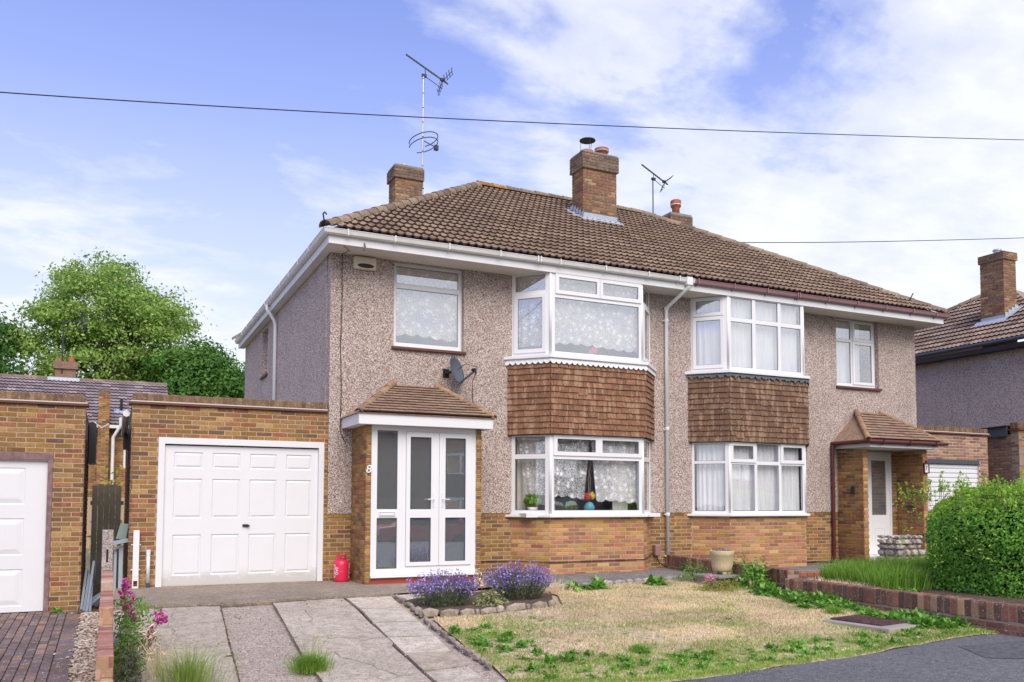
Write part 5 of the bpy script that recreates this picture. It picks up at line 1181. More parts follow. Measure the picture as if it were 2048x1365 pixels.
# apron: slab with a front edge that stands 3 cm above the drive
ap = [(-3.30, .02), (-3.30, -2.46), (-2.9, -2.52), (-2.01, -2.56), (-1.2, -2.50), (-.24, -2.42), (.44, -2.46), (1.2, -2.3), (2.4, -2.1), (3.0, -1.9), (3.4, .02)]
sheet(ap, lambda x, y: -.274, 'apron', M_apron, 0, .3)
m = MB()
for a, b in zip(ap[1:], ap[2:7]): m.quad((a[0], a[1], -.42), (b[0], b[1], -.42), (b[0], b[1], -.274), (a[0], a[1], -.274))
tag(m.build('apron_edge', M_apron), kind='structure')
# drive panels and gravel strip
JA = [(-2.02, -2.58), (-2.10, -3.81), (-2.17, -4.85), (-2.22, -5.71), (-2.27, -6.5), (-2.3, -7.9)]
JB = [(-1.33, -2.54), (-1.42, -4.0), (-1.51, -5.42), (-1.54, -6.58), (-1.56, -7.9)]
SL = [(-.30, -2.48), (-.32, -3.34), (-.39, -4.23), (-.45, -5.04), (-.5, -5.84), (-.54, -6.57), (-.56, -7.3)]
dw = MB().build('driveway', M_drive) if 0 else None
dr = sheet([(-3.34, -2.4), (-3.34, -7.95), (.3, -7.95), (.3, -2.3)], zg, 'driveway', M_gravel, -.034, .3)
def panel(poly, nm='concrete_panel', mt=M_drive, th=.05, lift=0, par=None, jag=.012):
    o = sheet(poly, zg, nm, mt, lift, .3, jag, None, par)
    m = MB(); n = len(poly)
    for i in range(n):
        a, b = poly[i], poly[(i+1) % n]; m.quad((a[0], a[1], zg(*a)+lift-th), (b[0], b[1], zg(*b)+lift-th), (b[0], b[1], zg(*b)+lift-.002), (a[0], a[1], zg(*a)+lift-.002))
    wl = WL[par.name] if par else V((0, 0, 0)); me = o.data; bm = bmesh.new(); bm.from_mesh(me); nv = len(bm.verts)
    q = [bm.verts.new((p[0]-wl.x, p[1]-wl.y, p[2]-wl.z)) for p in m.v]
    for f in m.f: bm.faces.new([q[i] for i in f])
    bm.to_mesh(me); bm.free(); return o
panel([(-3.3, -2.6)]+[(-3.3, -4.9)]+[(-2.17, -4.85)]+JA[1::-1], par=dr); panel([(-3.3, -4.915), (-3.3, -7.95)]+JA[::-1][:4][:3]+[(-2.17, -4.865)], par=dr)
panel(JB[:3]+[(-.455, -5.3)]+[(SL[2][0]-.03, SL[2][1]), (SL[1][0]-.03, SL[1][1]), (SL[0][0]-.03, SL[0][1])], par=dr)
panel([(-1.512, -5.435)]+JB[3:]+[(-.62, -7.95), (-.55, -6.4), (-.50, -5.315)], par=dr)
def strip(pts, w, name, mt, lift, par=None, n=26):
    m = MB(); P_ = [V((*p, 0)) for p in pts]; out = []
    for a, b in zip(P_, P_[1:]):
        for k in range(n): out.append(a+(b-a)*k/n)
    out.append(P_[-1]); q = []
    for i, p in enumerate(out):
        d = (out[min(i+1, len(out)-1)]-out[max(i-1, 0)]).normalized(); nn = V((d.y, -d.x, 0))*w*RN.uniform(.25, 1)
        q.append((p+nn, p-nn*RN.uniform(.3, 1)))
    for (a, b), (c, e) in zip(q, q[1:]): m.quad(*[(v.x, v.y, zg(v.x, v.y)+lift) for v in (a, c, e, b)])
    return m.build(name, mt, par, kind='stuff' if par else 'structure')
def crack(a, b, w=.005, lift=.004):
    pts = [a]; n = 9
    for i in range(1, n): t = i/n; pts.append((a[0]+(b[0]-a[0])*t+RN.uniform(-.05, .05), a[1]+(b[1]-a[1])*t+RN.uniform(-.06, .06)))
    strip(pts+[b], w, 'crack', M_soil_dk, lift, dr, 4)
crack((-1.48, -4.7), (-.5, -5.0)); crack((-.9, -2.55), (-1.1, -4.1)); crack((-3.25, -3.9), (-2.1, -3.6)); crack((-2.6, -2.65), (-2.75, -4.3), .004); crack((-1.2, -5.45), (-.8, -6.6))
strip(JA[:-1], .018, 'joint_dirt_shade', M_soil_dk, .003, dr); strip([(x_+.0, y_) for x_, y_ in JB[:-1]], .014, 'joint_dirt_shade', M_soil_dk, .003, dr); strip([(-3.3, -2.535), (-2.01, -2.6), (-1.2, -2.545), (-.24, -2.455)], .03, 'joint_dirt_shade', M_soil_dk, .004, dr)  # joint dirt; the apron-edge strip paints the shadow line of its step
# path of slabs
SR = [(.40, -2.50), (.29, -3.39), (.21, -4.33), (.12, -5.16), (.03, -5.94), (-.04, -6.55), (-.06, -7.3)]
pa = sheet([(SL[0][0], -2.4), *SL, (-.06, -7.3), *SR[::-1]], zg, 'path', M_soil_dk, -.02, .3)
for i in range(6):
    g_ = .02; a, b, c, d = SL[i], SL[i+1], SR[i+1], SR[i]
    lz = RN.uniform(.0, .006)
    panel([(a[0]+g_, a[1]-g_), (b[0]+g_, b[1]+g_), (c[0]-g_, c[1]+g_), (d[0]-g_, d[1]-g_)], 'paving_slab', M_slab, .04, lz, pa, 0)
panel([(-.54, -7.33), (-.56, -7.9), (.0, -7.9), (.15, -7.33)], 'paving_slab', M_slab, .04, .003, pa, 0)
panel([(.42, -2.48), (.41, -3.4), (.8, -3.3), (1.0, -2.4)], 'paving_slab', M_slab, .04, .006, pa, 0)
# path edging: small rough stones
ED = [(.42, -2.55), (.43, -3.05), (.33, -3.9), (.24, -4.93), (.15, -5.9), (.16, -6.5), (.12, -6.75)]
rocks = []
def rockmesh(name, mat, seed, sub=1):
    r = random.Random(seed); bm = bmesh.new(); bmesh.ops.create_icosphere(bm, subdivisions=sub, radius=.5)
    for v in bm.verts: v.co *= r.uniform(.82, 1.14); v.co = V((max(-.42, min(.42, v.co.x)), max(-.42, min(.42, v.co.y)), max(-.42, min(.42, v.co.z))))
    me = bpy.data.meshes.new(name); bm.to_mesh(me); bm.free(); me.materials.append(mat); return me
RK = {m_.name: [rockmesh('stone', m_, 70+i) for i in range(5)] for m_ in (M_bedstone, M_rock, M_pebbles)}
def edging(name, pts, zf, w, h, label, mat=M_bedstone, lmin=.18, lmax=.34, sink=.3):
    a0 = thing(name, (*pts[0], zf(*pts[0])), label, 'stone edging'); P = Pieces(a0, 'stone', mat, 'stones')
    for a, b in zip(pts, pts[1:]):
        A, B = V((*a, 0)), V((*b, 0)); D = (B-A).length; d = (B-A)/D; s = 0
        while s < D-.03:
            l = min(RN.uniform(lmin, lmax), D-s); c = A+d*(s+l/2); c.z = zf(c.x, c.y)+h*(.5-sink)+RN.uniform(-.01, .01)
            dd = (d+V((RN.uniform(-.15, .15), RN.uniform(-.15, .15), RN.uniform(-.1, .1)))).normalized(); n = V((0, 0, 1)).cross(dd).normalized(); u = dd.cross(n)
            P.add(a0, RN.choice(RK[mat.name]), basis(dd*l*1.16, n*w*RN.uniform(.9, 1.25), u*h*RN.uniform(.85, 1.2), c), l*h); s += l
    P.finish(); return a0
edging('path_edging', ED, zg, .07, .08, 'low broken concrete edging between the slab path and the lawn', lmin=.2, lmax=.4)
edging('bed_edging', [(.36, -3.72), (.34, -3.95), (.55, -4.08), (1.11, -4.13), (1.5, -4.08), (1.95, -3.98), (2.42, -3.86)], zg, .11, .135, 'rough buff stones edging the purple flower bed', lmin=.2, lmax=.38)
# flower bed
sheet([(.42, -3.0), (.38, -3.9), (.6, -4.02), (1.4, -4.05), (2.4, -3.8), (2.75, -3.1), (2.8, -2.4), (1.0, -2.5)], zg, 'flower_bed', M_soil_dk, .012, .25, noise_amp=.03)
# raised path in front of the bay with rough stone front
rp = [(2.3, .0), (2.3, -1.9), (2.9, -2.42), (3.83, -2.36), (5.0, -2.15), (6.1, -1.95), (6.7, -1.9), (7.1, .0)]
sheet(rp, lambda x, y: -.262, 'raised_path', M_path, 0, .3, .03)
m = MB()
for a, b in zip(rp[1:], rp[2:]): m.quad((a[0], a[1], -.42), (b[0], b[1], -.42), (b[0], b[1], -.262), (a[0], a[1], -.262))
tag(m.build('raised_path_edge', M_path), kind='structure')
edging('raised_path_edging', [(2.9, -2.47), (3.83, -2.42), (5.0, -2.21), (6.1, -2.02)], zg, .1, .13, 'rough grey stones edging the raised path below the bay', mat=M_rock, sink=.42)
# lawn ground
LP = [(.42, -4.18), (1.1, -4.26), (1.9, -4.1), (2.5, -3.9), (2.85, -3.1), (2.9, -2.55), (3.9, -2.5), (5.1, -2.28), (6.2, -2.1), (6.55, -2.6), (6.36, -4.3), (6.36, -7.84), (5.64, -7.8), (4.69, -7.87), (3.86, -7.94), (2.92, -7.9), (2.2, -7.92), (1.4, -7.88), (.67, -7.6), (.1, -7.3), (.2, -6.6), (.22, -5.9), (.33, -4.93)]
sheet(LP, zg, 'lawn_soil', M_soil, .0, .22, noise_amp=.02)

mg = MB(); ico = RK[M_pebbles.name][0]
for k in range(900):
    if k < 420: x, y = RN.uniform(-2.2, -1.45), RN.uniform(-7.2, -2.7); dz = -.03
    elif k < 560: x, y = RN.uniform(-3.2, -.1), RN.uniform(-7.2, -2.7); dz = .002
    else: x = RN.uniform(.2, 6.3); y = -7.95-RN.expovariate(6); dz = -.01
    q_ = RN.uniform(.005, .014) if k % 9 else RN.uniform(.014, .024); c = V((x, y, (zg(x, y) if y > -7.9 else zroad(x, y))+dz+q_*.3)); mg.add([c+v.co*q_ for v in ico.vertices], [tuple(p.vertices) for p in ico.polygons])
tag(mg.build('loose_grit', M_pebbles), kind='stuff')
# neighbour's block paving
zl = lambda x, y: -.585-.04*max(0, -y-.3)
lp = sheet([(-12, .4), (-12, -8), (-3.49, -8), (-3.49, .4)], zl, 'block_paving', M_soil_dk, -.02, .5)
G = Pieces(lp, 'paving_block', M_block, 'paving_blocks')
def blk(x, y, w, l):
    s = V((0, 1, -.04 if False else 0)); z = zl(x, y); sl_ = (zl(x, y+.05)-zl(x, y-.05))/.1
    yv = V((0, 1, sl_)).normalized(); xv = V((1, 0, 0)); zv = xv.cross(yv)
    # brick mesh looks along +y: turn it face up
    G.add(lp, RN.choice(bricks_of(M_block)), basis(xv*w, zv*.05, yv*l*-1, V((x, y, z+RN.uniform(-.003, .003)))), w*l, zv)
yy = .05
k = 0
x_edge = -3.74
while yy > -6.6:
    blk(x_edge-.10, yy-.1, .195, .2-.008) if False else None; yy -= .1
y = .02
while y > -6.6:
    blk(-3.84, y-.2, .19, .392); y -= .4
y = .02
while y > -6.6:
    blk(-3.995, y-.1, .098, .195); y -= .203
for i in range(13):
    x = -4.10-i*.106; y = .02+(.1 if i % 2 else 0)
    while y > -6.6:
        blk(x, y-.1, .097, .195); y -= .203
G.finish()
# pebble strip
st = sheet([(-3.735, -.05), (-3.735, -3.2), (-3.70, -6.8), (-3.48, -6.8), (-3.48, -.05)], zl, 'pebble_bed', M_soil_dk, .004, .3)
n = 1700; X_ = NP.uniform(-3.74, -3.48, n); Y_ = NP.uniform(-6.8, -.35, n); X_[:90] -= NP.exponential(.06, 90)
G = Pieces(st, 'pebble', M_pebbles, 'pebbles')
mbp = MB(); base_ico = RK[M_pebbles.name]
for x, y in zip(X_, Y_):
    me = RN.choice(base_ico); s = RN.uniform(.022, .048); R3 = Matrix.Rotation(RN.uniform(0, 6.28), 3, 'Z'); c = V((x, y, zl(x, y)+s*.25))
    mbp.add([c+R3 @ V((v.co.x*s*1.4, v.co.y*s, v.co.z*s*.6)) for v in me.vertices], [tuple(p.vertices) for p in me.polygons])
tag(mbp.build('pebbles', M_pebbles), kind='stuff')
sheet([(-3.8, .3), (-3.8, -.4), (-3.47, -.4), (-3.1, -.0), (-3.1, 6), (-3.8, 6)], lambda x, y: -.56, 'passage_ground', M_soil_dk, 0, .3, noise_amp=.06)

# ------------------------------------------------------------------ garden walls
def low_wall(name, label, runs):
    """runs: (p0, p1, ground z, top z) seen from the left side; soldiers on edge over two courses"""
    r = thing(name, (*runs[0][0], runs[0][2]), label, 'garden wall'); G = Pieces(r, 'brick', M_brick_red, 'brickwork'); m = MB()
    mm = [M_brick_red]*14+[M_brick_cop, M_brick_tan]
    for p0, p1, zb, zt in runs:
        A, B = V((*p0, 0)), V((*p1, 0)); d = (B-A).normalized(); n = V((d.y, -d.x, 0)); w = .215
        ins = .006; a, b, c, e = A-n*ins, B-n*ins, B-n*(w-ins), A-n*(w-ins)
        m.prism([(p.x, p.y) for p in (a, b, c, e)][::-1], zb-.25, zt-.004)
        soldiers(G, r, p0, p1, zt-.215, .215, mm, pitch=.098, w=.065); soldiers(G, r, (B-n*w).xy, (A-n*w).xy, zt-.215, .215, mm, pitch=.098)
        for (u, v) in ((p0, p1), ((B-n*w).xy, (A-n*w).xy)): brick_wall(G, r, u, v, zb-.15, zt-.225, mat=M_brick_red, zero=zt-.225-.9)
        # end face and top faces of the bricks on edge
        brick_wall(G, r, p1, (B-n*w).xy, zb-.15, zt-.01, mat=M_brick_red, zero=zt-.9, L=.225)
        D = (B-A).length; k = int(D/.098)
        for i in range(k):
            c0 = A+d*((i+.5)*D/k)-n*w/2+V((0, 0, zt+RN.uniform(-.003, .003)))
            G.add(r, RN.choice(bricks_of(M_brick_red)), basis(d*.086, V((0, 0, 1))*.02, n*(w-.01), c0), .066*.2*.3, V((0, 0, 1)))
    m.build('wall_core', M_mortar_dk, r); G.finish(); return r
low_wall('garden_wall', 'low dark red brick garden wall stepping down beside the lawn', [((6.98, -.16), (6.42, -4.2), -.36, .012), ((6.355, -4.205), (6.35, -8.25), -.43, -.113)])
def left_wall():
    r = thing('garden_wall', (-3.42, -6, -.6), 'narrow stepped brick wall running between the two driveways', 'garden wall'); G = Pieces(r, 'brick', M_brick_cop, 'brickwork')
    x0, x1 = -3.455, -3.352; steps = [(-10.5, -8.6, -.1, .0), (-8.6, -7.2, .104, 0), (-7.2, -5.85, .257, 0), (-5.85, -4.45, .345, 0)]; m = MB()
    for y0, y1, zt, _ in steps:
        m.box((x0+.006, y0+.006, -1.2), (x1-.006, y1-(.0 if y1 > -4.5 else -.006), zt-.005))
        k = int((y1-y0)/.226)
        for i in range(k):           # flat coping bricks, some on edge
            yc = y0+(i+.5)*(y1-y0)/k; L = (y1-y0)/k
            if True:
                if i % 3 == 1:
                    for j in range(3): G.add(r, RN.choice(bricks_of(M_brick_cop)), basis(V((1, 0, 0))*.103, V((0, 0, 1))*.03, V((0, -1, 0))*(L/3-.008), V(((x0+x1)/2, yc-L/3+j*L/3, zt+RN.uniform(-.002, .004)))), .007, V((0, 0, 1)))
                else: G.add(r, RN.choice(bricks_of(M_brick_cop)), basis(V((1, 0, 0))*.103, V((0, 0, 1))*.03, V((0, -1, 0))*(L-.01), V(((x0+x1)/2, yc, zt+RN.uniform(-.002, .002)))), .02, V((0, 0, 1)))
        brick_wall(G, r, (x0, y0), (x1, y0), zt-.30, zt-.004, mat=M_brick_tan, zero=zt-.31, course=.16, L=.3)
        brick_wall(G, r, (x1, y0), (x1, y1), -1.0, zt, mat=M_brick_cop, zero=zt-1.5); brick_wall(G, r, (x0, y1), (x0, y0), -1.0, zt, mat=M_brick_cop, zero=zt-1.5)
    m.build('wall_core', M_mortar, r); G.finish()
left_wall()
cp = thing('concrete_post', (-3.41, -4.36, -.5), 'speckled concrete fence post at the far end of the stepped wall', 'post')
M_post = groundmat('post_concrete', [(.42, .37, .35), (.36, .31, .29), (.22, .18, .17)], (3, 20, 120), speck=(110, [(0, (.25, .17, .15)), (.4, (.5, .45, .42)), (.75, (.62, .56, .52))], .55))
MB().slab((-3.465, -4.44), (-3.355, -4.44), -.6, .775, 0, .1, [(.045, .062, .42, .56)]).build('post', M_post, cp, bevel=.006)
MB().box((-3.43, -4.40, .40), (-3.39, -4.38, .58)).build('post_slot', M_black, cp)
bp_ = thing('brick_stack', (-3.60, -6.35, -.83), 'small dark brick stub beside the stepped wall at the bottom edge', 'brick stub')
G = Pieces(bp_, 'brick', M_brick_red, 'brickwork'); MB().box((-3.655, -6.29, -.95), (-3.535, -5.9, -.672)).build('stub_core', M_mortar_dk, bp_)
brick_wall(G, bp_, (-3.66, -6.3), (-3.53, -6.3), -.95, -.672, zero=-.97, mat=M_brick_red, L=.3); G.add(bp_, bricks_of(M_brick_red)[0], basis(V((1, 0, 0))*.125, V((0, 0, 1))*.03, V((0, -1, 0))*.2, V((-3.595, -6.2, -.665))), .02, V((0, 0, 1))); G.finish()

# rubble pillar in the neighbour's garden
rp_ = thing('stone_pillar', (12.35, -1.4, -.3), 'grey rubble stone pillar in front of the open porch', 'stone pillar'); G = Pieces(rp_, 'stone', M_rock, 'stones')
MB().box((11.98, -1.6, -.4), (12.62, -1.1, .27)).box((12.6, -1.55, -.4), (13.1, -1.15, .0)).build('pillar_core', M_mortar_dk, rp_)
for (x0, x1, y0, y1, zt) in ((11.95, 12.66, -1.64, -1.06, .36), (12.66, 13.15, -1.6, -1.12, .03)):
    z = -.34
    while z < zt:
        h = RN.uniform(.07, .15); h = min(h, zt-z+.03)
        for (a, b) in (((x0, y0), (x1, y0)), ((x0, y1), (x0, y0)), ((x0, (y0+y1)/2), (x1, (y0+y1)/2))):
            A, B = V((*a, 0)), V((*b, 0)); D = (B-A).length; d = (B-A)/D; nn = V((d.y, -d.x, 0)); s = -.02
            while s < D-.02:
                l = min(RN.uniform(.12, .3), D-s+.02); c = A+d*(s+l/2)-nn*.05+nn*RN.uniform(-.02, .03); c.z = z+h/2
                G.add(rp_, RN.choice(RK[M_rock.name]), basis(d*l*1.15, nn*.17, V((0, 0, 1))*h*1.2, c), l*h, nn); s += l
        z += h
G.finish()

# ------------------------------------------------------------------ neighbour's garden path and edging tiles
sheet([(7.3, -.2), (7.6, -1.3), (9.2, -1.75), (11.9, -1.9), (12.3, -.2)], lambda x, y: -.285, 'neighbour_path', M_path, 0, .4)
m = MB()
for a, b in zip([(7.6, -1.3), (9.2, -1.75)], [(9.2, -1.75), (11.9, -1.9)]): m.quad((*a, -.4), (*b, -.4), (*b, -.285), (*a, -.285))
tag(m.build('neighbour_path_edge', M_path), kind='structure')
te = thing('tile_edging', (8.6, -2.5, -.33), 'row of orange clay edging tiles beside the neighbour path', 'tile edging'); G = Pieces(te, 'edging_tile', M_ptile, 'tiles')
ot = bpy.data.meshes.new('edging_tile'); 
A, B = V((8.1, -2.35, 0)), V((11.0, -2.35, 0)); mo = mat('orange_clay', (.45, .14, .07), .8)
for i in range(16):
    p = A+(B-A)*(i+.5)/16; G.add(te, bricks_of(M_term)[i % 5] if M_term.name in _bm else bricks_of(M_term)[0], basis(V((1, 0, 0))*.17, V((0, -1, 0))*.04, V((0, 0, 1))*.12, V((p.x, p.y, -.30+RN.uniform(-.01, .01)))), .02, V((0, -1, 0)))
G.finish(); bpy.data.meshes.remove(ot)
tag(MB().tube([(7.9, -.35, -.22), (8.3, -.5, -.24), (8.9, -.4, -.24), (9.6, -.5, -.24), (10.9, -.3, -.23), (11.5, -.4, -.24)], .02, 6).build('garden_hose', M_black), 'black hose lying on the ground along the right house wall', 'hose')

# manhole cover
mh = thing('manhole_cover', (5.4, -6.8, -.45), 'rusty inspection cover in a chipped concrete surround on the lawn', 'manhole cover')
def rotbox(c, ang, w, l, z0, z1, m, skew=0):
    ca, sa = math.cos(ang), math.sin(ang); P = [(c[0]+a*w/2*ca-b*l/2*sa, c[1]+a*w/2*sa+b*l/2*ca) for a, b in ((-1, -1), (1, -1), (1, 1), (-1, 1))]; return m.prism(P, z0, z1)
cc = (5.42, -6.78); zz0 = zg(*cc); rotbox(cc, .15, .8, .95, zz0-.05, zz0+.035, MB()).build('surround', M_conc, mh, bevel=.012)
rotbox((5.4, -6.72), .15, .56, .72, zz0+.03, zz0+.058, MB()).build('cover', M_manhole, mh, bevel=.004)
m = MB()
for i in range(-7, 8): rotbox((5.4-i*.045*math.sin(.15), -6.72+i*.045*math.cos(.15)), .15, .5, .012, zz0+.058, zz0+.063, m)
m.build('tread_bars', M_manhole, mh)

# white drain pipe stubs, frames, planks
wp = thing('pipe_stub', (-3.0, -.07, -.29), 'tall white square pipe standing against the garage pier', 'pipe', 'white pipe stubs by the garage')
MB().box((-3.055, -.10, -.1), (-2.965, -.015, .625)).build('pipe_body', M_white, wp, bevel=.006); MB().slab((-3.055, -.1), (-2.965, -.1), -.29, -.1, 0, .08, [(.015, .075, -.25, -.16)]).build('pipe_shoe', M_whitepaint, wp); MB().box((-3.08, -.03, .39), (-2.94, -.012, .41)).box((-3.08, -.03, .0), (-2.94, -.012, .02)).build('pipe_bracket', M_whitepaint, wp)
wp = thing('pipe_stub', (-2.83, -.06, -.29), 'short thin white pipe beside the garage door frame', 'pipe', 'white pipe stubs by the garage')
MB().tube([(-2.83, -.06, -.2), (-2.83, -.06, .3)], .028, 12).build('pipe_body', M_whitepaint, wp, smooth=True); MB().tube([(-2.83, -.06, -.29), (-2.83, -.06, -.2)], .03, 12).build('pipe_foot', M_dark, wp); MB().tube([(-2.83, -.06, .24), (-2.83, -.06, .32)], .033, 12).build('pipe_cap', M_white, wp)
fm = thing('metal_frame', (-3.22, .3, -.5), 'pale aluminium frame stacked behind the concrete post', 'frame')
MB().bar((-3.3, .25, -.5), (-3.3, .3, .45), .04).bar((-3.22, .2, -.5), (-3.22, .25, .38), .06).bar((-3.36, .1, .42), (-3.05, .15, .48), .05, .06).bar((-3.4, .15, -.42), (-3.08, .15, -.4), .05, .03).bar((-3.02, .25, .4), (-2.98-.1, .1, -.3), .03).build('frame_bars', M_alu, fm)
MB().add([(-3.3, .35, .48), (-3.15, .35, .48), (-3.12, .3, .72), (-3.24, .3, .72)], [(0, 1, 2, 3)]).add([(-3.3, .36, .48), (-3.15, .36, .48), (-3.12, .31, .72), (-3.24, .31, .72)], [(3, 2, 1, 0)]).build('green_panel', mat('green_grey', (.28, .38, .35), .4), fm)
MB().bar((-3.33, .26, .32), (-3.24, .26, .36), .05, .04).build('wood_block', mat('pale_wood', (.45, .36, .2), .8), fm)
M_steel = dirty('dull_steel', (.17, .2, .23), .5, .4, 7, .6)
ln = thing('leaning_planks', (-3.7, .3, -.58), 'grey metal strips leaning on the neighbouring garage wall', 'metal strips')
for i, (a, b, w) in enumerate((((-3.75, -.12, -.6), (-3.70, .3, .0), .07), ((-3.71, -.2, -.6), (-3.66, .25, -.08), .07), ((-3.67, -.26, -.6), (-3.60, .3, .12), .08), ((-3.63, -.3, -.62), (-3.62, .1, -.2), .05))):
    MB().bar(a, b, .035, w).build('metal_strip', M_steel, ln)
ln = thing('fallen_strips', (-3.5, .2, -.55), 'dark metal strips lying on the ground between the garages', 'metal strips')
for a, b in (((-3.65, -.1, -.52), (-3.35, .8, -.35)), ((-3.55, -.15, -.5), (-3.3, .7, -.38)), ((-3.6, .2, -.45), (-3.42, 1.0, -.4))): MB().bar(a, b, .06, .04).build('metal_strip', M_dark if a[0] > -3.6 else M_alu, ln)
fn = thing('board_fence', (-3.45, 4, -.6), 'weathered grey wooden board fence closing the gap between the garages', 'fence')
for i in range(5): MB().box((-3.72+i*.105, 4+(.012 if i % 2 else 0), -.6), (-3.72+i*.105+.1, 4.02+(.012 if i % 2 else 0), 1.4+RN.uniform(-.02, .02))).build('board', M_wood, fn)
MB().box((-3.75, 4.04, 1.0), (-3.15, 4.08, 1.08)).build('rail', M_wood, fn)

# planter on its slab table
tb_ = thing('slab_table', (6.0, -3.1, -.32), 'square stone slab on low blocks carrying the round planter', 'stone table')
def px_(ang): return
sc_ = (5.98, -3.02); rotbox(sc_, rad(8), .56, .6, -.172, -.13, MB()).build('slab_top', M_slabgrey, tb_, bevel=.008)
rotbox((5.95, -3.0), rad(8), .38, .4, -.42, -.173, MB()).build('block', M_conc, tb_)
pl_ = thing('planter', (6.08, -3.0, -.09), 'round buff stone planter with dried flowers on a slab table', 'planter')
PX, PY = 6.09, -3.0
MB().lathe([(.155, -.072), (.16, -.07), (.166, -.02), (.168, -.015), (.172, .02), (.194, .19), (.199, .195), (.2, .215), (.212, .262), (.208, .272), (.192, .27), (.185, .2)], (PX, PY, 0), 36).build('pot', M_stone_pot, pl_, smooth=True)
m = MB()
for k in range(24): a = k*6.2832/24; m.bar((PX+.170*math.cos(a), PY+.170*math.sin(a), .0), (PX+.193*math.cos(a), PY+.193*math.sin(a), .185), .005)
m.build('pot_stave', M_stone_pot, pl_)
for a in (4.4, 5.3, 2.5): MB().lathe([(.035, -.13), (.045, -.11), (.04, -.072)], (PX+.1*math.cos(a), PY+.1*math.sin(a), 0), 10).build('pot_foot', M_stone_pot, pl_)
MB().lathe([(.187, .23), (.1, .24), (.0, .24)], (PX, PY, 0), 20).build('soil', M_soil_dk, pl_)
ball((PX, PY, .26), .17, 420, leafmat('dried_flower', [(0, (.2, .14, .1)), (.5, (.4, .33, .27)), (1, (.55, .5, .45))]), 'dried_flowers', pl_, petal=.028, flat=.18)
ball((PX+.12, PY, .32), .03, 10, M_purple, 'purple_bloom', pl_, petal=.022)

# ------------------------------------------------------------------ plants
def inpoly(x, y, poly):
    p = np.array(poly); ins = np.zeros(len(x), bool); j = len(p)-1
    for i in range(len(p)):
        c = ((p[i, 1] > y) != (p[j, 1] > y)) & (x < (p[j, 0]-p[i, 0])*(y-p[i, 1])/(p[j, 1]-p[i, 1]+1e-12)+p[i, 0]); ins ^= c; j = i
    return ins
def nz(x, y, s, seed=0):
    r = np.random.default_rng(seed); v = np.zeros_like(x)
    for k in range(5):
        a = r.uniform(0, 6.28, 3); f = s*(1.7**k)*.5; v += np.sin(x*f*np.cos(a[0])+y*f*np.sin(a[0])+a[1]+1.3*np.sin(y*f*.7+a[2]))/(1.35**k)
    return v/2.6
def zgv(x, y):
    t = np.clip((x+1)/7., 0, 1); k = .075*(1-t)+.032*t; return -.29-k*np.maximum(0, -2.3-y)
def blades(x, y, z, h, w, mat_, name, lean=.5, label=None, cat=None, parent=None, kind='stuff', out=None):
    n = len(x); a = NP.uniform(0, 6.2832, n); hh = h*NP.uniform(.45, 1.25, n); L = NP.uniform(0, lean, n)*hh; b = a+NP.normal(size=n)*.5
    if out is not None: b = out
    base = np.stack([x, y, z], 1); d = np.stack([np.cos(a)*w, np.sin(a)*w, np.zeros(n)], 1)*NP.uniform(.6, 1.3, (n, 1))
    m1 = base+np.stack([np.cos(b)*L*.35, np.sin(b)*L*.35, hh*.6], 1); t1 = base+np.stack([np.cos(b)*L*1.2, np.sin(b)*L*1.2, hh*np.clip(1.05-.35*L/hh, .3, 1)], 1)
    v = np.stack([base-d, base+d, m1+d*.8, m1-d*.8, m1-d*.8, m1+d*.8, t1+d*.12, t1-d*.12], 1); return npmesh(name, v.reshape(-1, 3), 4, mat_, parent, kind)
def scatter(n, poly, dens=None):
    p = np.array(poly); x = NP.uniform(p[:, 0].min(), p[:, 0].max(), n); y = NP.uniform(p[:, 1].min(), p[:, 1].max(), n); k = inpoly(x, y, poly)
    x, y = x[k], y[k]
    if dens is not None: q = NP.random(len(x)) < dens(x, y); x, y = x[q], y[q]
    return x, y
LP2 = [(a, b) for a, b in LP]
def greenness(x, y):
    e = np.clip((-6.3-y+.3*nz(x, y, 1.2, 4))/.9, 0, 1)*.95            # green fringe by the road
    e = np.maximum(e, np.clip((x-5.6+.2*nz(x, y, 2, 5))/.5, 0, 1)*np.clip((-3.6-y)/.8, 0, 1)*.9)   # along the wall
    e = np.maximum(e, np.clip((.95-x+.2*nz(x, y, 2, 6))/.5, 0, 1)*np.clip((-4.7-y)/.6, 0, 1)*.85)
    return np.clip(e*.85+.12+.75*np.clip(nz(x, y, 1.5, 8)*1.8-.1, 0, 1)*np.clip(.6+nz(x, y, 5, 2), 0, 1), 0, 1)
x, y = scatter(260000, LP2, lambda x, y: (1-greenness(x, y))*.95*np.clip(.7+.9*nz(x, y, 3.5, 11), .06, 1)); tag(blades(x, y, zgv(x, y)-.004, .034, .0036, M_grass_dry, 'dry_grass', 1.6), 'short straw coloured dry grass over the lawn', 'grass')
x, y = scatter(230000, LP2, lambda x, y: np.clip(greenness(x, y)*.85*np.clip(.6+.7*nz(x, y, 4, 12), .1, 1)+.03, 0, 1)); tag(blades(x, y, zgv(x, y)-.004, .042, .0036, M_grass_g, 'green_grass', 1.0), 'short green grass along the lawn edges', 'grass')
x, y = scatter(90000, LP2, lambda x, y: np.clip(.25+.6*nz(x, y, 2.6, 31), 0, .8)); tag(blades(x, y, zgv(x, y)-.004, .03, .004, leafmat('olive_grass', [(0, (.4, .4, .13)), (.5, (.52, .5, .2)), (1, (.6, .55, .3))], .2), 'fading_grass', 1.8), 'matted olive fading grass mixed into the dry lawn', 'grass')
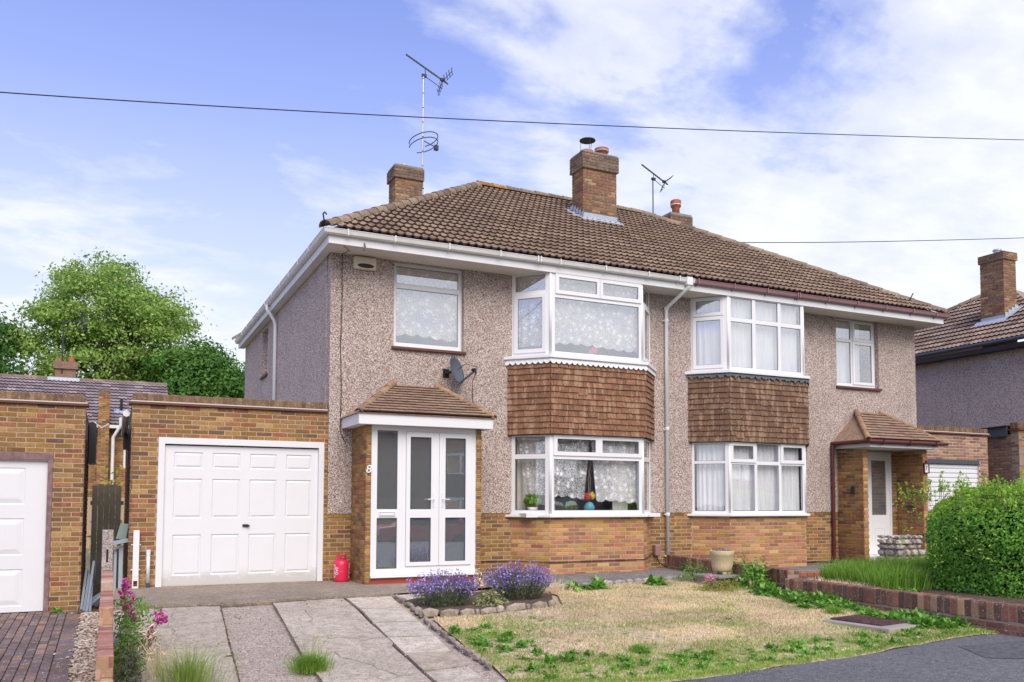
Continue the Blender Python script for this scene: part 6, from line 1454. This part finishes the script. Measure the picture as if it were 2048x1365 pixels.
# weeds: rosettes of broad leaves, one mesh per kind, each clump its own object
def rosette_mesh(name, nl, L, w, mat_, seed, up=.5):
    r = np.random.default_rng(seed); V_, F_ = [], []
    for i in range(nl):
        a = r.uniform(0, 6.28); e = r.uniform(.15, up+.5); l = L*r.uniform(.55, 1.15); ww = w*r.uniform(.7, 1.3); c, s = math.cos(a), math.sin(a); k = len(V_); o_ = r.normal(size=2)*L*.22
        for t, wd in ((0, .15), (.35, .8), (.7, 1), (1, .1)):
            rr = l*t*math.cos(e)*(1+.1*t); z = l*(math.sin(e)*t-.45*t*t*math.cos(e))+.01
            for sg in (-1, 1): V_.append((o_[0]+c*rr-s*sg*ww*wd/2, o_[1]+s*rr+c*sg*ww*wd/2, z+abs(wd)*.12*ww))
        for q in range(3): F_.append((k+2*q, k+2*q+1, k+2*q+3, k+2*q+2))
    me = bpy.data.meshes.new(name); me.from_pydata(V_, [], F_); me.update(); me.materials.append(mat_); return me
RM = [rosette_mesh('weed_clump', 34, .13, .028, M_weed, 1), rosette_mesh('weed_clump', 26, .10, .03, M_grass_g, 2), rosette_mesh('weed_clump', 44, .16, .03, M_weed, 3, .8), rosette_mesh('weed_clump', 22, .08, .02, M_leaf_mid, 4)]
def weeds(pts, label, s=(.7, 1.2), which=(0, 1, 2, 3), stuff=False, z=None):
    if stuff:      # ground cover nobody could count: one object
        vs, fs = {}, {}
        for x, y in pts:
            me = RM[RN.choice(which)]; k = RN.uniform(*s); M = Matrix.Translation((x, y, float(zg(x, y))-.005)) @ Matrix.Rotation(RN.uniform(0, 6.28), 4, 'Z') @ Matrix.Scale(k, 4); mn = me.materials[0].name
            v = vs.setdefault(mn, []); f = fs.setdefault(mn, []); n = len(v); v += [M @ q.co for q in me.vertices]; f += [tuple(i+n for i in p.vertices) for p in me.polygons]
        mb = MB(); mats = []; idx = []
        for mn in vs:
            n = len(mb.v); mb.v += vs[mn]; mb.f += [tuple(i+n for i in q) for q in fs[mn]]; idx += [len(mats)]*len(fs[mn]); mats.append(bpy.data.materials[mn])
        o = mb.build('weeds', mats[0]); [o.data.materials.append(m_) for m_ in mats[1:]]; o.data.polygons.foreach_set('material_index', idx)
        return tag(o, label, 'weeds', kind='stuff')
    for k_, (x, y) in enumerate(pts):
        o = bpy.data.objects.new('weed_clump', RM[RN.choice(which)]); o.location = (x, y, float(zg(x, y))-.005 if z is None else z); o.rotation_euler = (0, 0, RN.uniform(0, 6.28)); k = RN.uniform(*s); o.scale = (k, k, k*RN.uniform(.7, 1.1)); link(o, None, V(o.location)); tag(o, label[k_] if isinstance(label, list) else label, 'weed', 'weeds')
def rnd(n, poly, dens=None):
    x, y = scatter(n*30, poly, dens); return list(zip(x[:n], y[:n]))
weeds(rnd(110, [(5.75, -3.9), (6.34, -3.9), (6.34, -7.4), (5.6, -7.4), (5.8, -6.2), (5.5, -5.5), (5.8, -4.8)]), 'band of green leafy weeds along the foot of the low red wall', (.7, 1.4), (0, 2), True)
weeds(rnd(260, [(.4, -7.35), (1.6, -7.75), (6.3, -7.75), (6.3, -7.0), (4.6, -7.2), (2.2, -6.95), (.6, -6.3)]), 'low green weeds in the lawn fringe beside the tarmac', (.3, .75), (0, 1, 2, 3), True)
weeds(rnd(46, [(.25, -7.1), (.40, -4.9), (.9, -4.9), (1.1, -6.9)]), 'green weeds spilling over the edging of the slab path', (.4, .85), (1, 2, 0), True)
weeds(rnd(60, [(1.0, -6.5), (1.0, -4.5), (5.4, -4.2), (5.5, -6.8)]), 'small green weeds scattered among the dry lawn grass', (.25, .6), (1, 3), True)
weeds([(3.35, -2.75), (3.6, -2.8), (3.8, -2.72), (4.9, -2.68), (5.08, -2.64)], ['leafy weed at the left of the three below the raised path', 'leafy weed in the middle of the three below the raised path', 'leafy weed at the right of the three below the raised path', 'left one of the two weed clumps below the white downpipe', 'right one of the two weed clumps below the white downpipe'], (1.7, 2.1), (2, 0))
weeds([(6.12, -3.98), (6.28, -3.8), (5.98, -4.25)], ['bright broad leafed weed nearest the step of the low wall', 'bright broad leafed weed tucked behind the wall corner weed', 'bright broad leafed weed on the lawn before the wall step'], (1.4, 1.8), (2,))
weeds([(-4.08, -.1)], 'small green weed at the foot of the purple door frame', (.9, .9), (2,), z=-.59); weeds([(-2.24, -5.35)], 'tiny green weed in the left driveway joint', (.4, .45), (1,))
weeds([(8.3, -.5), (11.7, -.3), (9.2, -2.62)], ['small weed on the right house path under the bay', 'small weed at the foot of the dark red pipe', 'small weed behind the low wall by the clay tiles'], (.9, 1.3), (0, 3)); weeds([(6.3, -8.35)], 'lone grassy weed growing out of the tarmac', (.8, .8), (1,))
weeds([(x_+RN.uniform(-.3, .5), -8.1+k_*.085) for k_ in range(46) for x_ in (7.0, 7.9)], 'low dark weeds under the hedge behind the low wall', (.8, 1.5), (3, 0), True)
xe = NP.uniform(.1, 6.3, 5200); ye = np.interp(xe, [p[0] for p in RP[2:12]], [p[1] for p in RP[2:12]])-NP.exponential(.035, 5200)+.07; tag(blades(xe, ye, zgv(xe, ye), .035, .004, M_grass_g, 'edge_grass', 2.0), 'ragged grass creeping over the edge of the tarmac', 'grass')
# tufts
def tuft(cx, cy, r, n, h, mat_, label, lean=.9, w=.0035, z=None, name='grass_tuft', seed=None):
    a = NP.uniform(0, 6.2832, n); q = np.abs(NP.normal(size=n))*r*.5; x = cx+np.cos(a)*q; y = cy+np.sin(a)*q
    o = thing(name, (cx, cy, zg(cx, cy) if z is None else z), label, 'grass')
    blades(x, y, (zgv(x, y) if z is None else np.full(n, z))-.01, h, w, mat_, 'blades', lean, parent=o, kind='stuff', out=a+NP.normal(size=n)*.4); return o
tuft(-1.56, -6.1, .17, 1500, .15, M_grass_lush, 'bright green grass tuft in the gravel strip of the driveway', w=.0028); o = tuft(-1.56, -6.1, .13, 60, .34, M_grass_g, 'sparse tall seeding stalks rising from the driveway tuft', .6, .0025)
tuft(-2.72, -6.3, .3, 800, .34, M_grass_g, 'wispy long grass at the bottom edge of the left driveway panel', .9, .0018)
tuft(-2.95, -5.9, .2, 90, .36, M_grass_dry, 'sparse dry stalks beside the stepped wall', .7, .0025)
tuft(1.9, -6.75, .14, 450, .09, M_grass_lush, 'small bright grass tuft near the tarmac edge'); tuft(5.55, -6.0, .12, 380, .12, M_grass_lush, 'small bright grass tuft behind the manhole cover')
x, y = scatter(26000, [(8.3, -3.0), (8.05, -4.6), (10.2, -5.1), (12.8, -4.0), (12.6, -2.2), (9.4, -2.6)]); tag(blades(x, y, np.full(len(x), -.34), .36, .006, M_grass_lush, 'long_grass', .55), 'long lush green grass behind the low wall in front of the porch', 'grass')
x, y = scatter(1500, [(6.7, -4.4), (6.7, -3.2), (8.4, -3.0), (8.2, -4.6)]); tag(blades(x, y, np.full(len(x), -.34), .12, .006, M_grass_dry, 'dry_grass', 1.5), 'sparse dry grass behind the low wall', 'grass')
# spiky leaves by the wall
o = thing('strap_leaf_plant', (6.25, -3.7, -.33), 'long arching yellow green strap leaves against the low wall', 'plant'); m = MB()
for k, (dx, dy, h, mt_) in enumerate(((.35, -.5, .45, 0), (.28, -.62, .5, 0), (.1, -.75, .38, 1), (.05, -.6, .25, 1), (.3, -.35, .4, 0), (-.2, -.5, .2, 1))):
    pts = []
    for i in range(9):
        t = i/8; pts.append(V((6.22+dx*t, -3.55+dy*t, -.32+h*(2.0*t-1.15*t*t)*(1 if mt_ == 0 else 1.2))))
    for i in range(8):
        w = .014*math.sin(math.pi*(i/8*.9+.1)); w2 = .014*math.sin(math.pi*((i+1)/8*.9+.1)); m.quad(pts[i]-V((0, w, 0)), pts[i]+V((w, w, 0)), pts[i+1]+V((w2, w2, 0)), pts[i+1]-V((0, w2, 0)))
m.build('strap_leaf', M_yellowgreen, o)
# leafy bushes around the planter
def bush(c, r, n, mat_, label, cat='shrub', leaf=.045, flat=.8, flowers=None, name='shrub', z=None, ll=None):
    o = thing(name, (c[0], c[1], z if z is not None else zg(c[0], c[1])), label, cat)
    d = NP.normal(size=(n, 3)); d /= np.linalg.norm(d, axis=1)[:, None]; d[:, 2] = np.abs(d[:, 2])*1.0
    lump = 1+.28*np.sin(d[:, 0]*5+c[0]*3)*np.sin(d[:, 1]*6+c[1])+.15*np.sin(d[:, 2]*9)
    ctr = np.array(c)+d*np.array(r)*(NP.uniform(.35, 1, (n, 1))**.6)*lump[:, None]
    quads(ctr, d*.5+np.array([0, 0, .8]), leaf*.6, ll or leaf*1.5, mat_, 'foliage', o, 'stuff'); 
    m = MB()
    for k in range(7):
        a = k*.9; m.tube([(c[0], c[1], c[2]), (c[0]+r[0]*.5*math.cos(a), c[1]+r[1]*.5*math.sin(a), c[2]+r[2]*.7)], .006, 4)
    m.build('stem', M_bark, o)
    if flowers:
        fm, fn_, fs, zlo = flowers; d = NP.normal(size=(fn_, 3)); d /= np.linalg.norm(d, axis=1)[:, None]; d[:, 2] = np.abs(d[:, 2]); d = d[d[:, 2] > zlo]
        ctr = np.array(c)+d*np.array(r)*NP.uniform(.92, 1.12, (len(d), 1)); k = 5
        cc_ = np.repeat(ctr, k, 0)+NP.normal(size=(len(ctr)*k, 3))*fs*.55; quads(cc_, np.repeat(d, k, 0), fs, fs, fm, 'flowers', o, 'stuff')
    return o
bush((6.55, -2.55, -.32), (.28, .3, .5), 900, M_leaf_mid, 'feathery green shrub behind the planter', leaf=.035)
bush((5.95, -2.45, -.3), (.4, .22, .36), 900, M_weed, 'pale green feathery plant left of the planter', leaf=.028)
bush((6.3, -3.55, -.33), (.3, .38, .46), 1000, M_weed, 'rose bush with pale pink blooms right of the planter', leaf=.05, flowers=(M_pink, 9, .03, .2))
bush((5.55, -3.55, -.33), (.42, .25, .17), 1100, M_yellowgreen, 'yellow green mat of foliage with pink flowers before the slab table', leaf=.026, flowers=None)
o = thing('pink_flower', (5.45, -3.5, -.2), 'small cluster of pink flowers below the slab table', 'flowers'); ball((5.42, -3.52, -.12), .1, 120, M_pink, 'flowers', o, 'stuff', petal=.025, flat=.7)
bush((6.95, -.9, -.3), (.25, .3, .2), 350, M_leaf_dark, 'dark low plant at the foot of the wall near the house', leaf=.035)
# purple perennial clumps: upright stems with flowers along the top third
def purple(cx, cy, R_, H_, n, label, z=None):
    o = thing('purple_flower_clump', (cx, cy, zg(cx, cy)), label, 'flowers', 'purple flowering clumps'); z0 = zg(cx, cy)
    a = NP.uniform(0, 6.2832, n); q = NP.random(n)**.5; bx = cx+np.cos(a)*q*R_*.55; by = cy+np.sin(a)*q*R_*.4; tx = cx+np.cos(a)*q*R_*1.0; ty = cy+np.sin(a)*q*R_*.75
    hh = H_*(1-.35*q*q)*NP.uniform(.72, 1.08, n); base = np.stack([bx, by, np.full(n, z0)], 1); top = np.stack([tx, ty, z0+hh], 1)
    d = np.stack([-np.sin(a), np.cos(a), a*0], 1)*.002; v = np.stack([base-d, base+d, top+d, top-d], 1); npmesh('stem', v.reshape(-1, 3), 4, M_stem, o, 'stuff')
    k = 16; t = NP.uniform(.1, .85, (n, k)); ctr = (base[:, None]+(top-base)[:, None]*t[..., None]).reshape(-1, 3)+NP.normal(size=(n*k, 3))*.012
    quads(ctr, NP.normal(size=ctr.shape)*.5+np.array([0, 0, .4]), .009, .04, M_stem, 'foliage', o, 'stuff')
    k = 7; t = NP.uniform(.62, 1.03, (n, k)); ctr = (base[:, None]+(top-base)[:, None]*t[..., None]).reshape(-1, 3)+NP.normal(size=(n*k, 3))*.012
    quads(ctr, NP.normal(size=ctr.shape), .022, .026, M_purple, 'flowers', o, 'stuff')
purple(.86, -3.42, .56, .50, 270, 'left clump of purple flowers in front of the porch step'); purple(2.12, -3.22, .58, .55, 310, 'right clump of purple flowers below the bay corner')
bush((1.5, -3.6, -.36), (.28, .2, .2), 420, leafmat('variegated_leaf', [(0, (.2, .28, .08)), (.5, (.45, .48, .2)), (1, (.6, .6, .35))]), 'small variegated plant between the two purple clumps', leaf=.035)
bush((2.0, -2.0, -.29), (.14, .12, .32), 220, M_grass_dry, 'wispy pale plant beside the porch corner', leaf=.02, ll=.06)
tuft(2.9, -2.9, .3, 240, .22, M_grass_dry, 'dry tangled stalks between the flower bed and the raised path', 1.0, .003)
# snapdragons at the stepped wall
def snap(cx, cy, spikes, n, label):
    o = thing('magenta_flower', (cx, cy, zg(cx, cy)), label, 'flowers', 'magenta snapdragons'); z0 = zg(cx, cy)
    for dx, dy, h in spikes:
        MB().tube([(cx, cy, z0), (cx+dx*.6, cy+dy*.6, z0+h*.55), (cx+dx, cy+dy, z0+h)], .006, 5).build('stem', M_weed, o)
        ball((cx+dx, cy+dy, z0+h*.9), .055, 46, M_magenta, 'flowers', o, 'stuff', petal=.034, flat=1.5)
    ctr = np.array([cx, cy, z0])+NP.normal(size=(n, 3))*np.array([.1, .14, .0])+np.stack([np.zeros(n), np.zeros(n), NP.uniform(.02, .5, n)], 1); quads(ctr, NP.normal(size=(n, 3)), .016, .06, M_leaf_mid, 'foliage', o, 'stuff')
snap(-3.2, -4.5, [(-.02, -.05, .72), (.03, .05, .55), (.0, -.1, .45), (-.04, .02, .6), (.06, -.05, .33)], 500, 'tall magenta snapdragon leaning on the stepped brick wall')
snap(-3.08, -4.9, [(.16, -.05, .40), (.1, -.08, .22), (.22, 0, .38)], 260, 'short magenta snapdragon leaning over the driveway')
o = bush((-3.2, -5.4, -.55), (.14, .75, .42), 1500, M_leaf_mid, 'tangled green border plants along the stepped wall', 'plants', leaf=.028, name='border_plants', ll=.05)
o = bush((-3.2, -6.3, -.62), (.12, .5, .5), 900, M_stem, 'grey green feathery plants beside the near end of the stepped wall', 'plants', leaf=.02, name='border_plants', ll=.05)
o = bush((-3.05, -5.2, -.5), (.2, .25, .3), 240, M_grass_dry, 'dry reddish seed stalks between the snapdragons and the wall', 'plants', leaf=.018, name='border_plants', ll=.07)

# hedge
def hedge():
    o = thing('privet_hedge', (10.5, -5.2, -.33), 'dense green privet hedge with pale new shoots at the right edge', 'hedge')
    X0, X1, Y0, Y1, Z0, Z1 = 8.8, 14.4, -6.7, -4.3, -.4, 1.33; n = 80000
    ctr = np.array([(X0+X1)/2, (Y0+Y1)/2, (Z0+Z1)/2]); hs = np.array([(X1-X0)/2, (Y1-Y0)/2, (Z1-Z0)/2])
    d = NP.uniform(-1, 1, (n, 3)); ax = NP.choice(3, n, p=[.2, .5, .3]); d[np.arange(n), ax] = np.sign(d[np.arange(n), ax]); d[:, 2] = np.where((ax == 2), 1, d[:, 2])
    nr = np.zeros((n, 3)); nr[np.arange(n), ax] = d[np.arange(n), ax]
    dd_ = np.abs(d); dd_[:, 2] = np.where(d[:, 2] < 0, 0, dd_[:, 2]); r = np.maximum((dd_**3.6).sum(1)**(1/3.6), .9); p = d/r[:, None]*(1-NP.exponential(.045, n)[:, None])
    pos = ctr+p*hs; bulge = nz(pos[:, 0]+pos[:, 2]*1.3, pos[:, 1]+pos[:, 2], 2.6, 21)*.13+nz(pos[:, 0]*1.1+pos[:, 1], pos[:, 2]+pos[:, 0], 8.0, 5)*.05; pos += nr*bulge[:, None]
    # the left end leans outwards near the top
    pos[:, 0] -= np.clip((pos[:, 2]-.2), 0, 2)*.30*np.clip((9.6-pos[:, 0])/1.2, 0, 1); pos[:, 0] += np.clip(.35-pos[:, 2], 0, 1)*.35*np.clip((9.2-pos[:, 0])/.8, 0, 1)
    topness = (pos[:, 2]-.85+nz(pos[:, 0], pos[:, 1], 2.2, 3)*.22)/.35; new = NP.random(n) < np.clip(topness, 0.02, .8)
    quads(pos[~new], nr[~new]+np.array([0, 0, .35]), .028, .062, M_hedge, 'foliage', o, 'stuff', .55); quads(pos[new], nr[new]+np.array([0, 0, .5]), .028, .062, M_hedge_new, 'new_growth', o, 'stuff', .6)
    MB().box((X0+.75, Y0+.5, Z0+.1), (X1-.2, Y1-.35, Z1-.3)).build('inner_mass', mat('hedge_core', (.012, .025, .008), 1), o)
    m = MB(); L_ = []
    for k in range(420):
        x = RN.uniform(X0-.1, X0+4.2); y = RN.uniform(Y0+.1, Y1-.1); h = RN.uniform(.05, .2) if x > X0+.9 or k % 3 else RN.uniform(.15, .4); z = Z1-.06+RN.uniform(-.05, .05)-max(0, X0+.25-x)*.6
        q = (x+RN.uniform(-.07, .07), y+RN.uniform(-.07, .07), z+h); m.tube([(x, y, z-.15), q], .003, 4)
        for i in range(int(h/.018)+3):
            t = RN.random(); L_.append((x+(q[0]-x)*t+RN.uniform(-.022, .022), y+(q[1]-y)*t+RN.uniform(-.022, .022), z+h*t))
    for k in range(26):
        x = X0-.05-RN.uniform(0, .2); y = RN.uniform(Y0+.2, Y1-.2); z = RN.uniform(.1, 1.15)
        for i in range(7): L_.append((x-RN.uniform(0, .16), y+RN.uniform(-.06, .06), z+RN.uniform(-.06, .1)))
    m.build('twig', M_bark, o, kind='stuff'); L_ = np.array(L_); quads(L_, NP.normal(size=L_.shape)*.4+np.array([0, 0, .7]), .026, .058, M_hedge_new, 'shoot_leaves', o, 'stuff')
hedge()

# trees
def tree(name, label, base, trunk_h, crown_c, crown_r, nclump, nleaf, leaf, mat_, clump_r, group='trees behind the houses', gap=0.0, seed=0, open_=.3):
    o = thing(name, base, label, 'tree', group); rr = np.random.default_rng(seed); r_ = random.Random(seed); b = V(base); cc = V(crown_c)
    cl = []
    while len(cl) < nclump:
        d = rr.normal(size=3); d /= np.linalg.norm(d)
        if d[2] < -.75: continue
        t = rr.uniform(open_, 1)**.6; lump = 1+.16*math.sin(d[0]*4+seed)*math.cos(d[2]*5+seed)+.12*math.sin(d[1]*7)
        cl.append((np.array(crown_c)+d*np.array(crown_r)*t*lump, d))
    m = MB(); top = b+V((0, 0, trunk_h)); m.tube([b, b+V((.1, 0, trunk_h*.5)), top], [trunk_h*.07+.1, trunk_h*.055+.08, trunk_h*.045+.07], 9)
    for k in range(9):
        a = k*.7+seed; e = cc+V((math.cos(a)*crown_r[0]*.55, math.sin(a)*crown_r[1]*.5, crown_r[2]*r_.uniform(-.3, .5))); mid = top+(e-top)*.5+V((0, 0, .3*crown_r[2]*.4)); m.tube([top-V((0, 0, .3)), mid, e], [.22, .13, .05], 6)
        for j in range(5):
            f = e+V((r_.uniform(-1, 1)*crown_r[0]*.4, r_.uniform(-1, 1)*crown_r[1]*.4, r_.uniform(-.1, .5)*crown_r[2]*.4)); m.tube([mid+(e-mid)*.3*j/2, (mid+f)/2, f], [.07, .05, .02], 4)
    m.build('trunk', M_bark, o); P_, N_ = [], []
    for c, d in cl:
        n = int(nleaf*rr.uniform(.5, 1.3)); s = clump_r*rr.uniform(.6, 1.25); q = rr.normal(size=(n, 3))*np.array([s, s, s*.55])*.6; q[:, 2] -= .12*np.linalg.norm(q[:, :2], axis=1); P_.append(c+q); N_.append(q/ (s)*.6+np.array([0, 0, .7])+d*.3)
    P_ = np.concatenate(P_); N_ = np.concatenate(N_); quads(P_, N_, leaf*.7, leaf*1.4, mat_, 'crown', o, 'stuff', .7); return o
tree('willow_tree', 'tall bright green open crowned tree behind the low house', (-3.4, 42, -1), 7.5, (-3.7, 42, 10.3), (4.7, 4, 5.4), 340, 165, .17, M_leaf_tree, .88, seed=3, open_=.42)
tree('broadleaf_tree', 'dark green tree at the left edge behind the garages', (-12.5, 40, -1), 6, (-12.2, 40, 8.6), (4.2, 4, 4.2), 200, 190, .2, M_leaf_dark, 1.0, seed=5, open_=.15)
tree('broadleaf_tree', 'dark bushy tree between the tall tree and the house side wall', (1.7, 40, -1), 4, (1.4, 40, 7.4), (3.7, 3.5, 3.2), 210, 190, .19, M_leaf_dark, .9, seed=8, open_=.1)
tree('broadleaf_tree', 'low dark bushy tree under the tall tree behind the roof', (-6.5, 46, -1), 3, (-7, 46, 5.9), (5.5, 3, 2.8), 120, 160, .2, M_leaf_dark, 1.0, seed=9, open_=.1)
tree('broadleaf_tree', 'mid green tree partly behind the left house side wall', (5.5, 44, -1), 4, (5.4, 44, 7.0), (3.6, 3.5, 3.0), 130, 160, .2, M_leaf_mid, .95, seed=12, open_=.1)
bush((-3.42, 12.5, -.5), (.42, .4, 2.2), 800, M_yellowgreen, 'yellow green shrub behind the wooden board fence', leaf=.12)

# ------------------------------------------------------------------ the other side of the road (seen in the glass)
def across(x, w, label, wallm):
    Y = -33.0; zb = -1.0; r = thing('house', (x+w/2, Y, zb), label, 'house', 'houses across the road')
    MB().slab((x+w, Y), (x, Y), zb, 5.0, 0, .3, [(1.0, 3.0, zb+.9, zb+2.3), (w-3.2, w-1.2, zb+.9, zb+2.3), (1.0, 3.0, zb+3.6, zb+4.9), (w-3.2, w-1.2, zb+3.6, zb+4.9)]).build('wall', wallm, r)
    MB().box((x, Y-8, zb), (x+.3, Y-.31, 5)).build('wall', wallm, r); MB().box((x+w-.3, Y-8, zb), (x+w, Y-.31, 5)).build('wall', wallm, r)
    for a in (1.0, w-3.2):
        for z in (zb+.9, zb+3.6): window(r, 'window', (x+w-a, Y-.05), (x+w-a-2.0, Y-.05), z, z+(1.4 if z < 1 else 1.3), [(.08, .95, .08+z, z+1.2, 0), (1.05, 1.92, z+.08, z+1.2, 0)])
    MB().quad((x+w+.3, Y+.4, 4.9), (x-.3, Y+.4, 4.9), (x+2, Y-4, 8), (x+w-2, Y-4, 8)).quad((x-.3, Y-8.4, 4.9), (x+w+.3, Y-8.4, 4.9), (x+w-2, Y-4, 8), (x+2, Y-4, 8)).quad((x-.3, Y+.4, 4.9), (x-.3, Y-8.4, 4.9), (x+2, Y-4, 8)).quad((x+w+.3, Y-8.4, 4.9), (x+w+.3, Y+.4, 4.9), (x+w-2, Y-4, 8)).build('roof', M_roof2, r)
    MB().box((x+w/2-.5, Y+.003, zb), (x+w/2+.5, Y+.06, zb+2.1)).build('front_door', M_dark, r)
across(-8, 11, 'pebbledashed house across the road behind the camera', M_pebble); across(6, 11, 'brown brick house across the road behind the camera', M_chim); across(20, 11, 'second pebbledashed house across the road to the right', M_pebble); across(34, 11, 'last brown brick house across the road to the right', M_chim)
def car(x, y, ang, colm, label):
    r = thing('parked_car', (x, y, -.85), label, 'car', 'cars parked across the road'); ca, sa = math.cos(ang), math.sin(ang); T_ = lambda a, b, c: (x+a*ca-b*sa, y+a*sa+b*ca, -.85+c)
    prof = [(-2.05, .35), (-2.1, .6), (-2.0, .88), (-1.2, .96), (-.6, 1.4), (.3, 1.47), (1.1, 1.4), (1.75, 1.0), (2.05, .92), (2.1, .5), (2.05, .32), (1.6, .28), (-1.6, .28)]
    m = MB(); ws = [.86, .88, .86, .80, .62, .60, .62, .78, .84, .88, .86, .84, .84]; n = len(prof)
    m.add([T_(a, -w, c) for (a, c), w in zip(prof, ws)]+[T_(a, w, c) for (a, c), w in zip(prof, ws)], [tuple(range(n)), tuple(range(n, 2*n))[::-1]]+[(i, i+n, (i+1) % n+n, (i+1) % n) for i in range(n)])
    m.build('body', colm, r, bevel=.05)
    for s in (-1, 1):
        MB().add([T_(a, s*w, c) for a, w, c in ((-1.0, .812, .97), (-.55, .655, 1.33), (.3, .64, 1.4), (1.0, .655, 1.34), (1.5, .80, .99))], [(0, 1, 2, 3, 4)]).build('side_window', M_black, r)
        for a in (-1.3, 1.3): MB().tube([T_(a, s*.72, .31), T_(a, s*.9, .31)], .31, 18).build('wheel', M_black, r)
    for a in (-2.1, 2.1): 
        for s in (-1, 1): MB().box(*[tuple(map(f, zip(T_(a-.04, s*.7-.12, .62), T_(a+.04, s*.7+.12, .78)))) for f in (min, max)]).build('headlight' if a < 0 else 'tail_light', M_metal if a < 0 else M_red, r)
car(2.6, -20.5, .05, mat('silver_paint', (.5, .52, .54), .25, .6), 'silver car parked across the road behind the camera'); car(8.4, -20.8, .02, mat('red_paint', (.4, .03, .04), .25), 'red car parked across the road behind the camera')

# number plaque lantern on the right porch pillar
lt = thing('number_plaque', (13.9, -.8, 1.95), 'small white house number plaque in a dark frame on the porch pillar', 'number plaque')
MB().slab((13.83, -.775), (14.0, -.775), 1.78, 2.03, .03, 0, [(.02, .15, 1.805, 2.0)]).bar((13.915, -.79, 2.03), (13.915, -.79, 2.09), .03).build('plaque_frame', M_pipe_br, lt); MB().slab((13.845, -.775), (13.985, -.775), 1.8, 2.01, .012, 0).build('plaque', M_white, lt)
textmesh('7', .15, 'plaque_digit', M_dark, lt, FACE(V((13.915, -.79, 1.905))), .002)
